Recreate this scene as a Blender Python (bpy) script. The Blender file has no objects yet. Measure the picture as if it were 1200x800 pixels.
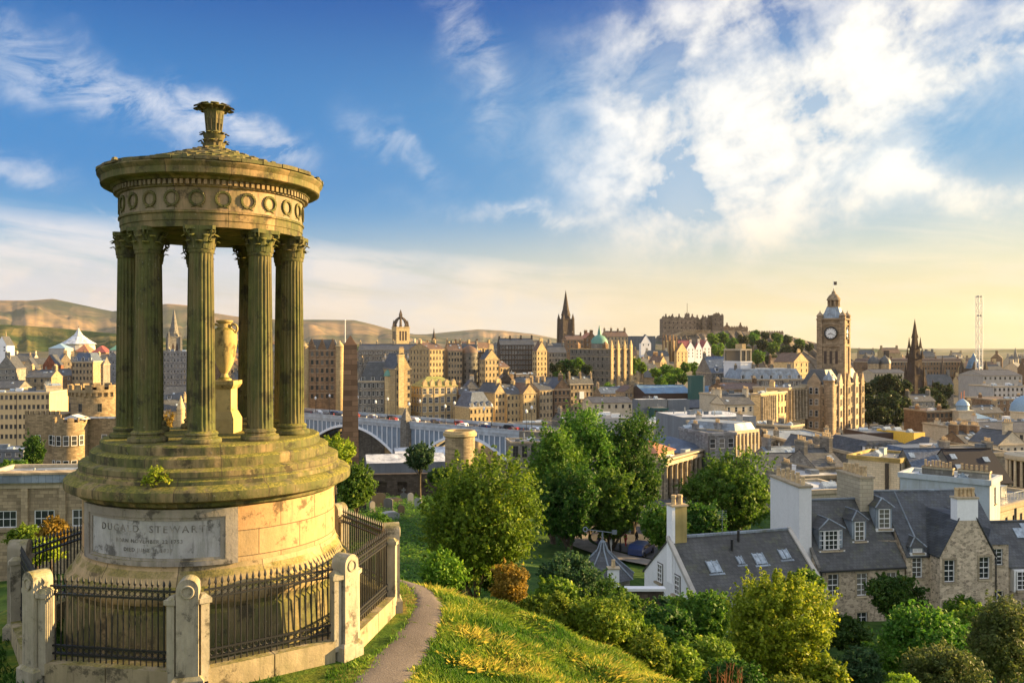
import bpy, bmesh, math, random
import numpy as np
from mathutils import Vector, Matrix, Euler
R = math.radians
rng = random.Random(7)
scene = bpy.context.scene
COL = scene.collection

# ------------------------------------------------------------------ camera
cam = bpy.data.objects.new('camera', bpy.data.cameras.new('camera'))
COL.objects.link(cam)
cam.location = (0, 0, 100)
cam.rotation_euler = (R(90), 0, 0)
cam.data.sensor_width = 36.0
cam.data.lens = 30.0
cam.data.shift_y = 5 / 1200
cam.data.clip_start = 0.2
cam.data.clip_end = 80000
scene.camera = cam

# ------------------------------------------------------------------ light
SUN_AZ, SUN_EL = 14.0, 13.0          # measured from +X towards +Y, above the horizon
sv = Vector((math.cos(R(SUN_EL)) * math.cos(R(SUN_AZ)), math.cos(R(SUN_EL)) * math.sin(R(SUN_AZ)), math.sin(R(SUN_EL))))
sun = bpy.data.objects.new('sun', bpy.data.lights.new('sun', 'SUN'))
COL.objects.link(sun)
sun.data.energy = 5.0
sun.data.angle = R(0.6)
sun.data.color = (1.0, 0.67, 0.28)
sun.rotation_euler = sv.to_track_quat('Z', 'Y').to_euler()
sun.location = (60, 20, 130)

scene.view_settings.view_transform = 'Standard'
scene.view_settings.look = 'None'
scene.view_settings.exposure = 1.95
scene.view_settings.gamma = 1.0
scene.view_settings.use_curve_mapping = False

# ------------------------------------------------------------------ sky
W = bpy.data.worlds.new('World')
scene.world = W
W.use_nodes = True
nt = W.node_tree
nt.nodes.clear()


class NB:
    """little node builder"""
    def __init__(s, nt): s.nt = nt
    def n(s, t, **kw):
        x = s.nt.nodes.new(t)
        for k, v in kw.items(): setattr(x, k, v)
        return x
    def link(s, a, b): s.nt.links.new(a, b)
    def setin(s, node, i, v):
        if v is None: return
        if hasattr(v, 'is_output'): s.link(v, node.inputs[i])
        else: node.inputs[i].default_value = v
    def m(s, op, a, b=None, c=None, clamp=False):
        x = s.n('ShaderNodeMath', operation=op); x.use_clamp = clamp
        s.setin(x, 0, a); s.setin(x, 1, b); s.setin(x, 2, c)
        return x.outputs[0]
    def vm(s, op, a, b=None):
        x = s.n('ShaderNodeVectorMath', operation=op); s.setin(x, 0, a); s.setin(x, 1, b)
        return x.outputs[0]
    def sstep(s, v, lo, hi, a=0.0, b=1.0):
        x = s.n('ShaderNodeMapRange', interpolation_type='SMOOTHSTEP')
        s.setin(x, 0, v); s.setin(x, 1, lo); s.setin(x, 2, hi); s.setin(x, 3, a); s.setin(x, 4, b)
        return x.outputs[0]
    def lin(s, v, lo, hi, a=0.0, b=1.0):
        x = s.n('ShaderNodeMapRange'); x.clamp = True
        s.setin(x, 0, v); s.setin(x, 1, lo); s.setin(x, 2, hi); s.setin(x, 3, a); s.setin(x, 4, b)
        return x.outputs[0]
    def mix(s, f, a, b, blend='MIX'):
        x = s.n('ShaderNodeMix', data_type='RGBA', blend_type=blend)
        s.setin(x, 0, f)
        for i, v in ((6, a), (7, b)):
            if isinstance(v, tuple) and len(v) == 3: v = (*v, 1)
            s.setin(x, i, v)
        return x.outputs[2]
    def noise(s, vec, scale, detail=4, rough=0.55, dist=0.0, dim='3D'):
        x = s.n('ShaderNodeTexNoise', noise_dimensions=dim)
        s.setin(x, 'Vector', vec); s.setin(x, 'Scale', scale); s.setin(x, 'Detail', detail)
        s.setin(x, 'Roughness', rough); s.setin(x, 'Distortion', dist)
        return x.outputs[0]
    def xyz(s, x=0.0, y=0.0, z=0.0):
        c = s.n('ShaderNodeCombineXYZ'); s.setin(c, 0, x); s.setin(c, 1, y); s.setin(c, 2, z)
        return c.outputs[0]
    def sep(s, v):
        c = s.n('ShaderNodeSeparateXYZ'); s.link(v, c.inputs[0]); return c.outputs
    def ramp(s, f, stops):
        x = s.n('ShaderNodeValToRGB'); s.link(f, x.inputs[0])
        e = x.color_ramp.elements
        while len(e) < len(stops): e.new(0.5)
        for q, (p, c) in zip(e, stops): q.position = p; q.color = (*c, 1)
        return x.outputs[0]


b = NB(nt)
tc = b.n('ShaderNodeTexCoord')
dx, dy, dz = b.sep(tc.outputs['Generated'])
AZ = b.m('ARCTAN2', dx, dy)                                     # 0 = straight ahead, + to the right
EL = b.m('ARCSINE', dz)
nish = b.n('ShaderNodeTexSky', sky_type='NISHITA')
nish.sun_disc = False
nish.sun_elevation = R(SUN_EL)
nish.sun_rotation = R(90 - SUN_AZ)
nish.altitude = 100
nish.air_density = 1.0
nish.dust_density = 0.9
nish.ozone_density = 3.0
hs = b.n('ShaderNodeHueSaturation')
hs.inputs['Saturation'].default_value = 1.3
hs.inputs['Value'].default_value = 1.0
b.link(nish.outputs[0], hs.inputs['Color'])
sky = hs.outputs[0]
# a polarised-looking deep blue overhead and a warm veil towards the low sun
zen = b.sstep(EL, 0.16, 0.44)
sky = b.mix(b.m('MULTIPLY', zen, 0.9), sky, (0.0, 0.42, 2.0))
mid = b.m('MULTIPLY', b.sstep(EL, 0.05, 0.2), b.sstep(EL, 0.2, 0.42, 1.0, 0.0))
sky = b.mix(b.m('MULTIPLY', mid, 0.8), sky, b.mix(b.sstep(AZ, -0.4, 0.4), (0.16, 1.2, 3.1), (0.75, 1.95, 3.2)))
azr = b.sstep(AZ, -0.5, 0.62)
veil = b.mix(azr, (3.7, 3.1, 2.9), (4.1, 3.15, 1.4))
sky = b.mix(b.m('MULTIPLY', b.sstep(EL, 0.015, b.lin(AZ, -0.5, 0.6, 0.14, 0.23), 1.0, 0.0), 0.9), sky, veil)


def px2ae(px, py):
    u, v = (px - 600) / 1000, (405 - py) / 1000
    return math.atan(u), math.atan(v / math.sqrt(1 + u * u))


def warp_vec(sx, sy, rot, off=0.0):
    ca, sa = math.cos(rot), math.sin(rot)
    p = b.m('ADD', b.m('MULTIPLY', AZ, ca), b.m('MULTIPLY', EL, sa))
    q = b.m('SUBTRACT', b.m('MULTIPLY', EL, ca), b.m('MULTIPLY', AZ, sa))
    return b.xyz(b.m('MULTIPLY_ADD', p, sx, off), b.m('MULTIPLY', q, sy), off)


nz_wisp = b.noise(warp_vec(5.0, 11.0, R(20), 3.1), 2.6, 10, 0.66, 0.5)
nz_puff = b.noise(warp_vec(6.0, 7.0, R(20), 8.7), 1.7, 10, 0.58, 0.15)
nz_bank = b.noise(warp_vec(2.4, 16.0, R(-6), 1.3), 2.6, 7, 0.6, 0.5)
jit = b.m('SUBTRACT', b.noise(warp_vec(7.0, 7.0, 0, 5.5), 1.6, 5, 0.6), 0.5)
jit2 = b.m('SUBTRACT', b.noise(warp_vec(7.0, 7.0, 0.7, 15.5), 1.6, 5, 0.6), 0.5)
AZj = b.m('MULTIPLY_ADD', jit, 0.13, AZ)
ELj = b.m('MULTIPLY_ADD', jit2, 0.10, EL)


def blob(px, py, lx, ly, ang, amt, soft=1.0):
    """cloud patch round the sky direction of (px,py); lx, ly half sizes in milliradians"""
    a, e = px2ae(px, py)
    da, de = b.m('SUBTRACT', AZj, a), b.m('SUBTRACT', ELj, e)
    ca, sa = math.cos(R(ang)), math.sin(R(ang))
    p = b.m('MULTIPLY', b.m('ADD', b.m('MULTIPLY', da, ca), b.m('MULTIPLY', de, sa)), 1000 / lx)
    q = b.m('MULTIPLY', b.m('SUBTRACT', b.m('MULTIPLY', de, ca), b.m('MULTIPLY', da, sa)), 1000 / ly)
    r2 = b.m('ADD', b.m('MULTIPLY', p, p), b.m('MULTIPLY', q, q))
    return b.m('MULTIPLY', b.m('EXPONENT', b.m('MULTIPLY', r2, -soft)), amt)


def total(items):
    t = items[0]
    for i in items[1:]: t = b.m('ADD', t, i)
    return t


puffs = total([blob(768, 142, 50, 44, 0, 1.25), blob(770, 222, 72, 40, -12, 0.95), blob(850, 170, 110, 75, 30, 0.8),
               blob(985, 95, 190, 34, 33, 0.75), blob(940, 190, 95, 30, 50, 0.8), blob(965, 240, 75, 22, 18, 1.0),
               blob(1130, 80, 110, 26, 20, 0.95), blob(860, 12, 110, 28, 8, 0.8), blob(775, 60, 60, 26, -15, 0.42),
               blob(1070, 200, 45, 14, -10, 0.6), blob(1180, 228, 55, 22, -8, 0.8), blob(830, 250, 60, 20, 0, 0.5),
               blob(1080, 15, 90, 20, 25, 0.45), blob(905, 120, 120, 50, 25, 0.5)])
dens = b.m('MULTIPLY', puffs, b.lin(nz_puff, 0.40, 0.59, 0.14, 1.75))
wis = total([blob(90, 100, 130, 24, -12, 0.75), blob(215, 130, 90, 20, -20, 0.65), blob(290, 163, 52, 17, -18, 1.0),
             blob(470, 180, 50, 14, -35, 0.5), blob(540, 30, 22, 60, 15, 0.32), blob(15, 190, 22, 12, 0, 0.9),
             blob(640, 255, 110, 10, -4, 0.75), blob(565, 100, 30, 60, 25, 0.25), blob(720, 100, 90, 60, 20, 0.35),
             blob(1040, 165, 120, 40, 20, 0.4), blob(125, 249, 22, 2.5, -6, 0.9)])
dens = b.m('ADD', dens, b.m('MULTIPLY', wis, b.lin(nz_wisp, 0.40, 0.66, 0.02, 0.85)))
# the long low bank on the left and the thin sheet on the right horizon
top = b.lin(AZ, -0.54, 0.20, 0.142, 0.085)
d_el = b.m('SUBTRACT', b.m('MULTIPLY_ADD', b.m('SUBTRACT', nz_bank, 0.5), 0.055, EL), top)
bank = b.m('MULTIPLY', b.sstep(d_el, -0.018, 0.006, 1.0, 0.0), b.sstep(AZ, -0.05, 0.28, 1.0, 0.12))
bank = b.m('MULTIPLY', bank, b.lin(nz_bank, 0.36, 0.60, 0.12, 1.1))
dens = b.m('ADD', dens, bank)
veil2 = b.m('MULTIPLY', b.m('MULTIPLY', b.sstep(EL, 0.2, 0.05), b.sstep(AZ, 0.0, 0.4)), b.lin(nz_bank, 0.45, 0.75, 0.0, 0.55))
dens = b.m('ADD', dens, veil2)
dens = b.m('MULTIPLY', b.m('SUBTRACT', 1.0, b.m('EXPONENT', b.m('MULTIPLY', dens, -1.5))), 1.02, clamp=True)
ccol = b.mix(b.sstep(EL, 0.02, 0.2), b.mix(azr, (4.5, 3.9, 3.6), (4.6, 3.6, 1.9)), b.mix(azr, (4.6, 4.7, 5.0), (6.3, 6.0, 5.3)))
ccol = b.mix(b.m('MULTIPLY', b.sstep(nz_puff, 0.42, 0.6, 1.0, 0.0), 0.5), ccol, b.mix(azr, (2.6, 3.1, 3.9), (3.9, 3.9, 3.7)))
sky = b.mix(dens, sky, ccol)
# broken bright cloud added overhead and behind the viewer as fill light
fill_cloud = b.m('MAXIMUM', b.sstep(b.m('ABSOLUTE', AZ), 0.95, 1.5), b.sstep(EL, 0.62, 0.95))
fill_cloud = b.m('MULTIPLY', fill_cloud, b.lin(b.noise(tc.outputs['Generated'], 2.2, 6, 0.6), 0.35, 0.6, 0.45, 1.0))
sky = b.mix(fill_cloud, sky, (5.8, 6.0, 6.3))
below = b.sstep(EL, -0.03, -0.005)
sky = b.mix(below, (0.9, 0.8, 0.6), sky)
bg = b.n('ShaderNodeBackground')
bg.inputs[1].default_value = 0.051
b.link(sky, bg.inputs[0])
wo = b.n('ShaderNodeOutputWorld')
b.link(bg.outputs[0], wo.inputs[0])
W.cycles.sampling_method = 'MANUAL'
W.cycles.sample_map_resolution = 512
# ------------------------------------------------------------------ helpers
def X(px, Y): return (px - 600) / 1000 * Y
def Z(py, Y): return 100 + (405 - py) / 1000 * Y


MATS = {}
def material(key):
    m = bpy.data.materials.new(key); m.use_nodes = True
    m.node_tree.nodes.clear()
    b = NB(m.node_tree)
    o = b.n('ShaderNodeOutputMaterial'); p = b.n('ShaderNodeBsdfPrincipled')
    b.link(p.outputs[0], o.inputs[0])
    MATS[key] = m
    return m, b, p, o


def bump(b, p, h, strength=0.4, dist=0.02):
    x = b.n('ShaderNodeBump'); x.inputs['Strength'].default_value = strength; x.inputs['Distance'].default_value = dist
    b.link(h, x.inputs['Height']); b.link(x.outputs[0], p.inputs['Normal'])


def plain(key, c, rough=0.6, metal=0.0, var=0.15, scale=3.0, spec=0.4):
    if key in MATS: return MATS[key]
    m, b, p, o = material(key)
    t = b.n('ShaderNodeTexCoord')
    n = b.noise(t.outputs['Object'], scale, 5, 0.6)
    d = tuple(x * (1 - var * 1.6) for x in c); l = tuple(min(1, x * (1 + var)) for x in c)
    col = b.mix(b.lin(n, 0.3, 0.7), d, l)
    b.link(col, p.inputs['Base Color'])
    p.inputs['Roughness'].default_value = rough; p.inputs['Metallic'].default_value = metal
    p.inputs['Specular IOR Level'].default_value = spec
    bump(b, p, n, 0.15, 0.01)
    return m


def masonry(key, c, bw=0.9, bh=0.35, var=0.35, dirt=0.62, dirtc=None, rough=0.85, mortar=0.02, rubble=False):
    """coursed stone laid in the wall's own plane, with soot and rain streaks"""
    if key in MATS: return MATS[key]
    m, b, p, o = material(key)
    t = b.n('ShaderNodeTexCoord'); oi = b.n('ShaderNodeObjectInfo')
    x, y, z = b.sep(t.outputs['Object'])
    off = b.m('MULTIPLY', oi.outputs['Random'], 37.0)
    vec = b.xyz(b.m('ADD', b.m('ADD', x, y), off), z, 0.0)
    v3 = b.vm('ADD', t.outputs['Object'], b.xyz(off, off, 0.0))
    if rubble:
        vo = b.n('ShaderNodeTexVoronoi', feature='F1'); b.link(b.vm('MULTIPLY', v3, b.xyz(1.0, 1.0, 1.5)), vo.inputs['Vector'])
        vo.inputs['Scale'].default_value = 3.4
        cell = b.sep(vo.outputs['Color'])[0]
        ve = b.n('ShaderNodeTexVoronoi', feature='DISTANCE_TO_EDGE'); b.link(b.vm('MULTIPLY', v3, b.xyz(1.0, 1.0, 1.5)), ve.inputs['Vector'])
        ve.inputs['Scale'].default_value = 3.4
        edge = b.sstep(ve.outputs['Distance'], 0.0, 0.09)
    else:
        br = b.n('ShaderNodeTexBrick')
        b.link(vec, br.inputs['Vector'])
        br.inputs['Color1'].default_value = (0, 0, 0, 1); br.inputs['Color2'].default_value = (1, 1, 1, 1)
        br.inputs['Mortar'].default_value = (0.5, 0.5, 0.5, 1)
        br.inputs['Scale'].default_value = 1.0; br.inputs['Mortar Size'].default_value = mortar
        br.inputs['Brick Width'].default_value = bw; br.inputs['Row Height'].default_value = bh
        br.inputs['Bias'].default_value = 0.0
        cell = b.sep(br.outputs['Color'])[0]
        edge = b.m('SUBTRACT', 1.0, br.outputs['Fac'])
    vo = vo if rubble else None
    lo = tuple(q * (1 - var) for q in c); hi = tuple(min(1, q * (1 + var)) for q in c)
    col = b.mix(cell, lo, hi)
    big = b.noise(v3, 0.35, 5, 0.6)
    fine = b.noise(v3, 5.0, 4, 0.6)
    streak = b.noise(b.vm('MULTIPLY', v3, b.xyz(1.0, 1.0, 0.16)), 1.6, 5, 0.65)
    dc = dirtc or tuple(q * 0.30 for q in c)
    col = b.mix(b.m('MULTIPLY', b.sstep(b.m('ADD', b.m('MULTIPLY', big, 0.5), b.m('MULTIPLY', streak, 0.5)), 0.42, 0.66), dirt), col, dc)
    col = b.mix(b.lin(fine, 0.3, 0.7, 0.0, 0.35), col, tuple(q * 0.7 for q in c))
    col = b.mix(b.m('SUBTRACT', 1.0, edge), col, tuple(q * (1.25 if rubble else 0.55) for q in c))
    hue = b.n('ShaderNodeHueSaturation'); b.link(col, hue.inputs['Color'])
    b.link(b.lin(oi.outputs['Random'], 0, 1, 0.8, 1.18), hue.inputs['Value'])
    b.link(hue.outputs[0], p.inputs['Base Color'])
    p.inputs['Roughness'].default_value = rough; p.inputs['Specular IOR Level'].default_value = 0.2
    bump(b, p, b.m('ADD', b.m('MULTIPLY', edge, 0.5), b.m('MULTIPLY', fine, 0.6)), 0.5, 0.03)
    return m


def slates(key, c, moss=0.25, row=0.28, rough=0.55):
    if key in MATS: return MATS[key]
    m, b, p, o = material(key)
    t = b.n('ShaderNodeTexCoord'); oi = b.n('ShaderNodeObjectInfo')
    x, y, z = b.sep(t.outputs['Object'])
    off = b.m('MULTIPLY', oi.outputs['Random'], 31.0)
    vec = b.xyz(b.m('ADD', b.m('ADD', x, b.m('MULTIPLY', y, 0.31)), off), b.m('MULTIPLY', b.m('ADD', z, b.m('MULTIPLY', y, 0.05)), 1.4), 0.0)
    br = b.n('ShaderNodeTexBrick'); b.link(vec, br.inputs['Vector'])
    br.inputs['Color1'].default_value = (0, 0, 0, 1); br.inputs['Color2'].default_value = (1, 1, 1, 1)
    br.inputs['Mortar'].default_value = (0, 0, 0, 1)
    br.inputs['Scale'].default_value = 1.0; br.inputs['Mortar Size'].default_value = 0.012
    br.inputs['Brick Width'].default_value = row * 1.1; br.inputs['Row Height'].default_value = row
    cell = b.sep(br.outputs['Color'])[0]
    v3 = b.vm('ADD', t.outputs['Object'], b.xyz(off, off, 0.0))
    big = b.noise(v3, 0.5, 6, 0.65); fine = b.noise(v3, 6.0, 3, 0.6)
    col = b.mix(cell, tuple(q * 0.72 for q in c), tuple(q * 1.4 for q in c))
    col = b.mix(b.sstep(big, 0.45, 0.7, 0.0, 0.55), col, tuple(q * 2.0 + 0.02 for q in c))
    col = b.mix(b.m('MULTIPLY', b.sstep(b.noise(v3, 1.1, 6, 0.7), 0.5, 0.68), moss), col, (0.10, 0.11, 0.04))
    col = b.mix(b.m('SUBTRACT', 1.0, b.m('SUBTRACT', 1.0, br.outputs['Fac'])), col, tuple(q * 0.4 for q in c))
    b.link(col, p.inputs['Base Color'])
    p.inputs['Roughness'].default_value = rough
    bump(b, p, b.m('ADD', cell, b.m('MULTIPLY', fine, 0.5)), 0.5, 0.02)
    return m


def glass(key='window_glass', c=(0.02, 0.025, 0.03), rough=0.08):
    if key in MATS: return MATS[key]
    m, b, p, o = material(key)
    oi = b.n('ShaderNodeObjectInfo')
    b.link(b.mix(b.sstep(oi.outputs['Random'], 0.55, 1.0), tuple(c), (0.16, 0.15, 0.13)), p.inputs['Base Color'])
    p.inputs['Roughness'].default_value = rough; p.inputs['Specular IOR Level'].default_value = 0.7
    return m


def sheet_roof(key, c, seam=1.4):
    m, b, p, o = material(key)
    t = b.n('ShaderNodeTexCoord'); oi = b.n('ShaderNodeObjectInfo'); off = b.m('MULTIPLY', oi.outputs['Random'], 23.0)
    x, y, z = b.sep(t.outputs['Object']); v3 = b.vm('ADD', t.outputs['Object'], b.xyz(off, off, 0.0))
    br = b.n('ShaderNodeTexBrick'); b.link(b.xyz(x, y, 0.0), br.inputs['Vector']); br.inputs['Scale'].default_value = 1.0; br.inputs['Brick Width'].default_value = seam; br.inputs['Row Height'].default_value = seam * 3; br.inputs['Mortar Size'].default_value = 0.035
    br.inputs['Color1'].default_value = (0, 0, 0, 1); br.inputs['Color2'].default_value = (1, 1, 1, 1)
    n1 = b.noise(v3, .28, 7, .68, .5); n2 = b.noise(v3, 1.6, 6, .7)
    col = b.mix(b.sep(br.outputs['Color'])[0], tuple(q * .82 for q in c), tuple(min(1, q * 1.12) for q in c))
    col = b.mix(b.sstep(n1, .44, .60, 0, .75), col, tuple(q * .40 + .01 for q in c)); col = b.mix(b.sstep(n2, .52, .68, 0, .5), col, tuple(min(1, q * .5 + .18) for q in c))
    col = b.mix(b.m('MULTIPLY', b.sstep(b.noise(v3, .7, 7, .7), .56, .66), .6), col, (.09, .09, .04))
    col = b.mix(b.m('MULTIPLY', br.outputs['Fac'], .6), col, tuple(q * .45 for q in c))
    b.link(col, p.inputs['Base Color']); b.link(b.lin(n1, .4, .6, .7, .35), p.inputs['Roughness']); bump(b, p, br.outputs['Fac'], .5, .03)
    return m


WALL = {
 'tan':   masonry('tan_sandstone', (0.40, 0.31, 0.19)),
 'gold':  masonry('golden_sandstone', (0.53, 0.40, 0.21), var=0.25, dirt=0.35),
 'grey':  masonry('grey_sandstone', (0.23, 0.215, 0.185)),
 'cool':  masonry('cool_grey_stone', (0.26, 0.26, 0.26)),
 'brown': masonry('brown_sandstone', (0.24, 0.155, 0.09)),
 'dark':  masonry('sooty_stone', (0.11, 0.085, 0.065), dirt=0.6),
 'red':   masonry('red_sandstone', (0.30, 0.12, 0.07)),
 'cream': masonry('cream_stone', (0.58, 0.50, 0.36), var=0.12, dirt=0.35, dirtc=(0.25, 0.22, 0.16)),
 'pale':  masonry('pale_harling', (0.50, 0.47, 0.42), bw=40, bh=40, var=0.05, dirt=0.45, dirtc=(0.2, 0.2, 0.18)),
 'white': masonry('white_harling', (0.80, 0.80, 0.80), bw=40, bh=40, var=0.03, dirt=0.2, dirtc=(0.45, 0.45, 0.42)),
 'rubble': masonry('rubble_stone', (0.42, 0.345, 0.25), var=0.55, dirt=0.25, rubble=True),
 'panel': masonry('grey_cladding', (0.16, 0.18, 0.20), bw=1.6, bh=40, var=0.12, dirt=0.2),
 'teal':  plain('dark_green_cladding', (0.03, 0.10, 0.09), 0.5),
 'choc':  plain('dark_brown_cladding', (0.055, 0.035, 0.028), 0.7),
 'yellow': plain('yellow_render', (0.72, 0.46, 0.06), 0.7),
}
ROOF = {
 'slate': slates('dark_slate', (0.055, 0.058, 0.062)),
 'blue':  slates('blue_slate', (0.060, 0.085, 0.13), moss=0.1),
 'brown': slates('brown_tile', (0.12, 0.07, 0.04)),
 'orange': slates('orange_tile', (0.36, 0.14, 0.06)),
 'red':   slates('red_tile', (0.25, 0.06, 0.045)),
 'green': slates('mossy_roof', (0.22, 0.22, 0.05), moss=0.5),
 'lead':  sheet_roof('lead_sheet', (0.25, 0.30, 0.35), .7),
 'felt':  sheet_roof('roof_felt', (0.17, 0.18, 0.19)),
 'pool':  sheet_roof('blue_metal_roof', (0.13, 0.24, 0.36), .6),
 'whit':  sheet_roof('white_membrane', (0.60, 0.62, 0.64), 2.2),
 'black': plain('black_roof_sheet', (0.022, 0.018, 0.02), 0.7),
 'coppr': plain('verdigris_copper', (0.11, 0.25, 0.19), 0.6),
 'skyb':  plain('pale_blue_roof', (0.20, 0.31, 0.42), 0.5),
}
GLASS = glass()
FRAME = plain('white_paint', (0.78, 0.78, 0.76), 0.5, var=0.06)
DFRAME = plain('dark_frame_paint', (0.10, 0.095, 0.085), 0.6)
TRIM = masonry('dressed_stone', (0.46, 0.38, 0.26), bw=1.4, bh=0.5, var=0.12, dirt=0.45)
POT = plain('clay_chimney_pot', (0.55, 0.40, 0.22), 0.8, var=0.3)
LEADM = ROOF['lead']
IRON = plain('black_iron', (0.012, 0.013, 0.016), 0.45, spec=0.6)
SLOT = {'g': GLASS, 'f': FRAME, 'd': DFRAME}


class MB:
    """collects faces; build() links them as one mesh object"""
    def __init__(s): s.v = []; s.f = []; s.mi = []; s.T = None
    def _add(s, vs, fs, mi=0):
        o = len(s.v)
        if s.T is not None: vs = [tuple(s.T @ Vector(q)) for q in vs]
        s.v += [tuple(q) for q in vs]
        s.f += [tuple(i + o for i in q) for q in fs]; s.mi += [mi] * len(fs)
        return s
    def box(s, x0, x1, y0, y1, z0, z1, mi=0):
        vs = [(x, y, z) for z in (z0, z1) for y in (y0, y1) for x in (x0, x1)]
        return s._add(vs, [(0, 2, 3, 1), (4, 5, 7, 6), (0, 1, 5, 4), (2, 6, 7, 3), (0, 4, 6, 2), (1, 3, 7, 5)], mi)
    def cbox(s, cx, cy, w, d, z0, z1, mi=0): return s.box(cx - w / 2, cx + w / 2, cy - d / 2, cy + d / 2, z0, z1, mi)
    def frus(s, cx, cy, w0, d0, z0, w1, d1, z1, mi=0):
        vs = [(cx + i * w / 2, cy + j * d / 2, z) for (w, d, z) in ((w0, d0, z0), (w1, d1, z1)) for j in (-1, 1) for i in (-1, 1)]
        return s._add(vs, [(0, 2, 3, 1), (4, 5, 7, 6), (0, 1, 5, 4), (2, 6, 7, 3), (0, 4, 6, 2), (1, 3, 7, 5)], mi)
    def lathe(s, prof, n=32, cx=0, cy=0, mi=0, ph=0.0, caps=True, rfun=None, a0=0.0, a1=2 * math.pi):
        full = abs(a1 - a0 - 2 * math.pi) < 1e-6
        m = n if full else n + 1
        vs = []
        for (r, z) in prof:
            for k in range(m):
                a = a0 + ph + (a1 - a0) * k / n
                rr = r if rfun is None else rfun(r, a, z)
                vs.append((cx + rr * math.cos(a), cy + rr * math.sin(a), z))
        fs = []
        for i in range(len(prof) - 1):
            for k in range(n):
                k2 = (k + 1) % m
                fs.append((i * m + k, i * m + k2, (i + 1) * m + k2, (i + 1) * m + k))
        if caps and full:
            if prof[0][0] > 1e-5: fs.append(tuple(range(m - 1, -1, -1)))
            if prof[-1][0] > 1e-5: fs.append(tuple((len(prof) - 1) * m + k for k in range(m)))
        return s._add(vs, fs, mi)
    def tube(s, p0, p1, r0, r1=None, n=8, mi=0, caps=True):
        r1 = r0 if r1 is None else r1
        p0, p1 = Vector(p0), Vector(p1); d = (p1 - p0)
        q = d.to_track_quat('Z', 'Y').to_matrix()
        vs = []
        for p, r in ((p0, r0), (p1, r1)):
            for k in range(n):
                a = 2 * math.pi * k / n
                vs.append(tuple(p + q @ Vector((r * math.cos(a), r * math.sin(a), 0))))
        fs = [(k, (k + 1) % n, n + (k + 1) % n, n + k) for k in range(n)]
        if caps: fs += [tuple(range(n - 1, -1, -1)), tuple(range(n, 2 * n))]
        return s._add(vs, fs, mi)
    def path(s, pts, rad, n=8, mi=0):
        for i in range(len(pts) - 1):
            s.tube(pts[i], pts[i + 1], rad[i], rad[i + 1], n, mi)
        return s
    def ring(s, c, ax, Rr, r, n=20, m=6, mi=0):
        q = Vector(ax).to_track_quat('Z', 'Y').to_matrix(); vs = []; fs = []
        for i in range(n):
            a = 2 * math.pi * i / n
            for j in range(m):
                t = 2 * math.pi * j / m
                rr = Rr + r * math.cos(t)
                vs.append(tuple(Vector(c) + q @ Vector((rr * math.cos(a), rr * math.sin(a), r * math.sin(t)))))
        for i in range(n):
            for j in range(m):
                fs.append((i * m + j, ((i + 1) % n) * m + j, ((i + 1) % n) * m + (j + 1) % m, i * m + (j + 1) % m))
        return s._add(vs, fs, mi)
    def poly(s, pts, mi=0): return s._add(pts, [tuple(range(len(pts)))], mi)
    def extr(s, pts, vec, mi=0):
        n = len(pts); v = Vector(vec)
        vs = list(pts) + [tuple(Vector(p) + v) for p in pts]
        fs = [tuple(range(n - 1, -1, -1)), tuple(range(n, 2 * n))] + [(k, (k + 1) % n, n + (k + 1) % n, n + k) for k in range(n)]
        return s._add(vs, fs, mi)
    def build(s, name, mats, parent=None, smooth=None, loc=None, rotz=None, fix=True):
        me = bpy.data.meshes.new(name)
        me.from_pydata(s.v, [], s.f)
        if not isinstance(mats, (list, tuple)): mats = [mats]
        for m in mats: me.materials.append(m)
        if len(mats) > 1: me.polygons.foreach_set('material_index', s.mi)
        if fix:
            bm = bmesh.new(); bm.from_mesh(me)
            bmesh.ops.recalc_face_normals(bm, faces=bm.faces); bm.to_mesh(me); bm.free()
        if smooth is not None:
            me.polygons.foreach_set('use_smooth', [True] * len(me.polygons))
            try: me.set_sharp_from_angle(angle=R(smooth))
            except Exception: pass
        o = bpy.data.objects.new(name, me); COL.objects.link(o)
        if parent: o.parent = parent
        if loc is not None: o.location = loc
        if rotz is not None: o.rotation_euler.z = rotz
        return o


def tag(o, label, cat, group=None, kind=None):
    o['label'] = label; o['category'] = cat
    if group: o['group'] = group
    if kind: o['kind'] = kind
    return o
def thing(name, label, cat, loc=(0, 0, 0), rotz=0, group=None):
    o = bpy.data.objects.new(name, None); COL.objects.link(o)
    o.empty_display_size = 0.3
    o.location = loc; o.rotation_euler = (0, 0, rotz)
    return tag(o, label, cat, group)
def struct(o): o['kind'] = 'structure'; return o
def dup(o, parent=None, loc=None, rotz=None, name=None):
    c = o.copy(); COL.objects.link(c)
    if parent is not None: c.parent = parent
    if loc is not None: c.location = loc
    if rotz is not None: c.rotation_euler.z = rotz
    for ch in list(o.children): dup(ch, c)
    return c


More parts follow.
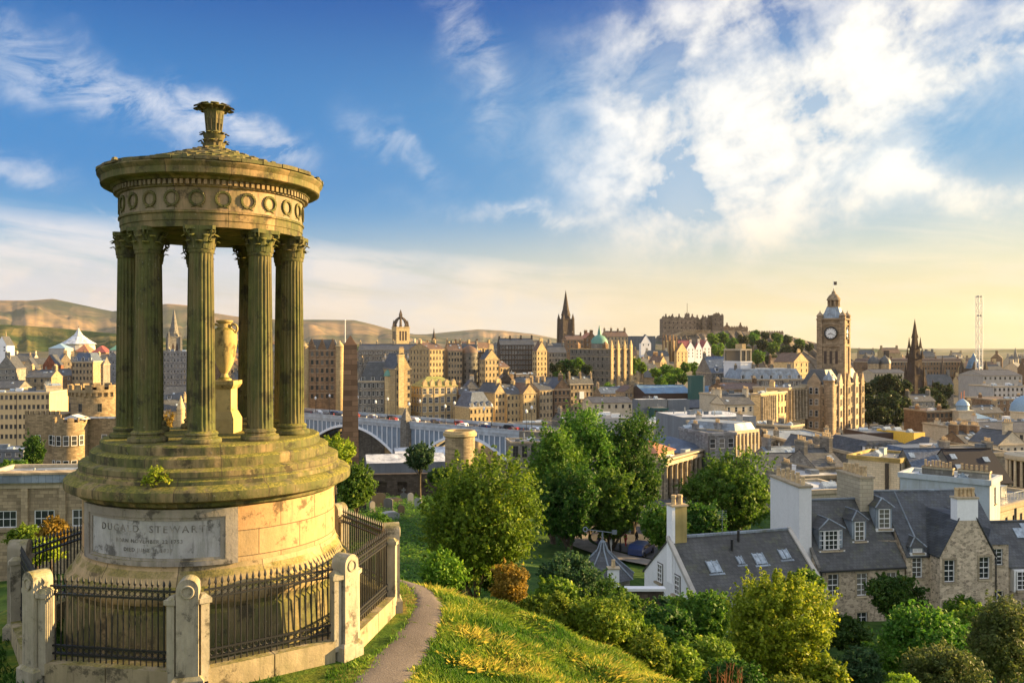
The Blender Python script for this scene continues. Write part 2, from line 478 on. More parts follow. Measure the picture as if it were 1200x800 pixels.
# ------------------------------------------------------------------ terrain
CTRL = [(0, 0, 98.3), (0, -15, 99.5), (-20, -10, 99), (20, -10, 96), (-9.5, 8, 96.4), (-1, 8, 96.0), (4, 8, 95), (-18, 6, 96.5), (12, 6, 92.5),
 (-5.5, 15.7, 94.9), (-9.6, 15.7, 94.9), (-8.4, 12.8, 94.9), (-8.4, 18.6, 94.88), (-5.5, 11.7, 94.95), (-5.5, 19.8, 94.85), (-2.6, 12.8, 94.92), (-1.7, 15.2, 94.88), (-1.8, 17.2, 94.85), (-2.7, 18.8, 94.8),
 (-0.6, 16.2, 94.62), (-0.7, 18.6, 94.45), (-0.2, 13.2, 94.55), (1.5, 15, 93.95), (0.6, 20, 93.55), (3.6, 18, 92.75), (6, 16, 91.7), (12, 18, 88.8), (-1.6, 20, 94.2), (-1.5, 23, 92.7), (2, 23, 91.6), (-1.5, 30, 89.6), (3, 30, 88.4),
 (6, 24, 89.2), (10, 33, 86.0), (-12, 20, 93.4), (-14, 15, 94), (-8, 26, 92), (-15, 30, 89), (-30, 40, 86), (-30, 15, 92),
 (-20, 124, 77), (-10, 110, 77.5), (-35, 130, 75.5), (-25, 90, 79.5), (-10, 60, 83), (-50, 75, 76), (-60, 100, 74.5), (-50, 50, 80),
 (20, 60, 79.2), (25, 70, 77.0), (40, 70, 76.8), (16, 50, 81.6), (8, 50, 82.5), (25, 45, 80.2), (40, 45, 79), (30, 30, 83), (60, 40, 78),
 (10, 102, 75.5), (14, 110, 75), (25, 150, 71), (40, 200, 68), (5, 95, 76), (0, 85, 78), (45, 100, 74), (70, 110, 73.5), (100, 150, 70), (80, 200, 67), (90, 70, 75),
 (-95, 185, 70), (-70, 170, 71), (-120, 200, 69), (-60, 220, 65), (-40, 170, 70), (0, 160, 71), (15, 180, 69), (-150, 150, 70),
 (-40, 300, 46), (-90, 340, 46), (-40, 370, 45.5), (10, 330, 48), (60, 420, 47), (-20, 420, 52), (20, 260, 58), (-20, 230, 58), (-70, 260, 54), (120, 520, 47), (-150, 330, 56),
 (130, 345, 64), (100, 280, 65), (60, 240, 65), (200, 400, 64), (200, 250, 67), (300, 400, 64), (60, 340, 54),
 (-60, 470, 69), (-20, 490, 64), (-100, 480, 71), (-30, 560, 80), (20, 600, 80), (60, 700, 84), (0, 750, 90), (60, 900, 98), (120, 800, 78), (90, 560, 58), (100, 620, 68),
 (240, 1150, 112), (330, 1200, 108), (200, 1050, 98), (180, 950, 85), (450, 1250, 75), (330, 1000, 60), (270, 566, 54), (330, 700, 52), (380, 800, 60), (250, 750, 52), (260, 480, 58),
 (-300, 500, 62), (-400, 900, 60), (-600, 1500, 65), (0, 1500, 82), (-200, 900, 78), (600, 800, 66), (800, 1500, 55), (-230, 400, 60), (-250, 200, 68), (400, 200, 64),
 (0, 3000, 78), (-1500, 3000, 85), (1500, 3000, 50), (-3000, 1000, 60), (3000, 1000, 40), (0, -200, 70), (300, -300, 45), (-300, -300, 60), (0, -3000, 20), (-100, 40, 80), (150, 20, 70)]
_c = np.array(CTRL, float)
_d = np.sqrt(((_c[:, None, :2] - _c[None, :, :2]) ** 2).sum(-1))
_mu = 70.0
_w = np.linalg.solve(_d + np.eye(len(_c)) * 0.02, _c[:, 2] - _mu)
_fade = lambda r: np.clip((6000 - r) / 3000, 0, 1)


def hterr(x, y):
    x = np.atleast_1d(np.asarray(x, float)); y = np.atleast_1d(np.asarray(y, float))
    out = np.empty(x.shape)
    xf, yf, of = x.ravel(), y.ravel(), out.ravel()
    for i in range(0, len(xf), 4000):
        q = np.sqrt((xf[i:i + 4000, None] - _c[None, :, 0]) ** 2 + (yf[i:i + 4000, None] - _c[None, :, 1]) ** 2)
        of[i:i + 4000] = q @ _w + _mu
    r = np.hypot(xf, yf); k = _fade(r)
    of = of * k + 52.0 * (1 - k)
    # level terrace round the monument
    rm = np.hypot(xf + 5.5, yf - 15.75); t = np.clip((5.0 - rm) / 1.4, 0, 1); t = t * t * (3 - 2 * t)
    of = of * (1 - t) + 94.9 * t
    # soft hummocks on the bank
    hm = 0.15 * np.sin(xf * 1.7 + 1.0 * np.sin(yf * 1.1)) * np.cos(yf * 1.35 + xf * 0.6) + 0.07 * np.sin(xf * 3.9 + yf * 2.7) * np.sin(yf * 3.3 - xf)
    msk = np.clip((rm - 4.6) / 1.5, 0, 1) * np.clip((40 - r) / 10, 0, 1)
    return (of + hm * msk).reshape(x.shape)


def hz(x, y): return float(hterr(x, y)[0])
# ------------------------------------------------------------------ ground sheet
def ground_material():
    m, b, p, o = material('ground_cover')
    g = b.n('ShaderNodeNewGeometry')
    pos = g.outputs['Position']
    x, y, z = b.sep(pos)
    rr = b.m('SQRT', b.m('ADD', b.m('MULTIPLY', x, x), b.m('MULTIPLY', y, y)))
    n1 = b.noise(pos, 0.55, 5, 0.6, 0.6); n2 = b.noise(pos, 2.7, 5, 0.65); n3 = b.noise(pos, 14.0, 3, 0.6)
    gr = b.ramp(b.m('MULTIPLY_ADD', b.m('SUBTRACT', n2, 0.5), 0.5, n1), [(0.33, (0.02, 0.055, 0.008)), (0.46, (0.06, 0.12, 0.014)), (0.57, (0.15, 0.17, 0.022)), (0.70, (0.28, 0.20, 0.05))])
    gr = b.mix(b.lin(n3, 0.35, 0.65, 0.0, 0.5), gr, (0.035, 0.06, 0.01))
    big = b.noise(pos, 0.012, 6, 0.6)
    town = b.ramp(b.noise(pos, 0.03, 5, 0.6), [(0.35, (0.07, 0.068, 0.062)), (0.55, (0.12, 0.11, 0.09)), (0.7, (0.05, 0.07, 0.03))])
    far = b.ramp(b.noise(pos, 0.0016, 6, 0.62), [(0.35, (0.03, 0.055, 0.02)), (0.5, (0.09, 0.085, 0.05)), (0.62, (0.16, 0.13, 0.06))])
    wood = b.mix(b.lin(n1, 0.35, 0.65), (0.02, 0.05, 0.01), (0.06, 0.11, 0.02))
    col = b.mix(b.sstep(rr, 26, 42), gr, wood)
    col = b.mix(b.sstep(b.m('MULTIPLY_ADD', big, 60, rr), 190, 250), col, town)
    col = b.mix(b.sstep(rr, 1500, 2600), col, far)
    b.link(col, p.inputs['Base Color']); p.inputs['Roughness'].default_value = 0.95; p.inputs['Specular IOR Level'].default_value = 0.1
    bump(b, p, b.m('ADD', n2, b.m('MULTIPLY', n3, 0.6)), 0.6, 0.08)
    return m


def build_ground():
    az = np.concatenate([np.linspace(-180, -50, 27)[:-1], np.linspace(-50, 50, 261)[:-1], np.linspace(50, 180, 27)[:-1]])
    rad = np.concatenate([[0.0], np.linspace(1.5, 11, 14)[:-1], np.linspace(11, 32, 150)[:-1], np.geomspace(32, 1600, 110)[:-1], np.geomspace(1600, 16000, 30)])
    A = np.radians(az); na = len(A)
    xs = (rad[1:, None] * np.sin(A)[None]); ys = (rad[1:, None] * np.cos(A)[None])
    zs = hterr(xs, ys)
    v = [(0, 0, hz(0, 0))] + list(zip(xs.ravel(), ys.ravel(), zs.ravel()))
    f = [(0, 1 + (k + 1) % na, 1 + k) for k in range(na)]
    nr = len(rad) - 1
    for i in range(nr - 1):
        for k in range(na):
            k2 = (k + 1) % na
            f.append((1 + i * na + k, 1 + i * na + k2, 1 + (i + 1) * na + k2, 1 + (i + 1) * na + k))
    me = bpy.data.meshes.new('ground'); me.from_pydata(v, [], f)
    bm = bmesh.new(); bm.from_mesh(me)
    bmesh.ops.recalc_face_normals(bm, faces=bm.faces)
    if sum(q.normal.z for q in bm.faces) < 0: bmesh.ops.reverse_faces(bm, faces=bm.faces)
    bm.to_mesh(me); bm.free()
    me.polygons.foreach_set('use_smooth', [True] * len(me.polygons))
    me.materials.append(ground_material())
    o = bpy.data.objects.new('ground', me); COL.objects.link(o); struct(o)


build_ground()


def smooth_line(pts, n):
    """Catmull-Rom through the points"""
    P = [np.array(pts[0]) * 2 - np.array(pts[1])] + [np.array(p, float) for p in pts] + [np.array(pts[-1]) * 2 - np.array(pts[-2])]
    out = []
    for i in range(1, len(P) - 2):
        for t in np.linspace(0, 1, n, endpoint=False):
            out.append(0.5 * (2 * P[i] + (P[i + 1] - P[i - 1]) * t + (2 * P[i - 1] - 5 * P[i] + 4 * P[i + 1] - P[i + 2]) * t * t + (3 * P[i] - P[i - 1] - 3 * P[i + 1] + P[i + 2]) * t ** 3))
    out.append(P[-2]); return np.array(out)


def ribbon(name, pts, mat, lift=0.012, cross=7, crown=0.0, n=24, ragged=0.0):
    """pts: (x, y, half width) -> a sheet that lies on the ground"""
    L = smooth_line(pts, n); d = np.gradient(L[:, :2], axis=0); d /= np.linalg.norm(d, axis=1)[:, None] + 1e-9
    nrm = np.stack([-d[:, 1], d[:, 0]], 1)
    v = []; f = []
    rg = np.random.RandomState(3)
    for i in range(len(L)):
        h = L[i, 2] + ragged * rg.uniform(-1, 1)
        for t in np.linspace(-1, 1, cross):
            x, y = L[i, :2] + nrm[i] * h * t
            v.append((x, y, hz(x, y) + lift - (0.03 if abs(t) > 0.99 else 0)))
    for i in range(len(L) - 1):
        for k in range(cross - 1):
            a = i * cross + k; f.append((a, a + 1, a + cross + 1, a + cross))
    mb = MB(); mb._add(v, f)
    o = mb.build(name, mat, smooth=60); return struct(o)


def gravel():
    m, b, p, o = material('trodden_path')
    g = b.n('ShaderNodeNewGeometry'); pos = g.outputs['Position']
    n1 = b.noise(pos, 1.3, 5, 0.6); n2 = b.noise(pos, 38.0, 3, 0.7)
    c = b.mix(b.lin(n1, 0.35, 0.65), (0.075, 0.06, 0.05), (0.13, 0.105, 0.09))  # path tones darkened to carry the shade lying on it
    c = b.mix(b.lin(n2, 0.4, 0.7, 0, 0.7), c, (0.19, 0.165, 0.14))
    b.link(c, p.inputs['Base Color']); p.inputs['Roughness'].default_value = 0.95
    bump(b, p, n2, 0.6, 0.02)
    return m


ribbon('path', [(-2.2, 9.5, 0.6), (-2.08, 12.0, 0.52), (-1.93, 13.3, 0.46), (-1.68, 15.2, 0.38), (-1.62, 16.6, 0.29), (-1.80, 17.6, 0.24), (-2.3, 18.9, 0.28), (-3.4, 20.0, 0.28), (-5.5, 20.9, 0.3)], gravel(), 0.02, 7, ragged=0.05)
ASPH = plain('asphalt', (0.055, 0.055, 0.06), 0.9, var=0.2, scale=0.8)
PAVE = plain('pavement_flags', (0.20, 0.18, 0.16), 0.9, var=0.2, scale=0.8)
ribbon('road', [(60, 60, 5.5), (38, 84, 5.5), (19, 103, 5.5), (16, 112, 5.5), (24, 140, 5.5), (40, 190, 6), (70, 250, 6), (100, 300, 7), (145, 330, 8)], ASPH, 0.25, 7)
ribbon('pavement', [(33, 80, 1.6), (11.5, 99, 1.6), (8.5, 112, 1.6), (17, 141, 1.6), (32, 190, 1.6)], PAVE, 0.38, 5)
ribbon('station_yard', [(-150, 300, 38), (-60, 305, 40), (0, 300, 40), (60, 360, 40), (130, 480, 30)], plain('station_tarmac', (0.10, 0.095, 0.09), 0.9), 0.3, 9)


# ------------------------------------------------------------------ hills
def fbm1(x, seed, octs=6):
    rg = np.random.RandomState(seed); out = np.zeros_like(x); a = 1.0; f = 1.0
    for _ in range(octs):
        t = rg.rand(512); xi = np.floor(x * f).astype(int); fr = x * f - xi; fr = fr * fr * (3 - 2 * fr)
        out += a * ((t[xi % 512] * (1 - fr) + t[(xi + 1) % 512] * fr) - 0.5); a *= 0.5; f *= 2.03
    return out


def fbm2(x, y, seed, octs=6):
    rg = np.random.RandomState(seed); out = np.zeros_like(x); a = 1.0; f = 1.0
    for _ in range(octs):
        t = rg.rand(128, 128); xi = np.floor(x * f).astype(int); yi = np.floor(y * f).astype(int)
        fx = x * f - xi; fy = y * f - yi; fx = fx * fx * (3 - 2 * fx); fy = fy * fy * (3 - 2 * fy)
        g = lambda i, j: t[(xi + i) % 128, (yi + j) % 128]
        out += a * ((g(0, 0) * (1 - fx) + g(1, 0) * fx) * (1 - fy) + (g(0, 1) * (1 - fx) + g(1, 1) * fx) * fy - 0.5); a *= 0.5; f *= 2.03
    return out


def hill_mat(key, stops, scale):
    m, b, p, o = material(key)
    g = b.n('ShaderNodeNewGeometry'); pos = g.outputs['Position']
    n = b.noise(b.vm('MULTIPLY', pos, b.xyz(1, 1, 2.5)), scale, 7, 0.62, 0.8)
    patch = b.n('ShaderNodeTexVoronoi'); b.link(pos, patch.inputs['Vector']); patch.inputs['Scale'].default_value = scale * 2.2
    v = b.m('MULTIPLY_ADD', b.m('SUBTRACT', b.sep(patch.outputs['Color'])[0], 0.5), 0.16, n)
    b.link(b.ramp(v, stops), p.inputs['Base Color']); p.inputs['Roughness'].default_value = 1.0; p.inputs['Specular IOR Level'].default_value = 0.0
    bump(b, p, n, 0.6, 30)
    return m


def hill_range(name, prof, y0, y1, base, mat, seed, rough=0.34, na=320, nd=46, peak=0.55, spur=0.22):
    px = np.array([q[0] for q in prof], float); pv = np.array([q[1] for q in prof], float)
    u = np.linspace(px[0], px[-1], na); t = np.linspace(0, 1, nd)
    crest = np.interp(u, px, pv)
    U, Tt = np.meshgrid(u, t, indexing='ij')
    Y = y0 + (y1 - y0) * Tt
    Xw = (U - 600) / 1000 * Y
    Yp = y0 + (y1 - y0) * peak
    top = 100 + (405 - crest) / 1000 * Yp                     # crest height in metres, at the ridge distance
    wob = 1 + 2.4 * spur * fbm1(u * 0.03, seed)[:, None]
    sh = np.where(Tt < peak, (Tt / peak), 1 - (Tt - peak) / (1 - peak)); sh = np.clip(sh, 0, 1)
    shp = sh ** (1.25 * wob)
    nz = fbm2(Xw / (y1 - y0) * 7, Y / (y1 - y0) * 7, seed + 1)
    zz = base + (top[:, None] - base) * np.clip(shp + rough * nz * 2 * sh * (1 - sh) * 2, 0, 1.02)
    v = list(zip(Xw.ravel(), Y.ravel(), zz.ravel()))
    f = [(i * nd + j, (i + 1) * nd + j, (i + 1) * nd + j + 1, i * nd + j + 1) for i in range(na - 1) for j in range(nd - 1)]
    mb = MB(); mb._add(v, f); o = mb.build(name, mat, smooth=80)
    return struct(o)


HM = hill_mat('moorland', [(0.34, (0.03, 0.045, 0.03)), (0.46, (0.075, 0.075, 0.045)), (0.55, (0.16, 0.12, 0.075)), (0.68, (0.29, 0.19, 0.10))], 0.0011)
HN = hill_mat('wooded_slope', [(0.36, (0.015, 0.03, 0.01)), (0.48, (0.04, 0.06, 0.02)), (0.60, (0.13, 0.11, 0.04)), (0.72, (0.2, 0.16, 0.06))], 0.004)
hill_range('hills', [(-300, 380), (-150, 350), (-60, 346), (0, 351), (32, 352), (62, 349), (96, 356), (132, 364), (165, 360), (195, 355), (220, 357), (250, 366), (290, 372), (330, 374), (375, 374), (415, 374), (440, 380), (470, 389), (520, 396), (600, 402)], 6200, 10500, 40, HM, 11)
hill_range('hills', [(380, 402), (440, 392), (500, 391), (530, 388), (560, 385.5), (590, 387), (625, 391), (660, 398), (700, 404)], 9000, 13000, 40, HM, 23, 0.08)
hill_range('hills', [(-300, 395), (-100, 382), (-20, 380), (10, 380), (60, 383), (110, 388), (170, 394), (250, 398), (340, 400), (430, 403)], 2700, 4300, 45, HN, 31, 0.22, spur=0.3)
hill_range('hills', [(840, 409), (930, 406), (1010, 408), (1060, 410), (1120, 412), (1180, 409.5), (1260, 407), (1400, 404), (1700, 404)], 5200, 9000, 35, HN, 41, 0.1)


# ------------------------------------------------------------------ the evening air
mb = MB(); mb.box(-17000, 17000, -17000, 17000, 20, 760)
hm_ = bpy.data.materials.new('haze_air'); hm_.use_nodes = True; hm_.node_tree.nodes.clear(); b = NB(hm_.node_tree)
pv_ = b.n('ShaderNodeVolumePrincipled'); pv_.inputs['Color'].default_value = (.80, .88, 1.0, 1); pv_.inputs['Density'].default_value = 1.7e-5; pv_.inputs['Anisotropy'].default_value = 0.25
b.link(pv_.outputs[0], b.n('ShaderNodeOutputMaterial').inputs['Volume'])
o = mb.build('haze', hm_); o['kind'] = 'stuff'; o['label'] = 'thin golden evening haze over the town'; o['category'] = 'haze'
# ------------------------------------------------------------------ the round temple monument
MX, MY = -5.5, 15.75
FACE = math.atan2(-MY, -MX)            # azimuth from the axis towards the camera


def aged(key, c, moss=0.5, blocks=True, bw=0.8, bh=0.42, warm=0.3, top=0.9, bstr=0.5, letters=False):
    """weathered sandstone in cylindrical courses with algae, lichen and soot"""
    if key in MATS: return MATS[key]
    m, b, p, o = material(key)
    t = b.n('ShaderNodeTexCoord'); obj = t.outputs['Object']; oi = b.n('ShaderNodeObjectInfo')
    x, y, z = b.sep(obj)
    off = b.m('MULTIPLY', oi.outputs['Random'], 9.0)
    v3 = b.vm('ADD', obj, b.xyz(off, off, 0.0))
    big = b.noise(v3, 1.1, 6, 0.62); med = b.noise(v3, 4.5, 6, 0.65); fine = b.noise(v3, 26.0, 4, 0.65)
    streak = b.noise(b.vm('MULTIPLY', v3, b.xyz(1.0, 1.0, 0.12)), 5.0, 5, 0.65)
    cell = None
    if blocks:
        br = b.n('ShaderNodeTexBrick')
        b.link(b.xyz(b.m('MULTIPLY', b.m('ARCTAN2', y, x), 2.2), z, 0.0), br.inputs['Vector'])
        br.inputs['Color1'].default_value = (0, 0, 0, 1); br.inputs['Color2'].default_value = (1, 1, 1, 1)
        br.inputs['Mortar'].default_value = (0.4, 0.4, 0.4, 1)
        br.inputs['Scale'].default_value = 1.0; br.inputs['Mortar Size'].default_value = 0.009
        br.inputs['Brick Width'].default_value = bw; br.inputs['Row Height'].default_value = bh
        cell = b.sep(br.outputs['Color'])[0]; joint = br.outputs['Fac']
        col = b.mix(cell, tuple(q * 0.72 for q in c), tuple(min(1, q * 1.25) for q in c))
        col = b.mix(b.m('MULTIPLY', b.sstep(cell, 0.4, 0.9), warm), col, (0.48, 0.27, 0.13))
    else:
        col = b.mix(b.lin(big, 0.35, 0.65), tuple(q * 0.75 for q in c), tuple(min(1, q * 1.2) for q in c))
    col = b.mix(b.lin(med, 0.4, 0.72, 0.0, 0.55), col, tuple(q * 0.55 for q in c))
    grn = b.mix(b.lin(med, 0.35, 0.65), (0.035, 0.05, 0.02), (0.105, 0.12, 0.038))
    f = b.m('ADD', b.m('MULTIPLY', big, 0.45), b.m('MULTIPLY', streak, 0.55))
    col = b.mix(b.m('MULTIPLY', b.sstep(f, 0.50 - 0.16 * moss, 0.66 - 0.1 * moss), moss), col, grn)
    blk = b.m('MAXIMUM', b.m('MULTIPLY', b.sstep(b.noise(v3, 2.3, 9, 0.72), 0.53, 0.62), 0.7), b.m('MULTIPLY', b.sstep(b.noise(b.vm('MULTIPLY', v3, b.xyz(1.0, 1.0, 0.10)), 9.0, 6, 0.7), 0.55, 0.66), 0.55 * min(1, moss + .25)))
    col = b.mix(blk, col, (0.03, 0.027, 0.022))
    g = b.n('ShaderNodeNewGeometry'); nz_ = b.sep(g.outputs['True Normal'])[2]
    up = b.m('MULTIPLY', b.sstep(nz_, 0.25, 0.8), b.sstep(b.m('ADD', med, b.m('MULTIPLY', big, 0.6)), 0.62, 0.86))
    lich = b.mix(b.lin(fine, 0.4, 0.6), (0.09, 0.10, 0.02), (0.26, 0.22, 0.045))
    col = b.mix(b.m('MULTIPLY', up, top), col, lich)
    spots = b.m('MULTIPLY', b.sstep(fine, 0.62, 0.72), 0.35)
    col = b.mix(spots, col, (0.42, 0.40, 0.33))
    if blocks: col = b.mix(b.m('MULTIPLY', joint, 0.75), col, (0.08, 0.06, 0.04))
    b.link(col, p.inputs['Base Color']); p.inputs['Roughness'].default_value = 0.92; p.inputs['Specular IOR Level'].default_value = 0.15
    h = b.m('ADD', b.m('MULTIPLY', med, 0.8), b.m('MULTIPLY', fine, 0.5))
    if blocks: h = b.m('SUBTRACT', h, b.m('MULTIPLY', joint, 0.8))
    bump(b, p, h, bstr, 0.02)
    return m


S_DRUM = aged('drum_sandstone', (0.50, 0.36, 0.19), moss=0.12, warm=0.8)
S_MOSS = aged('mossy_step_stone', (0.25, 0.20, 0.10), moss=0.85, bw=1.3, bh=3.0)
S_COL = aged('column_stone', (0.19, 0.155, 0.07), moss=0.85, blocks=False)
S_ENT = aged('frieze_stone', (0.34, 0.27, 0.18), moss=0.5, bw=1.2, bh=5.0, warm=0.5)
S_CORN = aged('cornice_stone', (0.26, 0.20, 0.10), moss=0.8, bw=1.2, bh=5.0, warm=0.4)
S_ROOF = aged('roof_scale_stone', (0.19, 0.15, 0.08), moss=0.7, blocks=False)
S_PANEL = aged('inscription_stone', (0.46, 0.45, 0.435), moss=0.38, blocks=False)
S_FRAMEP = aged('panel_frame_stone', (0.34, 0.30, 0.25), moss=0.3, blocks=False)
S_DARK = plain('soot_stained_lettering', (0.25, 0.235, 0.21), 0.95, spec=0.1, var=.62, scale=6.0)
S_URN = aged('urn_stone', (0.54, 0.40, 0.16), moss=0.02, blocks=False)
S_POST = aged('post_stone', (0.40, 0.355, 0.27), moss=0.3, blocks=False, top=0.5)
S_KERB = aged('kerb_stone', (0.42, 0.34, 0.21), moss=0.4, blocks=False, top=0.7)

mon = thing('round_monument', 'tall round sandstone temple monument with nine fluted columns on a stepped drum', 'monument', (MX, MY, 94.9))
wear = lambda amp, sd: (lambda r, a, z: r + amp * (math.sin(a * 23 + z * 31 + sd) * 0.5 + math.sin(a * 57 + z * 13 + sd * 2) * 0.5))
zl = lambda z: z - 94.9
def lath(name, prof, mat, n=96, amp=0.004, sd=0.0, smooth=32, parent=mon):
    mb = MB(); mb.lathe([(r, zl(z)) for r, z in prof], n, rfun=wear(amp, sd))
    return mb.build(name, mat, parent, smooth=smooth)

lath('plinth', [(2.46, 94.6), (2.46, 95.25), (2.44, 95.3), (2.42, 95.78), (2.38, 95.84), (2.40, 95.92)], S_MOSS, sd=1)
lath('base_moulding', [(2.40, 95.92), (2.44, 95.98), (2.45, 96.06), (2.40, 96.14), (2.33, 96.2), (2.28, 96.32), (2.21, 96.42), (2.19, 96.5)], aged('moulding_stone', (0.46, 0.35, 0.19), moss=0.3, bw=1.3, bh=4), sd=2)
lath('drum', [(2.18, 96.49), (2.175, 97.42)], S_DRUM, sd=3, amp=0.002)
lath('cap_cornice', [(2.18, 97.40), (2.25, 97.44), (2.27, 97.5), (2.40, 97.53), (2.46, 97.56), (2.475, 97.62), (2.47, 97.70), (2.43, 97.74), (2.30, 97.78)], S_MOSS, sd=4, amp=0.008)
lath('step', [(2.29, 97.70), (2.27, 97.84), (2.24, 97.86), (2.24, 97.99), (2.20, 98.01), (2.06, 98.03)], S_MOSS, sd=5, amp=0.010)
lath('step', [(2.06, 97.95), (2.06, 98.17), (2.02, 98.20), (1.90, 98.21)], S_MOSS, sd=6, amp=0.010)
lath('step', [(1.90, 98.15), (1.90, 98.34), (1.86, 98.37), (0.0, 98.38)], S_MOSS, sd=7, amp=0.008)

# columns: a fluted shaft with its own base and leafy capital
CR = 1.43
def shaft_mb():
    mb = MB(); n = 160; fl = 20; prof = []
    zs = [98.54 + (101.58 - 98.54) * i / 14 for i in range(15)]
    vs = []; fs = []
    for z in zs:
        t = (z - zs[0]) / (zs[-1] - zs[0]); r = 0.222 - 0.030 * t ** 1.4
        e = min(1.0, min(z - zs[0], zs[-1] - z) / 0.10)
        for k in range(n):
            a = 2 * math.pi * k / n
            c = math.cos(a * fl); d = 0.017 * e * max(0.0, min(1.0, 0.5 + 0.85 * c)) ** 0.7
            vs.append(((r - d) * math.cos(a), (r - d) * math.sin(a), zl(z)))
    for i in range(len(zs) - 1):
        for k in range(n): fs.append((i * n + k, i * n + (k + 1) % n, (i + 1) * n + (k + 1) % n, (i + 1) * n + k))
    mb._add(vs, fs); return mb
def base_mb():
    mb = MB(); mb.lathe([(0.31, zl(98.36)), (0.33, zl(98.40)), (0.315, zl(98.455)), (0.265, zl(98.47)), (0.255, zl(98.50)), (0.275, zl(98.52)), (0.265, zl(98.55)), (0.225, zl(98.575))], 40)
    return mb
def leaf_pts(mb, a, z0, z1, r0, curl, w):
    """an acanthus leaf: a curved tapering strip that rolls outwards at the tip"""
    n = 6; vs = []
    for i in range(n + 1):
        t = i / n
        r = r0 + 0.02 * t + curl * max(0, t - 0.55) ** 1.5 * 3.0
        z = z0 + (z1 - z0) * (t if t < 0.85 else 0.85 - (t - 0.85) * 0.9)
        ww = w * (1 - 0.55 * t ** 2)
        for sgn in (-1, -0.4, 0.4, 1):
            aa = a + sgn * ww / r0
            rr = r + (0.012 if abs(sgn) < 0.5 else -0.004)
            vs.append((rr * math.cos(aa), rr * math.sin(aa), zl(z)))
    fs = [(i * 4 + j, i * 4 + j + 1, (i + 1) * 4 + j + 1, (i + 1) * 4 + j) for i in range(n) for j in range(3)]
    mb._add(vs, fs)
def cap_mb():
    mb = MB()
    mb.lathe([(0.205, zl(101.55)), (0.212, zl(101.58)), (0.20, zl(101.61)), (0.20, zl(101.8)), (0.235, zl(101.93))], 32)
    for k in range(8): leaf_pts(mb, 2 * math.pi * k / 8, 101.60, 101.78, 0.205, 0.09, 0.075)
    for k in range(8): leaf_pts(mb, 2 * math.pi * (k + 0.5) / 8, 101.62, 101.90, 0.212, 0.10, 0.065)
    for k in range(4):                                         # corner volutes under a hollow-sided slab
        a = math.pi / 4 + math.pi / 2 * k
        for s in (-1, 1):
            aa = a + s * 0.10
            c = (0.285 * math.cos(aa), 0.285 * math.sin(aa), zl(101.90))
            mb.ring(c, (-math.sin(aa), math.cos(aa), 0), 0.032, 0.013, 12, 6)
            mb.tube((0.21 * math.cos(aa - s * .2), 0.21 * math.sin(aa - s * .2), zl(101.76)), c, 0.014, 0.012, 6)
    pts = []
    for k in range(4):
        a = math.pi / 4 + math.pi / 2 * k
        for s in (-1, 1): pts.append((0.335, a + s * 0.09))
        pts.append((0.225, a + math.pi / 4))
    mb.extr([(r * math.cos(a), r * math.sin(a), zl(101.93)) for r, a in pts], (0, 0, 0.065))
    for k in range(4): mb.cbox(0, 0, 0.001, 0.001, zl(101.94), zl(101.95))
    return mb
c0 = None
for k in range(9):
    a = FACE + R(-8 + 40 * k)
    px_, py_ = CR * math.cos(a), CR * math.sin(a)
    if c0 is None:
        sh = shaft_mb().build('column', S_COL, mon, smooth=35)
        ba = base_mb().build('column_base', S_MOSS, sh, smooth=40)
        ca = cap_mb().build('capital', S_COL, sh, smooth=30)
        c0 = sh
    else: sh = dup(c0)
    sh.location = (px_, py_, 0); sh.rotation_euler.z = a

lath('architrave', [(1.25, 101.985), (1.575, 101.985), (1.575, 102.09), (1.59, 102.095), (1.59, 102.21), (1.615, 102.22), (1.615, 102.255), (1.56, 102.26), (1.25, 102.26)], S_CORN, sd=8, amp=0.003)
fr = lath('frieze', [(1.25, 102.262), (1.585, 102.262), (1.585, 102.64), (1.25, 102.64)], S_ENT, sd=9, amp=0.003)
w0 = None
for k in range(24):
    a = FACE + 2 * math.pi * (k + 0.35) / 24
    if w0 is None:
        mb = MB(); n = 18
        for i in range(n):                                     # a laurel ring open at the foot with its ribbon ends
            t = -math.pi / 2 + 0.25 + (2 * math.pi - 0.5) * i / (n - 1)
            mb.cbox(0.0, 0.115 * math.cos(t), 0.045, 0.036, 0.118 * math.sin(t) - 0.02, 0.118 * math.sin(t) + 0.02)
        mb.ring((0, 0, 0), (1, 0, 0), 0.115, 0.02, 24, 6)
        for s in (-1, 1): mb.tube((0.0, 0, -0.115), (0.0, s * 0.09, -0.15), 0.015, 0.008, 6)
        w0 = wr = mb.build('wreath', S_COL, fr, smooth=40)
    else: wr = dup(w0)
    wr.location = (1.59 * math.cos(a), 1.59 * math.sin(a), zl(102.455)); wr.rotation_euler.z = a
lath('bed_moulding', [(1.25, 102.642), (1.60, 102.642), (1.63, 102.655), (1.63, 102.67), (1.63, 102.76), (1.25, 102.76)], S_ENT, sd=10, amp=0.002)
mb = MB()
for k in range(110):
    a = 2 * math.pi * k / 110
    mb.T = Matrix.Rotation(a, 4, 'Z'); mb.box(1.61, 1.69, -0.026, 0.026, zl(102.675), zl(102.755))
mb.T = None
mb.build('dentil_course', S_ENT, mon)
lath('cornice', [(1.25, 102.762), (1.70, 102.762), (1.74, 102.80), (1.88, 102.815), (1.90, 102.83), (1.905, 102.93), (1.935, 102.965), (1.96, 103.0), (1.955, 103.025), (1.80, 103.035), (1.2, 103.10)], S_CORN, sd=11, amp=0.007)
lath('soffit', [(0.0, 102.3), (1.26, 102.3)], S_ENT, n=48)
mb = MB()                                                      # stone roof carved in rows of overlapping scales, with worn antefixes
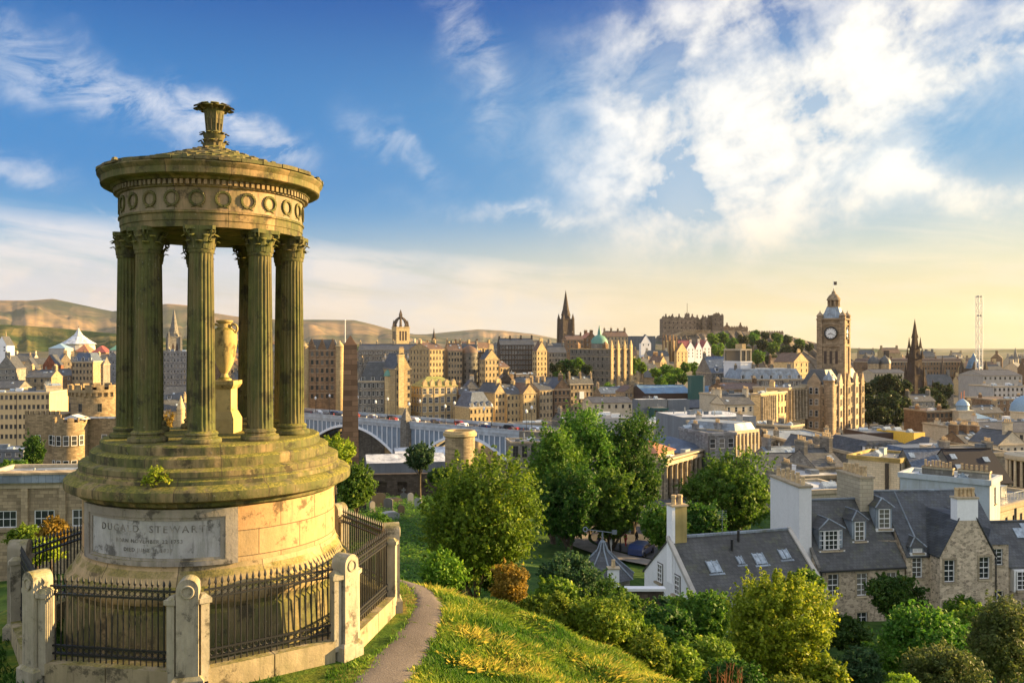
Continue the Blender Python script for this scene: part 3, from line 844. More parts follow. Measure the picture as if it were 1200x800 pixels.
for row in range(7):
    r1 = 1.90 - row * 0.26; r0 = r1 - 0.30; z1 = 103.045 + row * 0.0885; n = max(14, 44 - row * 5)
    for k in range(n):
        a0 = 2 * math.pi * (k + 0.5 * (row % 2)) / n; da = 2 * math.pi / n; pts = []
        for (r, s, dzz) in ((r0, -0.5, 0.075), (r0, 0.5, 0.075), (r1 - 0.06, 0.48, 0.035), (r1, 0.2, 0.03), (r1, -0.2, 0.03), (r1 - 0.06, -0.48, 0.035)):
            aa = a0 + s * da; pts.append((r * math.cos(aa), r * math.sin(aa), zl(z1 + dzz + rng.uniform(-.014, .014))))
        mb.extr(pts, (0, 0, -0.035))
for k in range(34):                                            # broken slabs along the eaves
    a = 2 * math.pi * k / 34; da = math.pi / 34 * .96; r1 = 1.985 + rng.uniform(-.03, .02); zt = 103.085 + rng.uniform(-.02, .015)
    if rng.random() < .12: r1 -= .07
    pts = [(r * math.cos(a + s * da), r * math.sin(a + s * da), zl(103.03)) for r, s in ((1.6, -1), (r1, -1), (r1 + rng.uniform(-.015, .015), 0), (r1, 1), (1.6, 1))]
    mb.extr(pts, (0, 0, zt - 103.03))
mb.lathe([(1.92, zl(103.03)), (1.2, zl(103.29)), (0.5, zl(103.53)), (0.0, zl(103.66))], 64)
for k in range(26):
    a = 2 * math.pi * k / 26 + rng.uniform(-.03, .03)
    if rng.random() < 0.25: continue
    mb.T = Matrix.Rotation(a, 4, 'Z'); h = rng.uniform(0.03, 0.085)
    mb.frus(1.91, 0, 0.10, 0.13, zl(103.04), 0.05, 0.07, zl(103.05) + h)
mb.T = None
mb.build('roof', S_ROOF, mon)
fin = lath('finial', [(0.40, 103.5), (0.34, 103.57), (0.25, 103.61), (0.20, 103.65), (0.15, 103.70), (0.13, 103.76), (0.17, 103.80), (0.20, 103.88), (0.14, 103.92), (0.125, 103.98), (0.13, 104.15), (0.17, 104.28), (0.20, 104.36), (0.16, 104.38)], S_ROOF, 24)
mb = MB()
for k in range(9): leaf_pts(mb, 2 * math.pi * k / 9, 103.60, 103.80, 0.18, 0.08, 0.07)
for k in range(9): leaf_pts(mb, 2 * math.pi * (k + .5) / 9, 103.74, 103.95, 0.15, 0.10, 0.065)
for k in range(8): leaf_pts(mb, 2 * math.pi * k / 8, 104.08, 104.47, 0.135, 0.23, 0.085)
for k in range(8): leaf_pts(mb, 2 * math.pi * (k + .5) / 8, 104.16, 104.49, 0.15, 0.19, 0.075)
for k in range(8):
    a = 2 * math.pi * (k + .25) / 8; mb.ring((.235 * math.cos(a), .235 * math.sin(a), zl(104.38)), (-math.sin(a), math.cos(a), 0), .045, .022, 10, 5)
for k in range(12):
    a = 2 * math.pi * k / 12; mb.tube((.13 * math.cos(a), .13 * math.sin(a), zl(103.95)), (.165 * math.cos(a), .165 * math.sin(a), zl(104.30)), .018, .014, 5)
mb.build('finial_leaves', S_ROOF, fin, smooth=30)

# inscription: curved panel, frame, letters, all on the drum
def arc_box(mb, p0, p1, z0, z1, r0, r1, n=24):
    vs = []; fs = []
    for k in range(n + 1):
        a = FACE + R(p0 + (p1 - p0) * k / n); c, s = math.cos(a), math.sin(a)
        vs += [(r0 * c, r0 * s, zl(z0)), (r1 * c, r1 * s, zl(z0)), (r1 * c, r1 * s, zl(z1)), (r0 * c, r0 * s, zl(z1))]
    for k in range(n):
        o = k * 4
        fs += [(o + 1, o + 5, o + 6, o + 2), (o + 2, o + 6, o + 7, o + 3), (o, o + 4, o + 5, o + 1), (o + 3, o + 7, o + 4, o)]
    fs += [(0, 1, 2, 3), (n * 4 + 3, n * 4 + 2, n * 4 + 1, n * 4)]
    mb._add(vs, fs)
PL, PR_ = -66.0, 9.5
mb = MB()
arc_box(mb, PL, PR_, 97.27, 97.40, 2.15, 2.235); arc_box(mb, PL, PR_, 96.50, 96.58, 2.15, 2.235)
arc_box(mb, PL, PL + 5, 96.58, 97.27, 2.15, 2.235, 4); arc_box(mb, PR_ - 5, PR_, 96.58, 97.27, 2.15, 2.235, 4)
arc_box(mb, PL + 5, PR_ - 5, 97.22, 97.27, 2.15, 2.212); arc_box(mb, PL + 5, PR_ - 5, 96.58, 96.62, 2.15, 2.212)
arc_box(mb, PL + 5, PL + 7, 96.62, 97.22, 2.15, 2.212, 3); arc_box(mb, PR_ - 7, PR_ - 5, 96.62, 97.22, 2.15, 2.212, 3)
mb.build('panel_frame', S_FRAMEP, mon, smooth=35)
mb = MB(); arc_box(mb, PL + 7, PR_ - 7, 96.62, 97.22, 2.15, 2.195)
ip = mb.build('inscription_panel', S_PANEL, mon, smooth=35)
def arc_text(txt, z, size, spread, phi):
    cu = bpy.data.curves.new('t', 'FONT'); cu.body = txt; cu.size = size; cu.align_x = 'CENTER'; cu.extrude = 0.004
    cu.space_character = spread; cu.resolution_u = 2
    to = bpy.data.objects.new('t', cu); COL.objects.link(to)
    bpy.context.view_layer.update()
    dg = bpy.context.evaluated_depsgraph_get()
    me = bpy.data.meshes.new_from_object(to.evaluated_get(dg))
    for v in me.vertices:
        a = FACE + R(phi) + v.co.x / 2.197; r = 2.197 + v.co.z
        v.co = (r * math.cos(a), r * math.sin(a), zl(z) + v.co.y)
    bpy.data.objects.remove(to); bpy.data.curves.remove(cu)
    me.materials.clear(); me.materials.append(S_DARK)
    o = bpy.data.objects.new('lettering', me); COL.objects.link(o); o.parent = ip
arc_text('DUGALD  STEWART', 97.03, 0.16, 1.35, -27.5)
arc_text('BORN NOVEMBER 22 1753', 96.86, 0.085, 1.2, -27.5)
arc_text('DIED JUNE 11 1828', 96.72, 0.085, 1.2, -27.5)

# the urn on its pedestal, inside the ring of columns
ped = thing('urn_pedestal', 'square yellowish stone pedestal inside the ring of columns, urn on top', 'pedestal', (MX + 0.10, MY + 0.28, 98.38))
mb = MB(); mb.cbox(0, 0, .50, .50, 0, .26); mb.frus(0, 0, .50, .50, .26, .38, .38, .40); mb.build('base', S_URN, ped)
mb = MB(); mb.cbox(0, 0, .36, .36, .40, .82); mb.build('shaft', S_URN, ped)
mb = MB(); mb.frus(0, 0, .40, .40, .82, .50, .50, .90); mb.cbox(0, 0, .50, .50, .90, .97); mb.build('cap', S_URN, ped)
urn = thing('stone_urn', 'two handled stone urn on the pedestal between the monument columns', 'urn', (MX + 0.10, MY + 0.28, 99.35)); urn.scale = (.76, .76, .90)
mb = MB(); mb.lathe([(.16, 0), (.17, .03), (.10, .07), (.07, .14), (.12, .2), (.2, .34), (.26, .55), (.30, .8), (.30, .95), (.25, 1.05), (.17, 1.10), (.15, 1.18), (.2, 1.22), (.2, 1.25), (.02, 1.27)], 40)
mb.build('body', S_URN, urn, smooth=45)
mb = MB(); mb.T = Matrix.Translation((.24, -.05, 1.08)); mb.ring((0, 0, 0), (0, 1, 0), .09, .025, 20, 8); mb.build('handle', S_URN, urn, smooth=60)
mb = MB(); mb.T = Matrix.Translation((-.24, .05, 1.08)); mb.ring((0, 0, 0), (0, 1, 0), .09, .025, 20, 8); mb.build('handle', S_URN, urn, smooth=60)

# ------------------------------------------------------------------ posts, kerbs and railings round it
FR = 3.25; OFF = R(-77.0 - 0.0)
pts8 = [(MX + FR * math.cos(OFF + R(45 * k)), MY + FR * math.sin(OFF + R(45 * k))) for k in range(8)]
wherep = {0: 'front stone railing post, round topped, before the drum', 1: 'round topped stone railing post beside the path, lit on its right side', 2: 'square shouldered stone railing post at the bend of the path', 3: 'stone railing post behind the drum on its right',
          4: 'stone railing post hidden behind the monument drum', 5: 'stone railing post at the far left behind the drum', 6: 'round topped stone railing post cut by the left edge of the photo', 7: 'round topped stone railing post at lower left with a side pier'}
def post_parts(p):
    mb = MB()                                                  # local x points outwards
    mb.cbox(0, 0, .40, .46, 0, .26); mb.frus(0, 0, .40, .46, .26, .32, .36, .31)
    mb.cbox(0, 0, .30, .31, .31, 1.58)
    n = 12; pr = [(0, -.155, 1.58)] + [(0, -.155 * math.cos(math.pi * i / n), 1.58 + .155 * math.sin(math.pi * i / n)) for i in range(1, n)] + [(0, .155, 1.58)]
    mb.T = Matrix.Translation((-.15, 0, 0)); mb.extr(pr, (.30, 0, 0)); mb.T = None
    mb.build('pillar', S_POST, p)
    mb = MB(); mb.ring((.155, 0, 1.55), (1, 0, 0), .085, .016, 24, 6); mb.build('roundel', S_POST, p, smooth=50)
    mb = MB()
    for s in (-1, 1):
        mb.T = Matrix.Translation((-.02, s * .205, 0)) @ Matrix.Rotation(s * R(22.5), 4, 'Z')
        mb.cbox(0, 0, .20, .12, .2, 1.36); mb.cbox(0, 0, .26, .18, 1.36, 1.43); mb.frus(0, 0, .22, .14, 1.43, .12, .06, 1.48)
    mb.T = None
    mb.build('flank_pier', S_POST, p)
P0 = None
for k in range(8):
    a = OFF + R(45 * k)
    if P0 is None:
        P0 = p = thing('stone_post', wherep[k], 'railing post', (*pts8[k], 94.86), a, 'stone posts round the monument'); post_parts(p)
    else:
        p = dup(P0, None, (*pts8[k], 94.86), a); p['label'] = wherep[k]
    if k == 2: p.scale = (1, 1, 1.0)
wherek = ['low stone kerb under the green railing facing the path', 'low stone kerb on the right by the bend of the path', 'stone kerb behind the monument on the right', 'stone kerb directly behind the monument', 'stone kerb at the back left of the monument', 'stone kerb along the far left side', 'stone kerb at the left edge of the photo', 'shaded low stone kerb under the black railing at lower left']
wherer = ['railing between the front post and the post beside the path, yellow light through its bars', 'short iron railing panel at the bend of the path', 'iron railing panel on the right, behind the drum', 'iron railing panel hidden behind the drum', 'iron railing panel at the back left', 'dark railing panel sloping away at the left behind the monument', 'railing panel at the left edge seen almost end on', 'black railing panel at lower left in shade with spear heads']
bar0 = None
for k in range(8):
    p, q = Vector(pts8[k]), Vector(pts8[(k + 1) % 8]); d = (q - p); L = d.length; a = math.atan2(d.y, d.x); mid = (p + q) / 2
    mb = MB(); h = L / 2 - .24
    mb.box(-h, -0.01, -.16, .16, 0, .36); mb.box(.01, h, -.16, .16, 0, .36)
    mb.box(-h, h, -.13, .13, 0.05, .352)
    o = mb.build('kerb', S_KERB, loc=(mid.x, mid.y, 94.88), rotz=a); tag(o, wherek[k], 'kerb', 'kerbs under the railings')
    t = thing('iron_railing', wherer[k], 'railing', (mid.x, mid.y, 95.23), a, 'iron railing panels round the monument')
    hb = L / 2 - .30
    for zr in (.10, .22, 1.0, 1.12):
        mb = MB(); mb.box(-hb - .08, hb + .08, -.018, .018, zr, zr + .028); mb.build('rail', IRON, t)
    nb = 21
    for i in range(nb):
        x = -hb + 2 * hb * i / (nb - 1)
        if bar0 is None:
            mb = MB(); mb.tube((0, 0, .0), (0, 0, 1.18), .0125, .0125, 6); mb.ring((0, 0, 1.17), (0, 0, 1), .012, .008, 8, 5)
            mb.lathe([(.006, 1.18), (.024, 1.225), (.016, 1.26), (.0, 1.32)], 6)
            bar0 = br_ = mb.build('bar', IRON, t)
        else: br_ = dup(bar0, t)
        br_.location = (x, 0, 0)
    mb = MB()                                                  # curled scroll work between the paired rails
    for i in range(nb - 1):
        x = -hb + 2 * hb * (i + .5) / (nb - 1)
        for zc in (.174, 1.074): mb.ring((x, 0, zc), (0, 1, 0), .036, .006, 10, 4)
    mb.build('scrollwork', IRON, t)
# ------------------------------------------------------------------ buildings
_wm = {}
def window_mesh(w, h, style):
    """recessed window set in its opening: pane, frame, glazing bars, sill. origin at sill centre, -y outwards"""
    k = (round(w, 2), round(h, 2), style)
    if k in _wm: return _wm[k]
    mb = MB(); fr = 1 if style != 'dark' else 2
    t = 0.07 if w < 1.6 else 0.09
    mb.box(-w / 2, w / 2, .0, .02, 0, h, 0)
    for x0, x1, z0, z1 in ((-w / 2, -w / 2 + t, 0, h), (w / 2 - t, w / 2, 0, h), (-w / 2 + t, w / 2 - t, 0, t), (-w / 2 + t, w / 2 - t, h - t, h)): mb.box(x0, x1, -.05, -.003, z0, z1, fr)
    mb.box(-w / 2 + t, w / 2 - t, -.045, -.004, h * .5 - .03, h * .5 + .03, fr)
    if style in ('sash', 'dark', 'wide'):
        n = 2 if style != 'wide' else 3
        for i in range(1, n):
            x = -w / 2 + w * i / n; mb.box(x - .022, x + .022, -.035, -.005, t, h - t, fr)
    if style == 'sash':
        for z in (h * .26, h * .76): mb.box(-w / 2 + t, w / 2 - t, -.034, -.006, z - .018, z + .018, fr)
    mb.box(-w / 2 - .1, w / 2 + .1, -.26, -.06, -.12, -.0, 3)
    o = mb.build('window', [GLASS, FRAME, DFRAME, TRIM]); me = o.data; bpy.data.objects.remove(o)
    _wm[k] = me; return me


def wall_grid(mb, L, z0, z1, holes, T, rec=.16):
    """one wall in its own plane (x along, -y outwards) with real openings"""
    xs = sorted({0, L, *[h[0] for h in holes], *[h[1] for h in holes]}); zs = sorted({z0, z1, *[h[2] for h in holes], *[h[3] for h in holes]})
    mb.T = T
    for i in range(len(xs) - 1):
        for j in range(len(zs) - 1):
            cx, cz = (xs[i] + xs[i + 1]) / 2, (zs[j] + zs[j + 1]) / 2
            if any(h[0] < cx < h[1] and h[2] < cz < h[3] for h in holes): continue
            mb.poly([(xs[i], 0, zs[j]), (xs[i + 1], 0, zs[j]), (xs[i + 1], 0, zs[j + 1]), (xs[i], 0, zs[j + 1])])
    for a, c, e, g in holes:
        for P in ([(a, 0, e), (a, rec, e), (a, rec, g), (a, 0, g)], [(c, 0, e), (c, 0, g), (c, rec, g), (c, rec, e)],
                  [(a, 0, g), (a, rec, g), (c, rec, g), (c, 0, g)], [(a, 0, e), (c, 0, e), (c, rec, e), (a, rec, e)], [(a, rec, e), (c, rec, e), (c, rec, g), (a, rec, g)]): mb.poly(P)
    mb.T = None


def faceT(side, W, D):
    if side == 'R': return Matrix.Identity(4)
    if side == 'L': return Matrix.Translation((0, D, 0)) @ Matrix.Rotation(R(-90), 4, 'Z')
    if side == 'E': return Matrix.Translation((W, 0, 0)) @ Matrix.Rotation(R(90), 4, 'Z')
    return Matrix.Translation((W, D, 0)) @ Matrix.Rotation(R(180), 4, 'Z')


def prism_roof(mb, W, D, ze, h, axis, oh=.25, th=.14, mi=0):
    """two slopes with a little thickness, sitting on the wall heads"""
    sl = 2 * h / (D if axis == 'x' else W)
    if axis == 'x':
        for y0, s in ((-oh, 1), (D + oh, -1)):
            mb.extr([(-oh * .4, y0, ze - oh * sl), (W + oh * .4, y0, ze - oh * sl), (W + oh * .4, D / 2, ze + h), (-oh * .4, D / 2, ze + h)], (0, 0, th), mi)
    else:
        for x0 in (-oh, W + oh):
            mb.extr([(x0, -oh * .4, ze - oh * sl), (x0, D + oh * .4, ze - oh * sl), (W / 2, D + oh * .4, ze + h), (W / 2, -oh * .4, ze + h)], (0, 0, th), mi)


def chimney_mb(w, d, z0, z1, npots, axis='y', band=True):
    mb = MB(); mb.cbox(0, 0, w, d, z0, z1, 0)
    if band: mb.cbox(0, 0, w + .16, d + .16, z1 - .22, z1 + .0, 1)
    for i in range(npots):
        t = (i + .5) / npots - .5; hh = rng.uniform(.55, .85)
        cx, cy = (0, t * (d - .2)) if axis == 'y' else (t * (w - .2), 0)
        mb.lathe([(.16, z1 - .02), (.13, z1 + hh * .8), (.16, z1 + hh * .85), (.15, z1 + hh)], 7, cx, cy, 2)
    return mb


SKYG = plain('rooflight_glazing', (.30, .36, .42), .15, var=.3, spec=.8)
DRAIN = plain('drainpipe_paint', (.07, .06, .055), .6)
BUILT = []
def B(label, px0, pxc, px1, ytop, Y, a=0, D=None, roof=('x', 2.5), wall='tan', rm='slate', R_=(0, 0), L_=(0, 0), win=(1.0, 1.7), st='plain', ch=0, dorm=0, zb=None, name='tenement', cat='building', group=None, fh=3.3, corn=True, top=.8, trim=None, zabs=None, chm=None, grp=None, skirt=3):
    k0, kc, k1 = [(p - 600) / 1000 for p in (px0, pxc, px1)]
    xc = kc * Y
    if wall == 'gold' and Y > 300: a = max(a, 33)
    a += 3
    while True:                                                # keep the right hand face open to the viewer
        a -= 3; ca, sa = math.cos(R(a)), math.sin(R(a)); Wd = (k1 * Y - xc) / (ca - k1 * sa)
        if a <= 12 or 0 < Wd < 3.2 * (k1 * Y - xc) + 2: break
    a = R(a)
    if D is None:
        dn = -sa - k0 * ca
        D = (k0 * Y - xc) / dn if abs(dn) > 1e-4 else 14
        if not 3 < D < 60: D = 14
    assert 0 < Wd < 400 and 0 < D < 400, (label, Wd, D)
    ze = (100 + (405 - ytop) / 1000 * Y) if zabs is None else zabs
    if zb is None:
        cs = [(xc + ca * u - sa * v, Y + sa * u + ca * v) for u, v in ((0, 0), (Wd, 0), (0, D), (Wd, D))]
        zb = min(hz(*c) for c in cs) - .5
    zb = min(zb, ze - 3)
    H = ze - zb
    t = thing(name, label, cat, (xc, Y, zb), a, group)
    mb = MB(); wins = []
    for side, (n, rows) in (('R', R_), ('L', L_)):
        Ls = Wd if side == 'R' else D; holes = []
        w = min(win[0], .62 * Ls / max(n, 1)); h = win[1]
        for r in range(rows):
            z1 = H - top - r * fh; z0 = z1 - h
            if z0 < .4: break
            for i in range(n):
                x = Ls * (i + .5) / n
                holes.append((x - w / 2, x + w / 2, z0, z1)); wins.append((side, x, z0, w, h))
        wall_grid(mb, Ls, 0, H, holes, faceT(side, Wd, D))
    wall_grid(mb, D, 0, H, [], faceT('E', Wd, D)); wall_grid(mb, Wd, 0, H, [], faceT('B', Wd, D))
    kind, rh = roof
    if st == 'dark' and Y < 600 and wall in ('grey', 'tan', 'brown', 'dark', 'cool') and len(label) % 5 < 2: st = 'plain'
    if kind == 'x':
        for x in (0.0, Wd): mb.poly([(x, 0, H), (x, D, H), (x, D / 2, H + rh)])
    if kind == 'y':
        for y in (0.0, D): mb.poly([(0, y, H), (Wd, y, H), (Wd / 2, y, H + rh)])
    if kind == 'flat':
        mb.poly([(.0, .0, H - .5), (Wd, 0, H - .5), (Wd, D, H - .5), (0, D, H - .5)])
    WM = WALL[wall] if isinstance(wall, str) else wall
    mb.build('wall', WM, t)
    TM = trim or (TRIM if wall in ('tan', 'gold', 'cream', 'grey', 'brown', 'pale') else WM)
    if corn:
        mb = MB(); e = .22
        for (x0, x1, y0, y1) in ((-e, Wd + e, -e, .25), (-e, Wd + e, D - .25, D + e), (-e, .25, .25, D - .25), (Wd - .25, Wd + e, .25, D - .25)):
            mb.box(x0, x1, y0, y1, H - .28, H + (.35 if kind in ('flat', 'mansard') else .02))
        mb.build('cornice', TM, t)
    for side, x, z0, w, h in wins:
        o = bpy.data.objects.new('window', window_mesh(w, h, st)); COL.objects.link(o); o.parent = t
        T = faceT(side, Wd, D); p = T @ Vector((x, .12, z0)); o.location = p; o.rotation_euler.z = {'R': 0, 'L': R(-90)}[side]
    mb = MB()
    if kind in ('x', 'y'):
        prism_roof(mb, Wd, D, H, rh, kind)
        if kind == 'x': mb.box(-.1, Wd + .1, D / 2 - .14, D / 2 + .14, H + rh + .08, H + rh + .24)
        else: mb.box(Wd / 2 - .14, Wd / 2 + .14, -.1, D + .1, H + rh + .08, H + rh + .24)
    elif kind == 'hip':
        e = .3; m = min(Wd, D) / 2
        if Wd >= D: A, Bp = (m, D / 2), (Wd - m, D / 2)
        else: A, Bp = (Wd / 2, m), (Wd / 2, D - m)
        z = H + .02; c = [(-e, -e, z), (Wd + e, -e, z), (Wd + e, D + e, z), (-e, D + e, z)]; q = [(*A, H + rh), (*Bp, H + rh)]
        vs = c + q + [(x, y, z - .12) for x, y, z in c]
        fs = [(0, 1, 5, 4), (2, 3, 4, 5), (1, 2, 5), (3, 0, 4)] if Wd >= D else [(0, 1, 4), (1, 2, 5, 4), (2, 3, 5), (3, 0, 4, 5)]
        mb._add(vs, fs + [(9, 8, 7, 6), (0, 6, 7, 1), (1, 7, 8, 2), (2, 8, 9, 3), (3, 9, 6, 0)])
    elif kind == 'mansard':
        i = rh * .45; mb.frus(Wd / 2, D / 2, Wd - .5, D - .5, H, Wd - .5 - 2 * i, D - .5 - 2 * i, H + rh)
    elif kind == 'flat':
        mb.box(.26, Wd - .26, .26, D - .26, H - .3, H - .05)
    rf = mb.build('roof', ROOF[rm], t)
    if kind == 'flat' and ch == 0 and corn and 130 < Y < 520 and Wd > 5 and D > 8 and name in ('tenement',): ch = 2
    # chimney stacks astride the ridge
    if ch:
        for i in range(ch):
            f = (i / (ch - 1) if ch > 1 else .12); hh = rng.uniform(1.6, 2.4)
            if kind == 'x':
                dd = min(2.6, max(1.4, D * .3)); cb = chimney_mb(.75, dd, H + rh * .45, H + rh + hh, max(2, int(dd / .5))); loc = (.38 + (Wd - .76) * f, D / 2, 0)
            elif kind == 'y':
                dd = min(2.6, max(1.4, Wd * .3)); cb = chimney_mb(dd, .75, H + rh * .45, H + rh + hh, max(2, int(dd / .5)), 'x'); loc = (Wd / 2, .38 + (D - .76) * f, 0)
            else:
                cb = chimney_mb(.8, 2.0, H - .4, H + rh + hh, 4); loc = (Wd * (.08 + .84 * f), D * .5, 0)
            c = cb.build('chimney', [WM if wall not in ('white',) else WALL['pale'], TM, POT], rf, loc=loc)
    if Y < 600 and (R_[1] > 2 or L_[1] > 2):                    # string courses between the floors
        mb = MB()
        for r in range(1, max(R_[1], L_[1])):
            z_ = H - top - r * fh + .35
            if z_ < 1 or (r + len(label)) % 3 == 0: continue
            mb.box(-.09, Wd + .09, -.10, -.003, z_, z_ + .2)
            if L_[1]: mb.box(-.10, -.003, .001, D, z_, z_ + .2)
        if mb.f: mb.build('string_course', TM, t)
    if kind == 'x' and Y < 520 and rh > 1.8:                     # rooflights and vents on the slope
        for _ in range(rng.randint(1, 4)):
            v_ = rng.uniform(.25, .75); x = Wd * rng.uniform(.1, .9); mb = MB(); mb.T = Matrix.Translation((x, D / 2 * v_, H + rh * v_ + .12)) @ Matrix.Rotation(math.atan2(rh, D / 2), 4, 'X'); mb.box(-.45, .45, 0, 1.0, .02, .12); mb.build('rooflight', SKYG, rf)
    for i in range(dorm):                                      # dormers on the slope of the right hand face
        f = (i + .5) / dorm; x = Wd * f; sl = (rh / (D / 2)) if kind == 'x' else (1 / .45 if kind == 'mansard' else 1.0)
        yv = .7 if kind == 'x' else .5; z0 = H + yv * sl * (1 if kind == 'x' else .0) + (.15 if kind == 'x' else .3); w = 1.5; hh = 1.7
        d = MB(); d.box(x - w / 2, x + w / 2, yv, yv + min(2.2, hh / max(sl, .4)), z0, z0 + hh, 0)
        d.box(x - w / 2 + .15, x + w / 2 - .15, yv - .05, yv - .004, z0 + .25, z0 + hh - .1, 1); d.box(x - .04, x + .04, yv - .08, yv - .05, z0 + .25, z0 + hh - .1, 0)
        d.extr([(x - w / 2 - .12, yv - .15, z0 + hh), (x + w / 2 + .12, yv - .15, z0 + hh), (x, yv - .15, z0 + hh + .65)], (0, 2.4, 0), 2)
        d.build('dormer', [FRAME, GLASS, ROOF[rm]], t)
    if kind == 'flat' and Wd * D > 40 and Y < 480:              # what stands on a flat roof
        for _ in range(min(9, 2 + int(Wd * D / 45))):
            x, y = rng.uniform(.12, .88) * Wd, rng.uniform(.12, .88) * D; k_ = rng.random(); mb = MB()
            if k_ < .35: w_, d_, h_ = rng.uniform(1, 2.6), rng.uniform(.8, 2), rng.uniform(.5, 1.5); mb.cbox(x, y, w_, d_, H - .1, H + h_); mb.cbox(x, y, w_ + .15, d_ + .15, H + h_, H + h_ + .08); nm, mt = 'plant_box', rng.choice([ROOF['lead'], WALL['panel'], FRAME])
            elif k_ < .6: w_ = rng.uniform(1.2, 3); mb.extr([(x - w_ / 2, y - .7, H - .1), (x - w_ / 2, y + .7, H - .1), (x - w_ / 2, y + .7, H + .35), (x - w_ / 2, y, H + .95), (x - w_ / 2, y - .7, H + .35)], (w_, 0, 0)); nm, mt = 'rooflight', SKYG
            elif k_ < .8: mb.tube((x, y, H - .1), (x, y, H + rng.uniform(.8, 2)), .14, n=8); mb.tube((x, y, H + .6), (x + 1.2, y, H + .6), .1, n=6); nm, mt = 'vent_pipe', ROOF['lead']
            else: w_ = rng.uniform(2, 5); mb.box(x - w_ / 2, x + w_ / 2, y - .05, y + .05, H + .75, H + .82); [mb.cbox(x - w_ / 2 + w_ * i / 4, y, .06, .06, H - .1, H + .75) for i in range(5)]; nm, mt = 'handrail', ROOF['lead']
            mb.build(nm, mt, t)
    if R_[1] > 1 and Wd > 6 and Y < 520:
        for f in ((.02, .98) if Wd < 16 else (.02, .34, .67, .98)):
            mb = MB(); mb.box(Wd * f - .06, Wd * f + .06, -.16, -.02, 0, H - .3); mb.build('downpipe', DRAIN, t)
    BUILT.append((label, t))
    t['_w'] = (Wd, D, H, rh)
    return t


def extra(t, mb, name, mats, smooth=None):
    return mb.build(name, mats, t, smooth=smooth)


# ---- lower left: low stone building with white framed windows
t = B('low flat roofed stone building at lower left with buff pilasters and white windows', -70, -60, 118, 570, 88, 6, D=14, roof=('flat', 0), wall='tan', rm='lead', R_=(4, 1), win=(2.0, 1.75), st='wide', top=2.6, name='low_stone_building', cat='building')
Wd, D, H, rh = t['_w']
for i in range(5):
    mb = MB(); x = Wd * i / 4; mb.box(x - .32, x + .32, -.28, -.002, 0, H - .3); extra(t, mb, 'pilaster', WALL['tan'])
mb = MB(); mb.box(-.6, Wd + .6, -.75, 1.2, H + .36, H + 1.2); extra(t, mb, 'parapet_band', ROOF['lead'])
mb = MB(); mb.box(-.6, Wd + .6, -.9, 1.0, H + 1.21, H + 1.42); extra(t, mb, 'coping', WALL['tan'])
mb = MB(); mb.box(-.3, Wd + .3, -.42, -.01, H - 4.75, H - 4.45); extra(t, mb, 'string_course', WALL['tan'])

# ---- governor's house: castellated
def castellated_drum(t, name, cx, cy, r, z0, z1, mat, n=40, merl=14, corbel=True, seg=None):
    mb = MB(); mb.lathe([(r, z0), (r, z1)], n, cx, cy)
    if corbel:
        for k in range(merl * 2):
            a = 2 * math.pi * k / (merl * 2); mb.T = Matrix.Translation((cx, cy, 0)) @ Matrix.Rotation(a, 4, 'Z'); mb.box(r - .05, r + .38, -.2, .2, z1 - 1.5, z1 - .7)
        mb.T = None
        mb.lathe([(r, z1 - .75), (r + .42, z1 - .7), (r + .42, z1), (r - .1, z1)], n, cx, cy)
    rr = r + (.42 if corbel else 0)
    for k in range(merl):
        a0 = 2 * math.pi * k / merl; a1 = a0 + 2 * math.pi / merl * .62; m = 4; pts = []
        for i in range(m + 1):
            a = a0 + (a1 - a0) * i / m; pts.append((cx + rr * math.cos(a), cy + rr * math.sin(a), z1))
        for i in range(m, -1, -1):
            a = a0 + (a1 - a0) * i / m; pts.append((cx + (rr - .5) * math.cos(a), cy + (rr - .5) * math.sin(a), z1))
        mb.extr(pts, (0, 0, 1.0))
    return mb.build(name, mat, t, smooth=30)
Yg = 188
t = thing('castellated_house', 'castellated stone house with a big round battlemented tower at left', 'castle house', (X(100, Yg), Yg, 66))
gz = lambda py, Y=Yg: Z(py, Y) - 66
G1 = masonry('castle_house_stone', (0.34, 0.25, 0.14), dirt=0.5)
castellated_drum(t, 'round_tower', 0, 6, 5.9, 0, gz(456, 190), G1, 48, 16)
castellated_drum(t, 'bow_front', -2.3, -2.0, 3.4, 0, gz(493), G1, 32, 10, corbel=False)
mb = MB(); mb.box(-12.5, -4.6, -1.5, 8, 0, gz(485)); mb.box(1.0, 10.5, 0, 9, 0, gz(491))
for k in range(7): mb.box(-12.5 + k * 1.15, -12.5 + k * 1.15 + .7, -1.5, -1.0, gz(485), gz(485) + .8)
for k in range(9): mb.box(1.2 + k * 1.05, 1.2 + k * 1.05 + .62, 0, .5, gz(491), gz(491) + .6)
mb.build('wall', G1, t)
mb = MB(); mb.extr([(-3.9, -3.6, gz(490)), (1.6, -3.6, gz(490)), (-1.2, -3.6, gz(484.5))], (0, 6, 0)); mb.box(1.2, 10.6, -.3, .4, gz(490), gz(488)); mb.build('roof', ROOF['whit'], t)
def put_windows(t, spots, w, h, st, rz=0):
    for x, y, z, r in spots:
        o = bpy.data.objects.new('window', window_mesh(w, h, st)); COL.objects.link(o); o.parent = t; o.location = (x, y, z); o.rotation_euler.z = r
sp = []
for zr in (gz(519), gz(547)):
    for k in range(5):
        a = R(-128 + k * 26); sp.append((-2.3 + 3.46 * math.cos(a), -2 + 3.46 * math.sin(a), zr, a + R(90)))
put_windows(t, sp, 1.15, 2.1, 'plain')
put_windows(t, [(-9.6, -1.52, gz(520), 0), (-6.6, -1.52, gz(520), 0), (-9.6, -1.52, gz(548), 0), (4.2, -.02, gz(520), 0), (7.6, -.02, gz(520), 0)], 1.2, 2.1, 'plain')
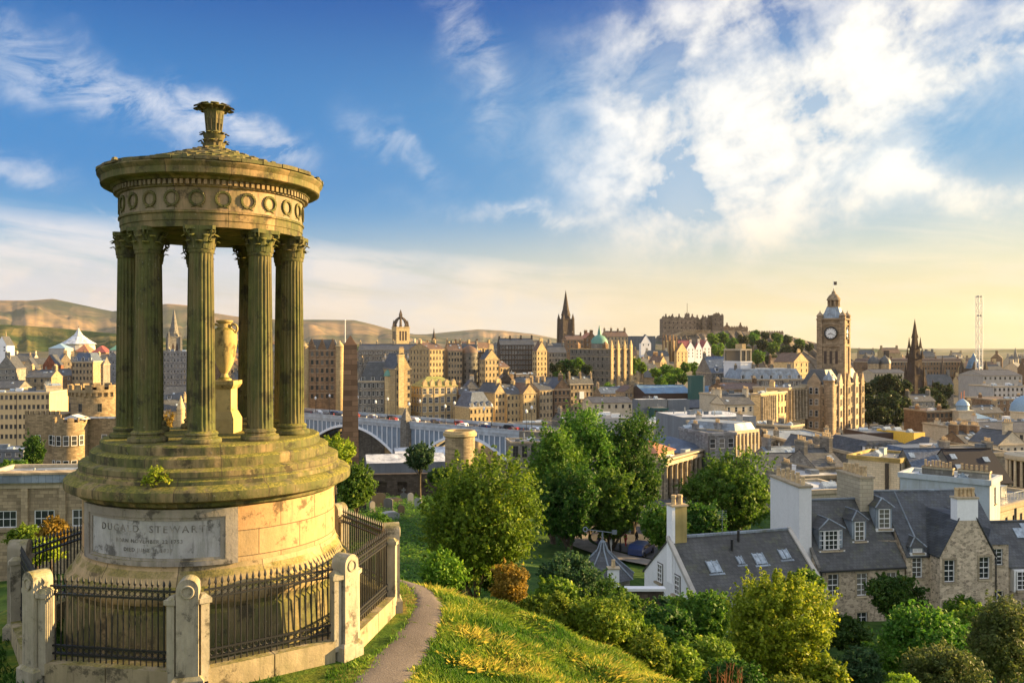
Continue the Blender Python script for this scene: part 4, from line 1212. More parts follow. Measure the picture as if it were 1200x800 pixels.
put_windows(t, [(5.92 * math.cos(R(q)), 6 + 5.92 * math.sin(R(q)), gz(483), R(q + 90)) for q in (-140, -102, -62)], .9, 1.9, 'dark')

# ---- left town
B('long cream office block with rows of small windows at the left edge', -60, -60, 58, 461, 320, 9, D=20, roof=('flat', 0), wall=masonry('cream_render', (0.66, 0.50, 0.27), bw=30, bh=30, var=.05, dirt=.2), rm='felt', R_=(22, 5), win=(1.15, 1.6), st='dark', fh=3.7, name='office_block')
B('cream stair block beside the office block, plain wall', 52, 54, 72, 453, 335, 30, roof=('flat', 0), wall='cream', rm='felt', name='stair_block')
B('grey tenement with three white dormers in its dark roof behind the round tower', 82, 84, 109, 424, 430, 5, D=14, roof=('mansard', 4.6), wall='tan', R_=(6, 4), L_=(0, 0), win=(.9, 1.7), st='dark', dorm=3, rm='blue')
B('narrow grey block beside the tenement with the white dormers', 109, 110, 121, 427, 440, 12, roof=('x', 4), wall='grey', R_=(3, 4), win=(.9, 1.6), st='dark', ch=1)
B('tall pale block left of the monument columns with a dark roof', 121, 124, 141, 421, 470, 15, roof=('y', 4), wall='cool', R_=(3, 5), win=(.9, 1.6), st='dark')
B('slate roofed block with a blue grey panel on its front at left', 27, 30, 60, 442, 400, 8, D=14, roof=('x', 3.2), wall='tan', R_=(4, 3), win=(1, 1.6), st='dark', ch=2, name='tenement')
B('grey gabled house left of the red gable, two pale gables', 20, 24, 43, 433, 520, 20, roof=('y', 7), wall='grey', R_=(3, 2), win=(1, 1.6), st='dark', rm='slate')
B('dark red gabled house with white skews at left', 47, 50, 66, 428, 540, 8, D=12, roof=('y', 6.5), wall='red', rm='slate', R_=(2, 2), win=(1, 1.6), st='plain')
B('grey stepped gable house at the far left edge', -8, -4, 19, 432, 470, 10, D=14, roof=('y', 7), wall='grey', R_=(3, 3), win=(1, 1.6), st='dark', ch=1)
B('low dark roofed grey block just above the cream office block', -40, -38, 22, 455, 370, 6, D=12, roof=('x', 3), wall='grey', R_=(9, 1), win=(1, 1.5), st='dark')
B('brown block with chimney in front of the red gable', 58, 62, 84, 440, 470, 25, roof=('x', 3.4), wall='brown', R_=(3, 3), win=(.9, 1.6), st='dark', ch=2)
B('gabled house with lit side wall under the tent roof', 67, 70, 84, 424, 620, 30, roof=('y', 6), wall='tan', R_=(2, 2), win=(1, 1.6), st='dark', ch=1)
B('pale blue roofed shed on the left skyline', 56, 57, 76, 408, 900, 6, D=22, roof=('hip', 5), wall='pale', rm='skyb', name='hall')
B('orange roofed hall on the left skyline', 86, 88, 104, 412, 800, 8, D=20, roof=('hip', 7), wall='tan', rm='orange', name='hall')
B('dark red roofed hall left of the monument columns', 105, 107, 124, 413, 760, 8, D=20, roof=('hip', 6), wall='brown', rm='red', name='hall')
B('white walled building at the far left skyline', -6, -4, 8, 405, 900, 10, D=20, roof=('y', 10), wall='white', rm='slate', R_=(2, 2), win=(1.2, 1.8), st='dark')
B('green roofed pale block beside the monument columns', 126, 128, 143, 410, 640, 12, D=14, roof=('hip', 4), wall='pale', rm='coppr', R_=(4, 2), win=(1, 1.6), st='dark')
# white tent roof
Yt = 1000; t = thing('tent_hall', 'hall with a white and blue tent-like roof below the hills', 'hall', (X(92, Yt), Yt, 95))
mb = MB(); mb.lathe([(18, 0), (17.5, 6)], 24); mb.build('wall', WALL['pale'], t)
mb = MB(); mb.lathe([(20, Z(403, Yt) - 95), (12, Z(398, Yt) - 95), (5, Z(392.5, Yt) - 95), (1.2, Z(386.5, Yt) - 95), (.5, Z(384, Yt) - 95)], 10); mb.build('roof', ROOF['whit'], t)
mb = MB(); mb.tube((0, 0, Z(388, Yt) - 95), (0, 0, Z(382, Yt) - 95), .8, .3); mb.build('mast', WALL['dark'], t)


def steeple(label, px, ybase, ytower, yspire, Y, w, wall='dark', name='church_steeple', pinn=True, rot=20, zb=None, rm=None, n=8, clocks=False):
    zb = (hz(X(px, Y), Y) - 1) if zb is None else zb
    t = thing(name, label, 'steeple', (X(px, Y), Y, zb), R(rot)); z = lambda p: Z(p, Y) - zb
    mb = MB(); mb.cbox(0, 0, w, w, 0, z(ytower)); e = w * .12
    for i in (-1, 1):
        for j in (-1, 1): mb.frus(i * w / 2, j * w / 2, e * 2.2, e * 2.2, 0, e * 1.4, e * 1.4, z(ytower))
    mb.cbox(0, 0, w * 1.1, w * 1.1, z(ytower) - .4, z(ytower) + .3)
    mb.build('tower', WALL[wall], t)
    mb = MB()
    hh = z(ytower)
    for s in range(4):
        mb.T = Matrix.Rotation(R(90 * s), 4, 'Z')
        for q in (-.16, .16): mb.extr([(q * w - w * .09, -w / 2 - .03, hh * .62), (q * w + w * .09, -w / 2 - .03, hh * .62), (q * w + w * .09, -w / 2 - .03, hh * .84), (q * w, -w / 2 - .03, hh * .90), (q * w - w * .09, -w / 2 - .03, hh * .84)], (0, .02, 0))
    mb.T = None; mb.build('belfry_louvre', WALL['choc'], t)
    if pinn:
        mb = MB()
        for i in (-1, 1):
            for j in (-1, 1): mb.frus(i * w * .48, j * w * .48, e * 1.8, e * 1.8, z(ytower), .05, .05, z(ytower) + w * .55)
        mb.build('pinnacle', WALL[wall], t)
    mb = MB(); mb.lathe([(w * .46, z(ytower) + .25), (w * .30, z(ytower) + (z(yspire) - z(ytower)) * .35), (.12, z(yspire))], n)
    for k in range(4):
        mb.T = Matrix.Rotation(R(90 * k), 4, 'Z'); zz = z(ytower) + (z(yspire) - z(ytower)) * .12; mb.frus(0, -w * .36, w * .22, w * .18, zz, .05, .05, zz + w * .5)
    mb.T = None
    mb.build('spire', ROOF[rm] if rm else WALL[wall], t, smooth=20)
    return t


steeple('thin pale church spire at the far left among the rooftops', 7, 405, 401, 387, 1300, 5, 'tan')
steeple('grey church steeple framed between two monument columns', 204, 415, 395, 362, 560, 7.5, 'grey', rot=30)
B('tall grey many windowed block between the monument columns below the steeple', 188, 191, 222, 412, 470, 8, D=18, roof=('flat', 0), wall='cool', rm='slate', R_=(8, 9), win=(1.15, 1.7), st='plain', fh=3.1)
B('dark slate roofed block between the monument columns with a small dormer', 186, 190, 222, 470, 400, 10, D=18, roof=('x', 6.5), wall='grey', dorm=2, R_=(5, 2), win=(1, 1.6), st='dark')
t = B('golden gabled house with a conical turret between the monument columns', 186, 190, 220, 482, 330, 28, roof=('x', 4), wall='gold', R_=(4, 3), win=(1, 1.6), st='dark', ch=2)
mb = MB(); Wd, D, H, rh = t['_w']; mb.lathe([(1.5, 0), (1.5, H + .6), (1.7, H + .7), (0.05, H + 6)], 16, Wd * .72, -.4); extra(t, mb, 'turret', WALL['gold'], 30)
B('tan block seen behind the urn through the columns', 258, 262, 282, 432, 430, 20, roof=('y', 4), wall='tan', R_=(3, 5), win=(1, 1.6), st='dark', ch=1)
B('slate roofed block behind the urn, right side in shade', 268, 278, 300, 447, 400, 35, roof=('x', 4), wall='grey', R_=(4, 4), win=(1, 1.6), st='dark', ch=1)
B('tan tenement glimpsed between the two right hand columns', 300, 306, 334, 412, 500, 15, roof=('x', 4), wall='tan', R_=(6, 6), win=(1, 1.6), st='dark', ch=2)
B('red brown block low between the two right hand columns', 308, 312, 340, 455, 380, 12, roof=('flat', 0), wall='brown', rm='felt', R_=(5, 4), win=(1.1, 1.7), st='dark')

# ---- the hotel blocks behind the bridge
t = B('big brown baronial block with arched ground floor left of the obelisk', 350, 357, 398, 410, 402, 9, roof=('mansard', 5), wall='brown', rm='slate', R_=(7, 6), L_=(2, 6), win=(1.25, 2.0), st='dark', fh=4.0, dorm=2, name='baronial_block', skirt=0)
Wd, D, H, rh = t['_w']
for k, (x, y) in enumerate(((0, 0), (Wd, 0))):
    mb = MB(); mb.lathe([(1.9, 0), (1.9, H + 1.2), (2.2, H + 1.4), (2.2, H + 1.7), (0.08, H + 4.6)], 14, x, y); extra(t, mb, 'corner_turret', WALL['gold'], 30)
for i in range(3):
    mb = MB(); x = Wd * (.2 + .3 * i); mb.extr([(x - 2.2, -.25, H), (x + 2.2, -.25, H), (x, -.25, H + 5.5)], (0, .8, 0)); extra(t, mb, 'gablet', WALL['brown'])
t = B('grey baronial hotel with dark roof and green domed turret behind the bridge', 417, 420, 465, 447, 372, 8, D=22, roof=('mansard', 8.5), wall='grey', rm='slate', R_=(9, 4), win=(1.15, 1.9), st='dark', fh=3.5, dorm=4, ch=2, name='hotel')
Wd, D, H, rh = t['_w']
mb = MB(); mb.lathe([(2.3, 0), (2.3, H + 2.2), (2.6, H + 2.4)], 18, Wd * .82, -1.2); extra(t, mb, 'turret', WALL['gold'], 30)
mb = MB(); mb.lathe([(2.75, H + 2.4), (2.2, H + 4.1), (.9, H + 5.4), (.12, H + 7.4)], 18, Wd * .82, -1.2); extra(t, mb, 'turret_dome', ROOF['coppr'], 40)
t = B('golden gabled tower block with tall chimney gable right of the green domed turret', 461, 463, 482, 432, 366, 24, roof=('y', 6.5), wall='gold', rm='slate', R_=(3, 5), L_=(1, 4), win=(1.1, 1.8), st='dark', ch=1, name='hotel_wing')
Wd, D, H, rh = t['_w']
mb = MB(); mb.cbox(Wd * .35, .2, 2.6, 1.6, 0, H + 5.5); mb.cbox(Wd * .35, .2, 3.0, 2.0, H + 5.5, H + 6.1); extra(t, mb, 'chimney_gable', WALL['gold'])
B('long dark roofed grey range on the old town skyline', 416, 420, 500, 410, 520, 5, D=20, roof=('x', 3.5), wall='grey', rm='slate', R_=(20, 4), win=(1.1, 1.7), st='dark', ch=5, name='tenement_range')
B('pale block with white top below the dark roofed range', 448, 450, 482, 420, 500, 12, D=16, roof=('flat', 0), wall='pale', rm='whit', R_=(6, 2), win=(1.4, 1.8), st='dark')
B('tall golden tenement with brown roof behind the mossy roofed block', 480, 503, 521, 409, 455, 42, roof=('x', 3.4), wall='gold', rm='brown', R_=(5, 6), L_=(6, 6), win=(.95, 1.7), st='dark', ch=2)
B('tall tenement with sunlit brown roof and shaded front', 521, 525, 542, 411, 462, 14, roof=('x', 4.0), wall='tan', rm='brown', R_=(5, 7), win=(.95, 1.6), st='dark', ch=2)
t = thing('round_fronted_block', 'tall grey round fronted block between golden tenements', 'building', (X(549, 462), 470, 60)); hh = Z(415, 462) - 60
mb = MB(); mb.lathe([(4.6, 0), (4.6, hh), (4.9, hh + .1), (4.9, hh + .8)], 28); mb.build('wall', WALL['grey'], t, smooth=30)
mb = MB(); mb.lathe([(5.0, hh + .8), (4.2, hh + 2.4), (2.6, hh + 3.9), (.2, hh + 5.0)], 28); mb.build('roof', ROOF['brown'], t, smooth=40)
put_windows(t, [(4.63 * math.cos(R(q)), 4.63 * math.sin(R(q)), hh - 3.2 - 3.4 * r, R(q + 90)) for q in (-150, -115, -85, -50, -20) for r in range(5)], 1.0, 1.8, 'dark')
B('dark narrow block right of the round fronted block', 555, 557, 568, 413, 470, 6, D=12, roof=('flat', 0), wall='dark', rm='skyb', R_=(2, 6), win=(1, 1.7), st='dark')
B('tall golden gable fronted tenement standing alone above the street roofs', 562, 568, 585, 421, 448, 30, roof=('y', 5.2), wall='gold', rm='slate', R_=(4, 6), L_=(3, 5), win=(.95, 1.7), st='dark', ch=1)
B('low golden house stepping down right of the golden gable', 584, 586, 597, 430, 456, 35, roof=('x', 3), wall='gold', rm='brown', R_=(3, 3), win=(1, 1.6), st='dark', ch=1)
t = B('yellow stone block of large windows with mossy green roof and five gablets', 481, 494, 536, 453, 372, 16, roof=('hip', 4.2), wall='gold', rm='green', R_=(6, 4), L_=(4, 4), win=(2.0, 2.6), st='wide', fh=3.9, name='warehouse')
Wd, D, H, rh = t['_w']
for i in range(5):
    mb = MB(); x = Wd * (.1 + .2 * i); mb.extr([(x - 1.1, -.2, H), (x + 1.1, -.2, H), (x + .9, -.2, H + 1.9), (x, -.2, H + 3.1), (x - .9, -.2, H + 1.9)], (0, 1.6, 0)); extra(t, mb, 'gablet', WALL['gold'])
B('brown shaded house right of the yellow windowed block', 536, 538, 550, 462, 380, 10, D=12, roof=('x', 3), wall='brown', R_=(2, 3), win=(1, 1.6), st='dark', ch=1)
t = B('golden two storey block under a dark slate attic with pale glazing', 548, 550, 578, 478, 362, 22, roof=('mansard', 6.5), wall='gold', rm='blue', R_=(6, 2), win=(1.0, 1.6), st='dark', dorm=4)
B('grey lavender attic block behind the slate attic', 541, 545, 562, 455, 400, 20, roof=('y', 4), wall='cool', rm='slate', R_=(2, 2), win=(1, 1.6), st='dark', ch=1)
B('golden gabled house second in the sunlit row beside the station', 577, 580, 592, 460, 378, 34, roof=('y', 4), wall='gold', rm='slate', R_=(3, 4), win=(.95, 1.6), st='dark', ch=1)
B('golden twin gabled house in the middle of the sunlit row', 590, 594, 612, 462, 380, 34, roof=('x', 4), wall='gold', rm='slate', R_=(4, 4), win=(.95, 1.6), st='dark', ch=2)
B('plain bright golden gable in the sunlit row, few windows', 611, 613, 629, 461, 382, 30, roof=('y', 4.2), wall='gold', rm='brown', R_=(3, 3), win=(.8, 1.3), st='dark', ch=1)
B('tan house with tall chimneys at the right end of the sunlit row', 628, 632, 648, 457, 388, 34, roof=('x', 3.6), wall='tan', rm='slate', R_=(4, 4), win=(.95, 1.6), st='dark', ch=3)
B('brown baronial block with crowstep gable right of the sunlit row', 646, 649, 668, 456, 395, 12, D=16, roof=('y', 5), wall='brown', rm='slate', R_=(4, 4), win=(1, 1.7), st='dark', ch=1)
t = B('brown stone block with a white sign panel high on its wall', 664, 668, 695, 450, 400, 24, roof=('x', 3.5), wall='tan', rm='slate', R_=(6, 5), L_=(2, 4), win=(1, 1.7), st='dark', ch=3)
Wd, D, H, rh = t['_w']; mb = MB(); mb.box(Wd * .40, Wd * .40 + 2.4, -.3, -.02, H - 7, H - 3.6); extra(t, mb, 'sign_panel', FRAME)
B('dark tenement with many windows on the ridge behind the white roofed hall', 583, 586, 626, 404, 560, 8, D=16, roof=('x', 4.2), wall='dark', rm='slate', R_=(12, 5), win=(1, 1.7), st='plain', ch=4)
B('golden pair of gables on the ridge above the white roofed hall', 624, 629, 641, 411, 540, 36, roof=('y', 6), wall='gold', rm='brown', R_=(3, 6), L_=(2, 6), win=(1, 1.7), st='dark', ch=1)
B('grey tenement right of the golden pair of gables', 640, 643, 664, 413, 548, 10, D=16, roof=('x', 4.2), wall='grey', rm='slate', R_=(6, 5), win=(1, 1.7), st='dark', ch=2)
B('white roofed hall with a cream end wall in front of the dark tenement', 597, 601, 629, 439, 470, 14, D=18, roof=('flat', 0), wall='cream', rm='whit', R_=(5, 1), win=(1, 1.5), st='dark', name='hall')
B('dark stepped block left of the white roofed hall', 580, 584, 602, 447, 430, 15, roof=('y', 4), wall='dark', rm='slate', R_=(3, 2), win=(1, 1.5), st='dark', ch=1)
B('long dark slate roof in front of the white roofed hall', 600, 604, 660, 452, 425, 5, D=14, roof=('x', 4), wall='dark', rm='slate', R_=(0, 0), ch=4)
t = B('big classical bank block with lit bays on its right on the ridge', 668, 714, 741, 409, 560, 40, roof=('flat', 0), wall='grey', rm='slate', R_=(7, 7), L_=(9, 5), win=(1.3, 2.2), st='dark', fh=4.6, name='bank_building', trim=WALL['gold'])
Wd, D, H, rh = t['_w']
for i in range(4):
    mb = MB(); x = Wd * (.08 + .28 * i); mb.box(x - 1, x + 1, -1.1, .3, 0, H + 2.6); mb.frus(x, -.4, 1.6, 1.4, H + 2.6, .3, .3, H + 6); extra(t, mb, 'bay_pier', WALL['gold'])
for i in range(3):
    mb = MB(); y = D * (.15 + .35 * i); mb.cbox(2, y, 2.4, 3, H, H + 3.2); mb.frus(2, y, 2.6, 3.2, H + 3.2, .4, .4, H + 5); extra(t, mb, 'attic_block', WALL['brown'])
mb = MB(); mb.lathe([(6.2, H), (6.2, H + 3.5), (6.5, H + 3.7)], 24, Wd * .3, D * .42); extra(t, mb, 'dome_drum', WALL['grey'], 30)
mb = MB(); mb.lathe([(6.0, H + 3.7), (5.3, H + 6.2), (3.6, H + 8.4), (1.3, H + 9.6), (1.0, H + 12), (.1, H + 16)], 24, Wd * .3, D * .42); extra(t, mb, 'dome', ROOF['coppr'], 40)
B('red roofed block on the skyline left of the green dome', 662, 664, 684, 398, 640, 10, D=16, roof=('x', 3.5), wall='brown', rm='brown', R_=(5, 3), win=(1, 1.7), st='dark', ch=3)
B('brown roofed houses on the skyline just left of the green dome', 684, 686, 700, 396, 660, 14, D=14, roof=('y', 4), wall='brown', rm='orange', R_=(3, 3), win=(1, 1.7), st='plain', ch=2)
B('chimneyed tenement on the skyline right of the green dome', 709, 711, 736, 394, 650, 12, D=14, roof=('x', 4), wall='tan', rm='brown', R_=(6, 3), win=(1, 1.7), st='dark', ch=4)

# skyline: crown steeple and the hub spire
Ys = 640; zb = 78; t = thing('crown_steeple', 'stone church tower with an open crown spire on the old town skyline', 'steeple', (X(469.5, Ys), Ys, zb), R(28)); z = lambda p: Z(p, Ys) - zb
mb = MB(); mb.cbox(0, 0, 10.4, 10.4, 0, z(384)); mb.cbox(0, 0, 11, 11, z(384), z(383)); mb.build('tower', WALL['gold'], t)
mb = MB()
for s in range(4):
    mb.T = Matrix.Rotation(R(90 * s), 4, 'Z')
    for q in (-2.2, 0, 2.2): mb.box(q - .7, q + .7, -5.24, -5.21, z(399), z(388))
mb.T = None; mb.build('belfry_opening', WALL['choc'], t)
mb = MB()
for k in range(8):
    a = R(45 * k + 22.5); r = 6.2; c, s = math.cos(a), math.sin(a)
    mb.frus(r * .86 * c, r * .86 * s, 1.5, 1.5, z(383), .9, .9, z(379)); mb.frus(r * .86 * c, r * .86 * s, .9, .9, z(379), .05, .05, z(374.5))
    pp = [(r * .86 * c, r * .86 * s, z(379.5)), (r * .62 * c, r * .62 * s, z(375.5)), (r * .36 * c, r * .36 * s, z(373)), (r * .15 * c, r * .15 * s, z(372))]
    mb.path(pp, [.75, .7, .7, .8], 6)
mb.frus(0, 0, 2.6, 2.6, z(374), 1.8, 1.8, z(369)); mb.frus(0, 0, 2.2, 2.2, z(369), .1, .1, z(362.5))
mb.build('crown', WALL['dark'], t)
steeple('tall dark gothic spire in the middle of the skyline', 663, 410, 374, 340, 905, 11.5, 'dark', rot=25, zb=95)
steeple('tiny dark spire on the skyline right of the crown steeple', 508.5, 405, 396, 384, 900, 3.5, 'dark', pinn=False)

# gothic twin towers and white gables below the castle
for px, lab in ((780.5, 'left of the two slim gothic twin towers below the castle'), (789, 'right of the two slim gothic twin towers below the castle')):
    Yw = 860; t = thing('gothic_tower', lab, 'tower', (X(px, Yw), Yw, 84), R(30), 'twin gothic towers below the castle'); z = lambda p: Z(p, Yw) - 84
    mb = MB(); mb.cbox(0, 0, 4.4, 4.4, 0, z(399)); mb.build('tower', WALL['gold'], t)
    mb = MB()
    for i in (-1, 1):
        for j in (-1, 1): mb.cbox(i * 2.1, j * 2.1, 1.1, 1.1, 0, z(396)); mb.frus(i * 2.1, j * 2.1, 1.1, 1.1, z(396), .1, .1, z(391))
    mb.build('pinnacle', WALL['brown'], t)
B('golden gothic hall with steep roof beside the twin towers', 790, 793, 806, 412, 850, 30, roof=('y', 9), wall='gold', rm='brown', R_=(3, 3), win=(1.2, 2.4), st='dark', name='gothic_hall')
B('red roofed block just below the castle ramp', 795, 797, 812, 406, 930, 10, D=18, roof=('x', 7), wall='brown', rm='red', R_=(4, 2), win=(1.2, 1.8), st='plain', ch=2)
B('white gabled house with red roof below the castle, left of three', 803, 805, 814, 408, 900, 24, roof=('y', 7), wall='white', rm='red', R_=(2, 3), win=(1.1, 1.8), st='dark', ch=1)
B('white gabled house with red roof below the castle, middle of three', 813, 815, 823, 409, 905, 24, roof=('y', 8), wall='white', rm='red', R_=(2, 3), win=(1.1, 1.8), st='dark', ch=1)
B('white and red gabled house nearest the castle trees, right of three', 822, 824, 833, 407, 910, 24, roof=('y', 8), wall='white', rm='red', R_=(2, 3), win=(1.1, 1.8), st='dark', ch=1)
B('blue row of temporary stands on the skyline left of the castle', 739, 741, 768, 394, 1000, 8, D=20, roof=('flat', 0), wall='panel', rm='pool', name='stand', cat='stand')
B('white gable on the skyline between the bank and the castle', 749, 751, 763, 402, 900, 20, roof=('y', 9), wall='white', rm='slate', R_=(2, 1), win=(1.2, 1.8), st='dark')
B('brown tenement with chimney right of the lit bank bays', 760, 763, 776, 423, 760, 25, roof=('y', 6), wall='brown', rm='brown', R_=(3, 3), win=(1, 1.8), st='dark', ch=2)
B('small golden house among the trees left of the twin towers', 772, 774, 781, 424, 740, 35, roof=('y', 5), wall='gold', rm='brown', R_=(2, 2), win=(1, 1.8), st='dark', ch=1)

# ---- the castle on its rock
Yc = 1120; zb = 108
ROCK = plain('castle_crag', (0.13, 0.10, 0.07), 0.95, var=.5, scale=.05)
pr = [(772, 399), (782, 392), (800, 390), (835, 388), (850, 387), (880, 389), (905, 391), (930, 396), (950, 401), (972, 409)]
u = np.linspace(770, 975, 60); v = []; f = []
for i, p in enumerate(u):
    yt = np.interp(p, [q[0] for q in pr], [q[1] for q in pr])
    for j, (dY, k) in enumerate(((-150, 0), (-120, .3), (-70, .55), (-40, .8), (-10, 1), (60, 1), (160, 0))):
        Yq = Yc + dY; zt = Z(yt, Yc); zz = 66 + (zt - 66) * k + (rng.uniform(-4, 4) if 0 < k < 1 else 0)
        v.append((X(p, Yc) + rng.uniform(-2, 2), Yq, zz))
for i in range(59):
    for j in range(6): f.append((i * 7 + j, (i + 1) * 7 + j, (i + 1) * 7 + j + 1, i * 7 + j + 1))
mb = MB(); mb._add(v, f); struct(mb.build('castle_rock', ROCK))
t = thing('castle', 'long battlemented stone castle crowning the rock on the skyline', 'castle', (X(812, Yc), Yc, zb)); cz = lambda p: Z(p, Yc) - zb; cx = lambda p: X(p, Yc) - X(812, Yc)
CW = masonry('castle_stone', (0.23, 0.17, 0.115), bw=3, bh=1.4, dirt=.45)
def merlons(mb, x0, x1, y, zt, w=1.6, h=1.5, d=1.2):
    n = max(2, int((x1 - x0) / (2 * w)))
    for k in range(n): xx = x0 + (x1 - x0) * (k + .25) / n; mb.box(xx, xx + w, y, y + d, zt, zt + h)
def cblock(name, p0, p1, yt, y0, d, steps=0, mat=CW, gab=0):
    mb = MB(); x0, x1 = cx(p0), cx(p1); mb.box(x0, x1, y0, y0 + d, 0, cz(yt)); merlons(mb, x0, x1, y0, cz(yt))
    for k in range(gab):
        xx = x0 + (x1 - x0) * (k + .5) / gab; mb.extr([(xx - 3, y0 + 1.5, cz(yt)), (xx + 3, y0 + 1.5, cz(yt)), (xx, y0 + 1.5, cz(yt) + 4)], (0, 6, 0)); mb.box(xx - .8, xx + .8, y0 + 3, y0 + 5, cz(yt), cz(yt) + 6)
    o = mb.build(name, mat, t)
    wm = MB(); nc = max(2, int((x1 - x0) / 5))
    for k in range(nc):
        for r in range(2):
            xx = x0 + (x1 - x0) * (k + .5) / nc; zt = cz(yt) - 4.5 - r * 6.5
            if zt > 5: wm.box(xx - .7, xx + .7, y0 - .08, y0 - .02, zt - 2.4, zt)
    if wm.f: wm.build('window_row', WALL['choc'], o)
cblock('palace_block', 777, 816, 373, 0, 26, gab=5)
cblock('great_hall', 816, 836, 374, 8, 24, gab=3)
cblock('keep_tower', 835, 848, 369, 0, 20)
cblock('barracks', 848, 880, 383, 14, 18, gab=2, mat=masonry('castle_barrack_stone', (0.25, 0.18, 0.11), bw=3, bh=1.4))
cblock('west_wall', 880, 925, 388.5, 24, 8)
mb = MB(); x0, x1 = cx(783), cx(829)
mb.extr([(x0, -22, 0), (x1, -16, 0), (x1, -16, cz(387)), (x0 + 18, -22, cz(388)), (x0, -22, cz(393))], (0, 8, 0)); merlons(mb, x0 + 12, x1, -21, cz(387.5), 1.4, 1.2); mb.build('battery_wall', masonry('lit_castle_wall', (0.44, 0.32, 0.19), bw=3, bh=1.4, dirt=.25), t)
for p, yt in ((779, 371), (786, 370.5), (794, 371.5), (806, 367.5), (826, 371), (841, 367)):
    mb = MB(); mb.cbox(cx(p), 4, 5.5, 5.5, 0, cz(yt)); merlons(mb, cx(p) - 2.7, cx(p) + 2.7, 1.2, cz(yt), 1, 1.2, 1); mb.build('turret', CW, t)
mb = MB(); mb.tube((cx(806), 4, cz(368)), (cx(806), 4, cz(355)), .35, .2); mb.build('flagpole', WALL['dark'], t)
# ------------------------------------------------------------------ the iron bridge over the valley
A0 = np.array((X(345, 372), 372.0)); B0 = np.array((X(640, 284), 284.0)); dv = B0 - A0; LB = float(np.linalg.norm(dv)); ab = math.atan2(dv[1], dv[0])
BL = plain('blue_grey_ironwork', (0.17, 0.23, 0.30), 0.5, var=.15, scale=.3)
t = thing('road_bridge', 'long blue grey iron arch bridge over the valley with pale arch ribs', 'bridge', (A0[0], A0[1], 40), ab)
deck = 70.0 - 40; LX0 = -.47 * LB
WB = 18
mb = MB(); mb.box(LX0 - 20, LB + 6, 0, WB, deck - 1.0, deck); mb.box(LX0 - 20, LB + 6, 3, WB - 3, deck + .01, deck + .05); mb.build('deck', ASPH, t)
mb = MB()
for y in (0.0, WB - .3): mb.box(LX0 - 20, LB + 6, y - .1, y + .3, deck - 1.6, deck + 1.15)
for y in (-.35, ): mb.box(LX0 - 20, LB + 6, y, y + .25, deck + .95, deck + 1.2); mb.box(LX0 - 20, LB + 6, y, y + .3, deck - .45, deck - .1)
mb.build('parapet', plain('pale_blue_parapet', (0.38, 0.43, 0.48), .5, var=.2, scale=.4), t)
PALE = plain('white_painted_rib', (0.72, 0.76, 0.80), .5, var=.08)
st_me = None
spans = [(LX0, .025 * LB), (.035 * LB, .495 * LB), (.53 * LB, .925 * LB)]
for (x0, x1) in spans:
    zs_, zc_ = 14.5, deck - 2.6; n = 28
    f = lambda x: zs_ + (zc_ - zs_) * (1 - ((2 * (x - x0) / (x1 - x0)) - 1) ** 2)
    for y in (.0, 6, 12, WB - .5):
        mb = MB()
        for i in range(n):
            xa, xb = x0 + (x1 - x0) * i / n, x0 + (x1 - x0) * (i + 1) / n
            mb.extr([(xa, y - .12, f(xa) - .55), (xb, y - .12, f(xb) - .55), (xb, y - .12, f(xb) + .45), (xa, y - .12, f(xa) + .45)], (0, .5, 0))
        mb.build('arch_rib', PALE if y < 1 else BL, t)
    for i in range(1, 22):
        x = x0 + (x1 - x0) * i / 22
        if f(x) + .5 > deck - 1.8: continue
        mb = MB(); mb.box(x - .16, x + .16, -.06, .3, f(x) + .3, deck - 1.6); mb.box(x - .16, x + .16, WB - .5, WB - .2, f(x) + .3, deck - 1.6); mb.build('spandrel_post', PALE if i % 1 == 0 else BL, t)
    mb = MB()
    for i in range(n):
        xa, xb = x0 + (x1 - x0) * i / n, x0 + (x1 - x0) * (i + 1) / n
        mb.extr([(xa, .22, f(xa)), (xb, .22, f(xb)), (xb, .22, deck - 1.3), (xa, .22, deck - 1.3)], (0, .12, 0))
    mb.build('spandrel_plate', BL, t)
for x, hh in ((.03 * LB, 0), (.512 * LB, 3.2), (.03 * LB + LX0 * 1.02, 0)):
    mb = MB(); mb.box(x - 2.1, x + 2.1, -1.2, WB + 1, 0, deck + .2); mb.box(x - 1.6, x + 1.6, -1.5, 1.2, 6, deck + 1.6)
    if hh: mb.frus(x, -.2, 2.9, 2.9, deck + 1.6, 2.2, 2.2, deck + 3.2); mb.frus(x, -.2, 2.2, 2.2, deck + 3.2, .2, .2, deck + 6.4)
    mb.build('pier', WALL['grey'], t)
mb = MB(); mb.box(.925 * LB, LB + 8, -1.5, WB + 1.5, 0, deck + 1.2); mb.build('abutment', WALL['grey'], t)

lp_ = None
for k in range(14):
    if lp_ is None:
        lp_ = l_ = thing('street_lamp', 'tall thin lamp post on the kerb of the iron bridge', 'street lamp', (0, 0, 0), 0, 'lamp posts on the bridge')
        mb = MB(); mb.lathe([(.22, 0), (.16, 1), (.1, 1.2), (.08, 7)], 8); mb.build('post', IRON, l_); mb = MB(); mb.lathe([(.1, 7), (.4, 7.3), (.45, 7.9), (.08, 8.4)], 8); mb.build('lantern', FRAME, l_)
    else: l_ = dup(lp_)
    s_ = 4 + 9.6 * k; l_.location = (A0[0] + math.cos(ab) * s_ - math.sin(ab) * (.9 if k % 2 else 16), A0[1] + math.sin(ab) * s_ + math.cos(ab) * (.9 if k % 2 else 16), 70.02)
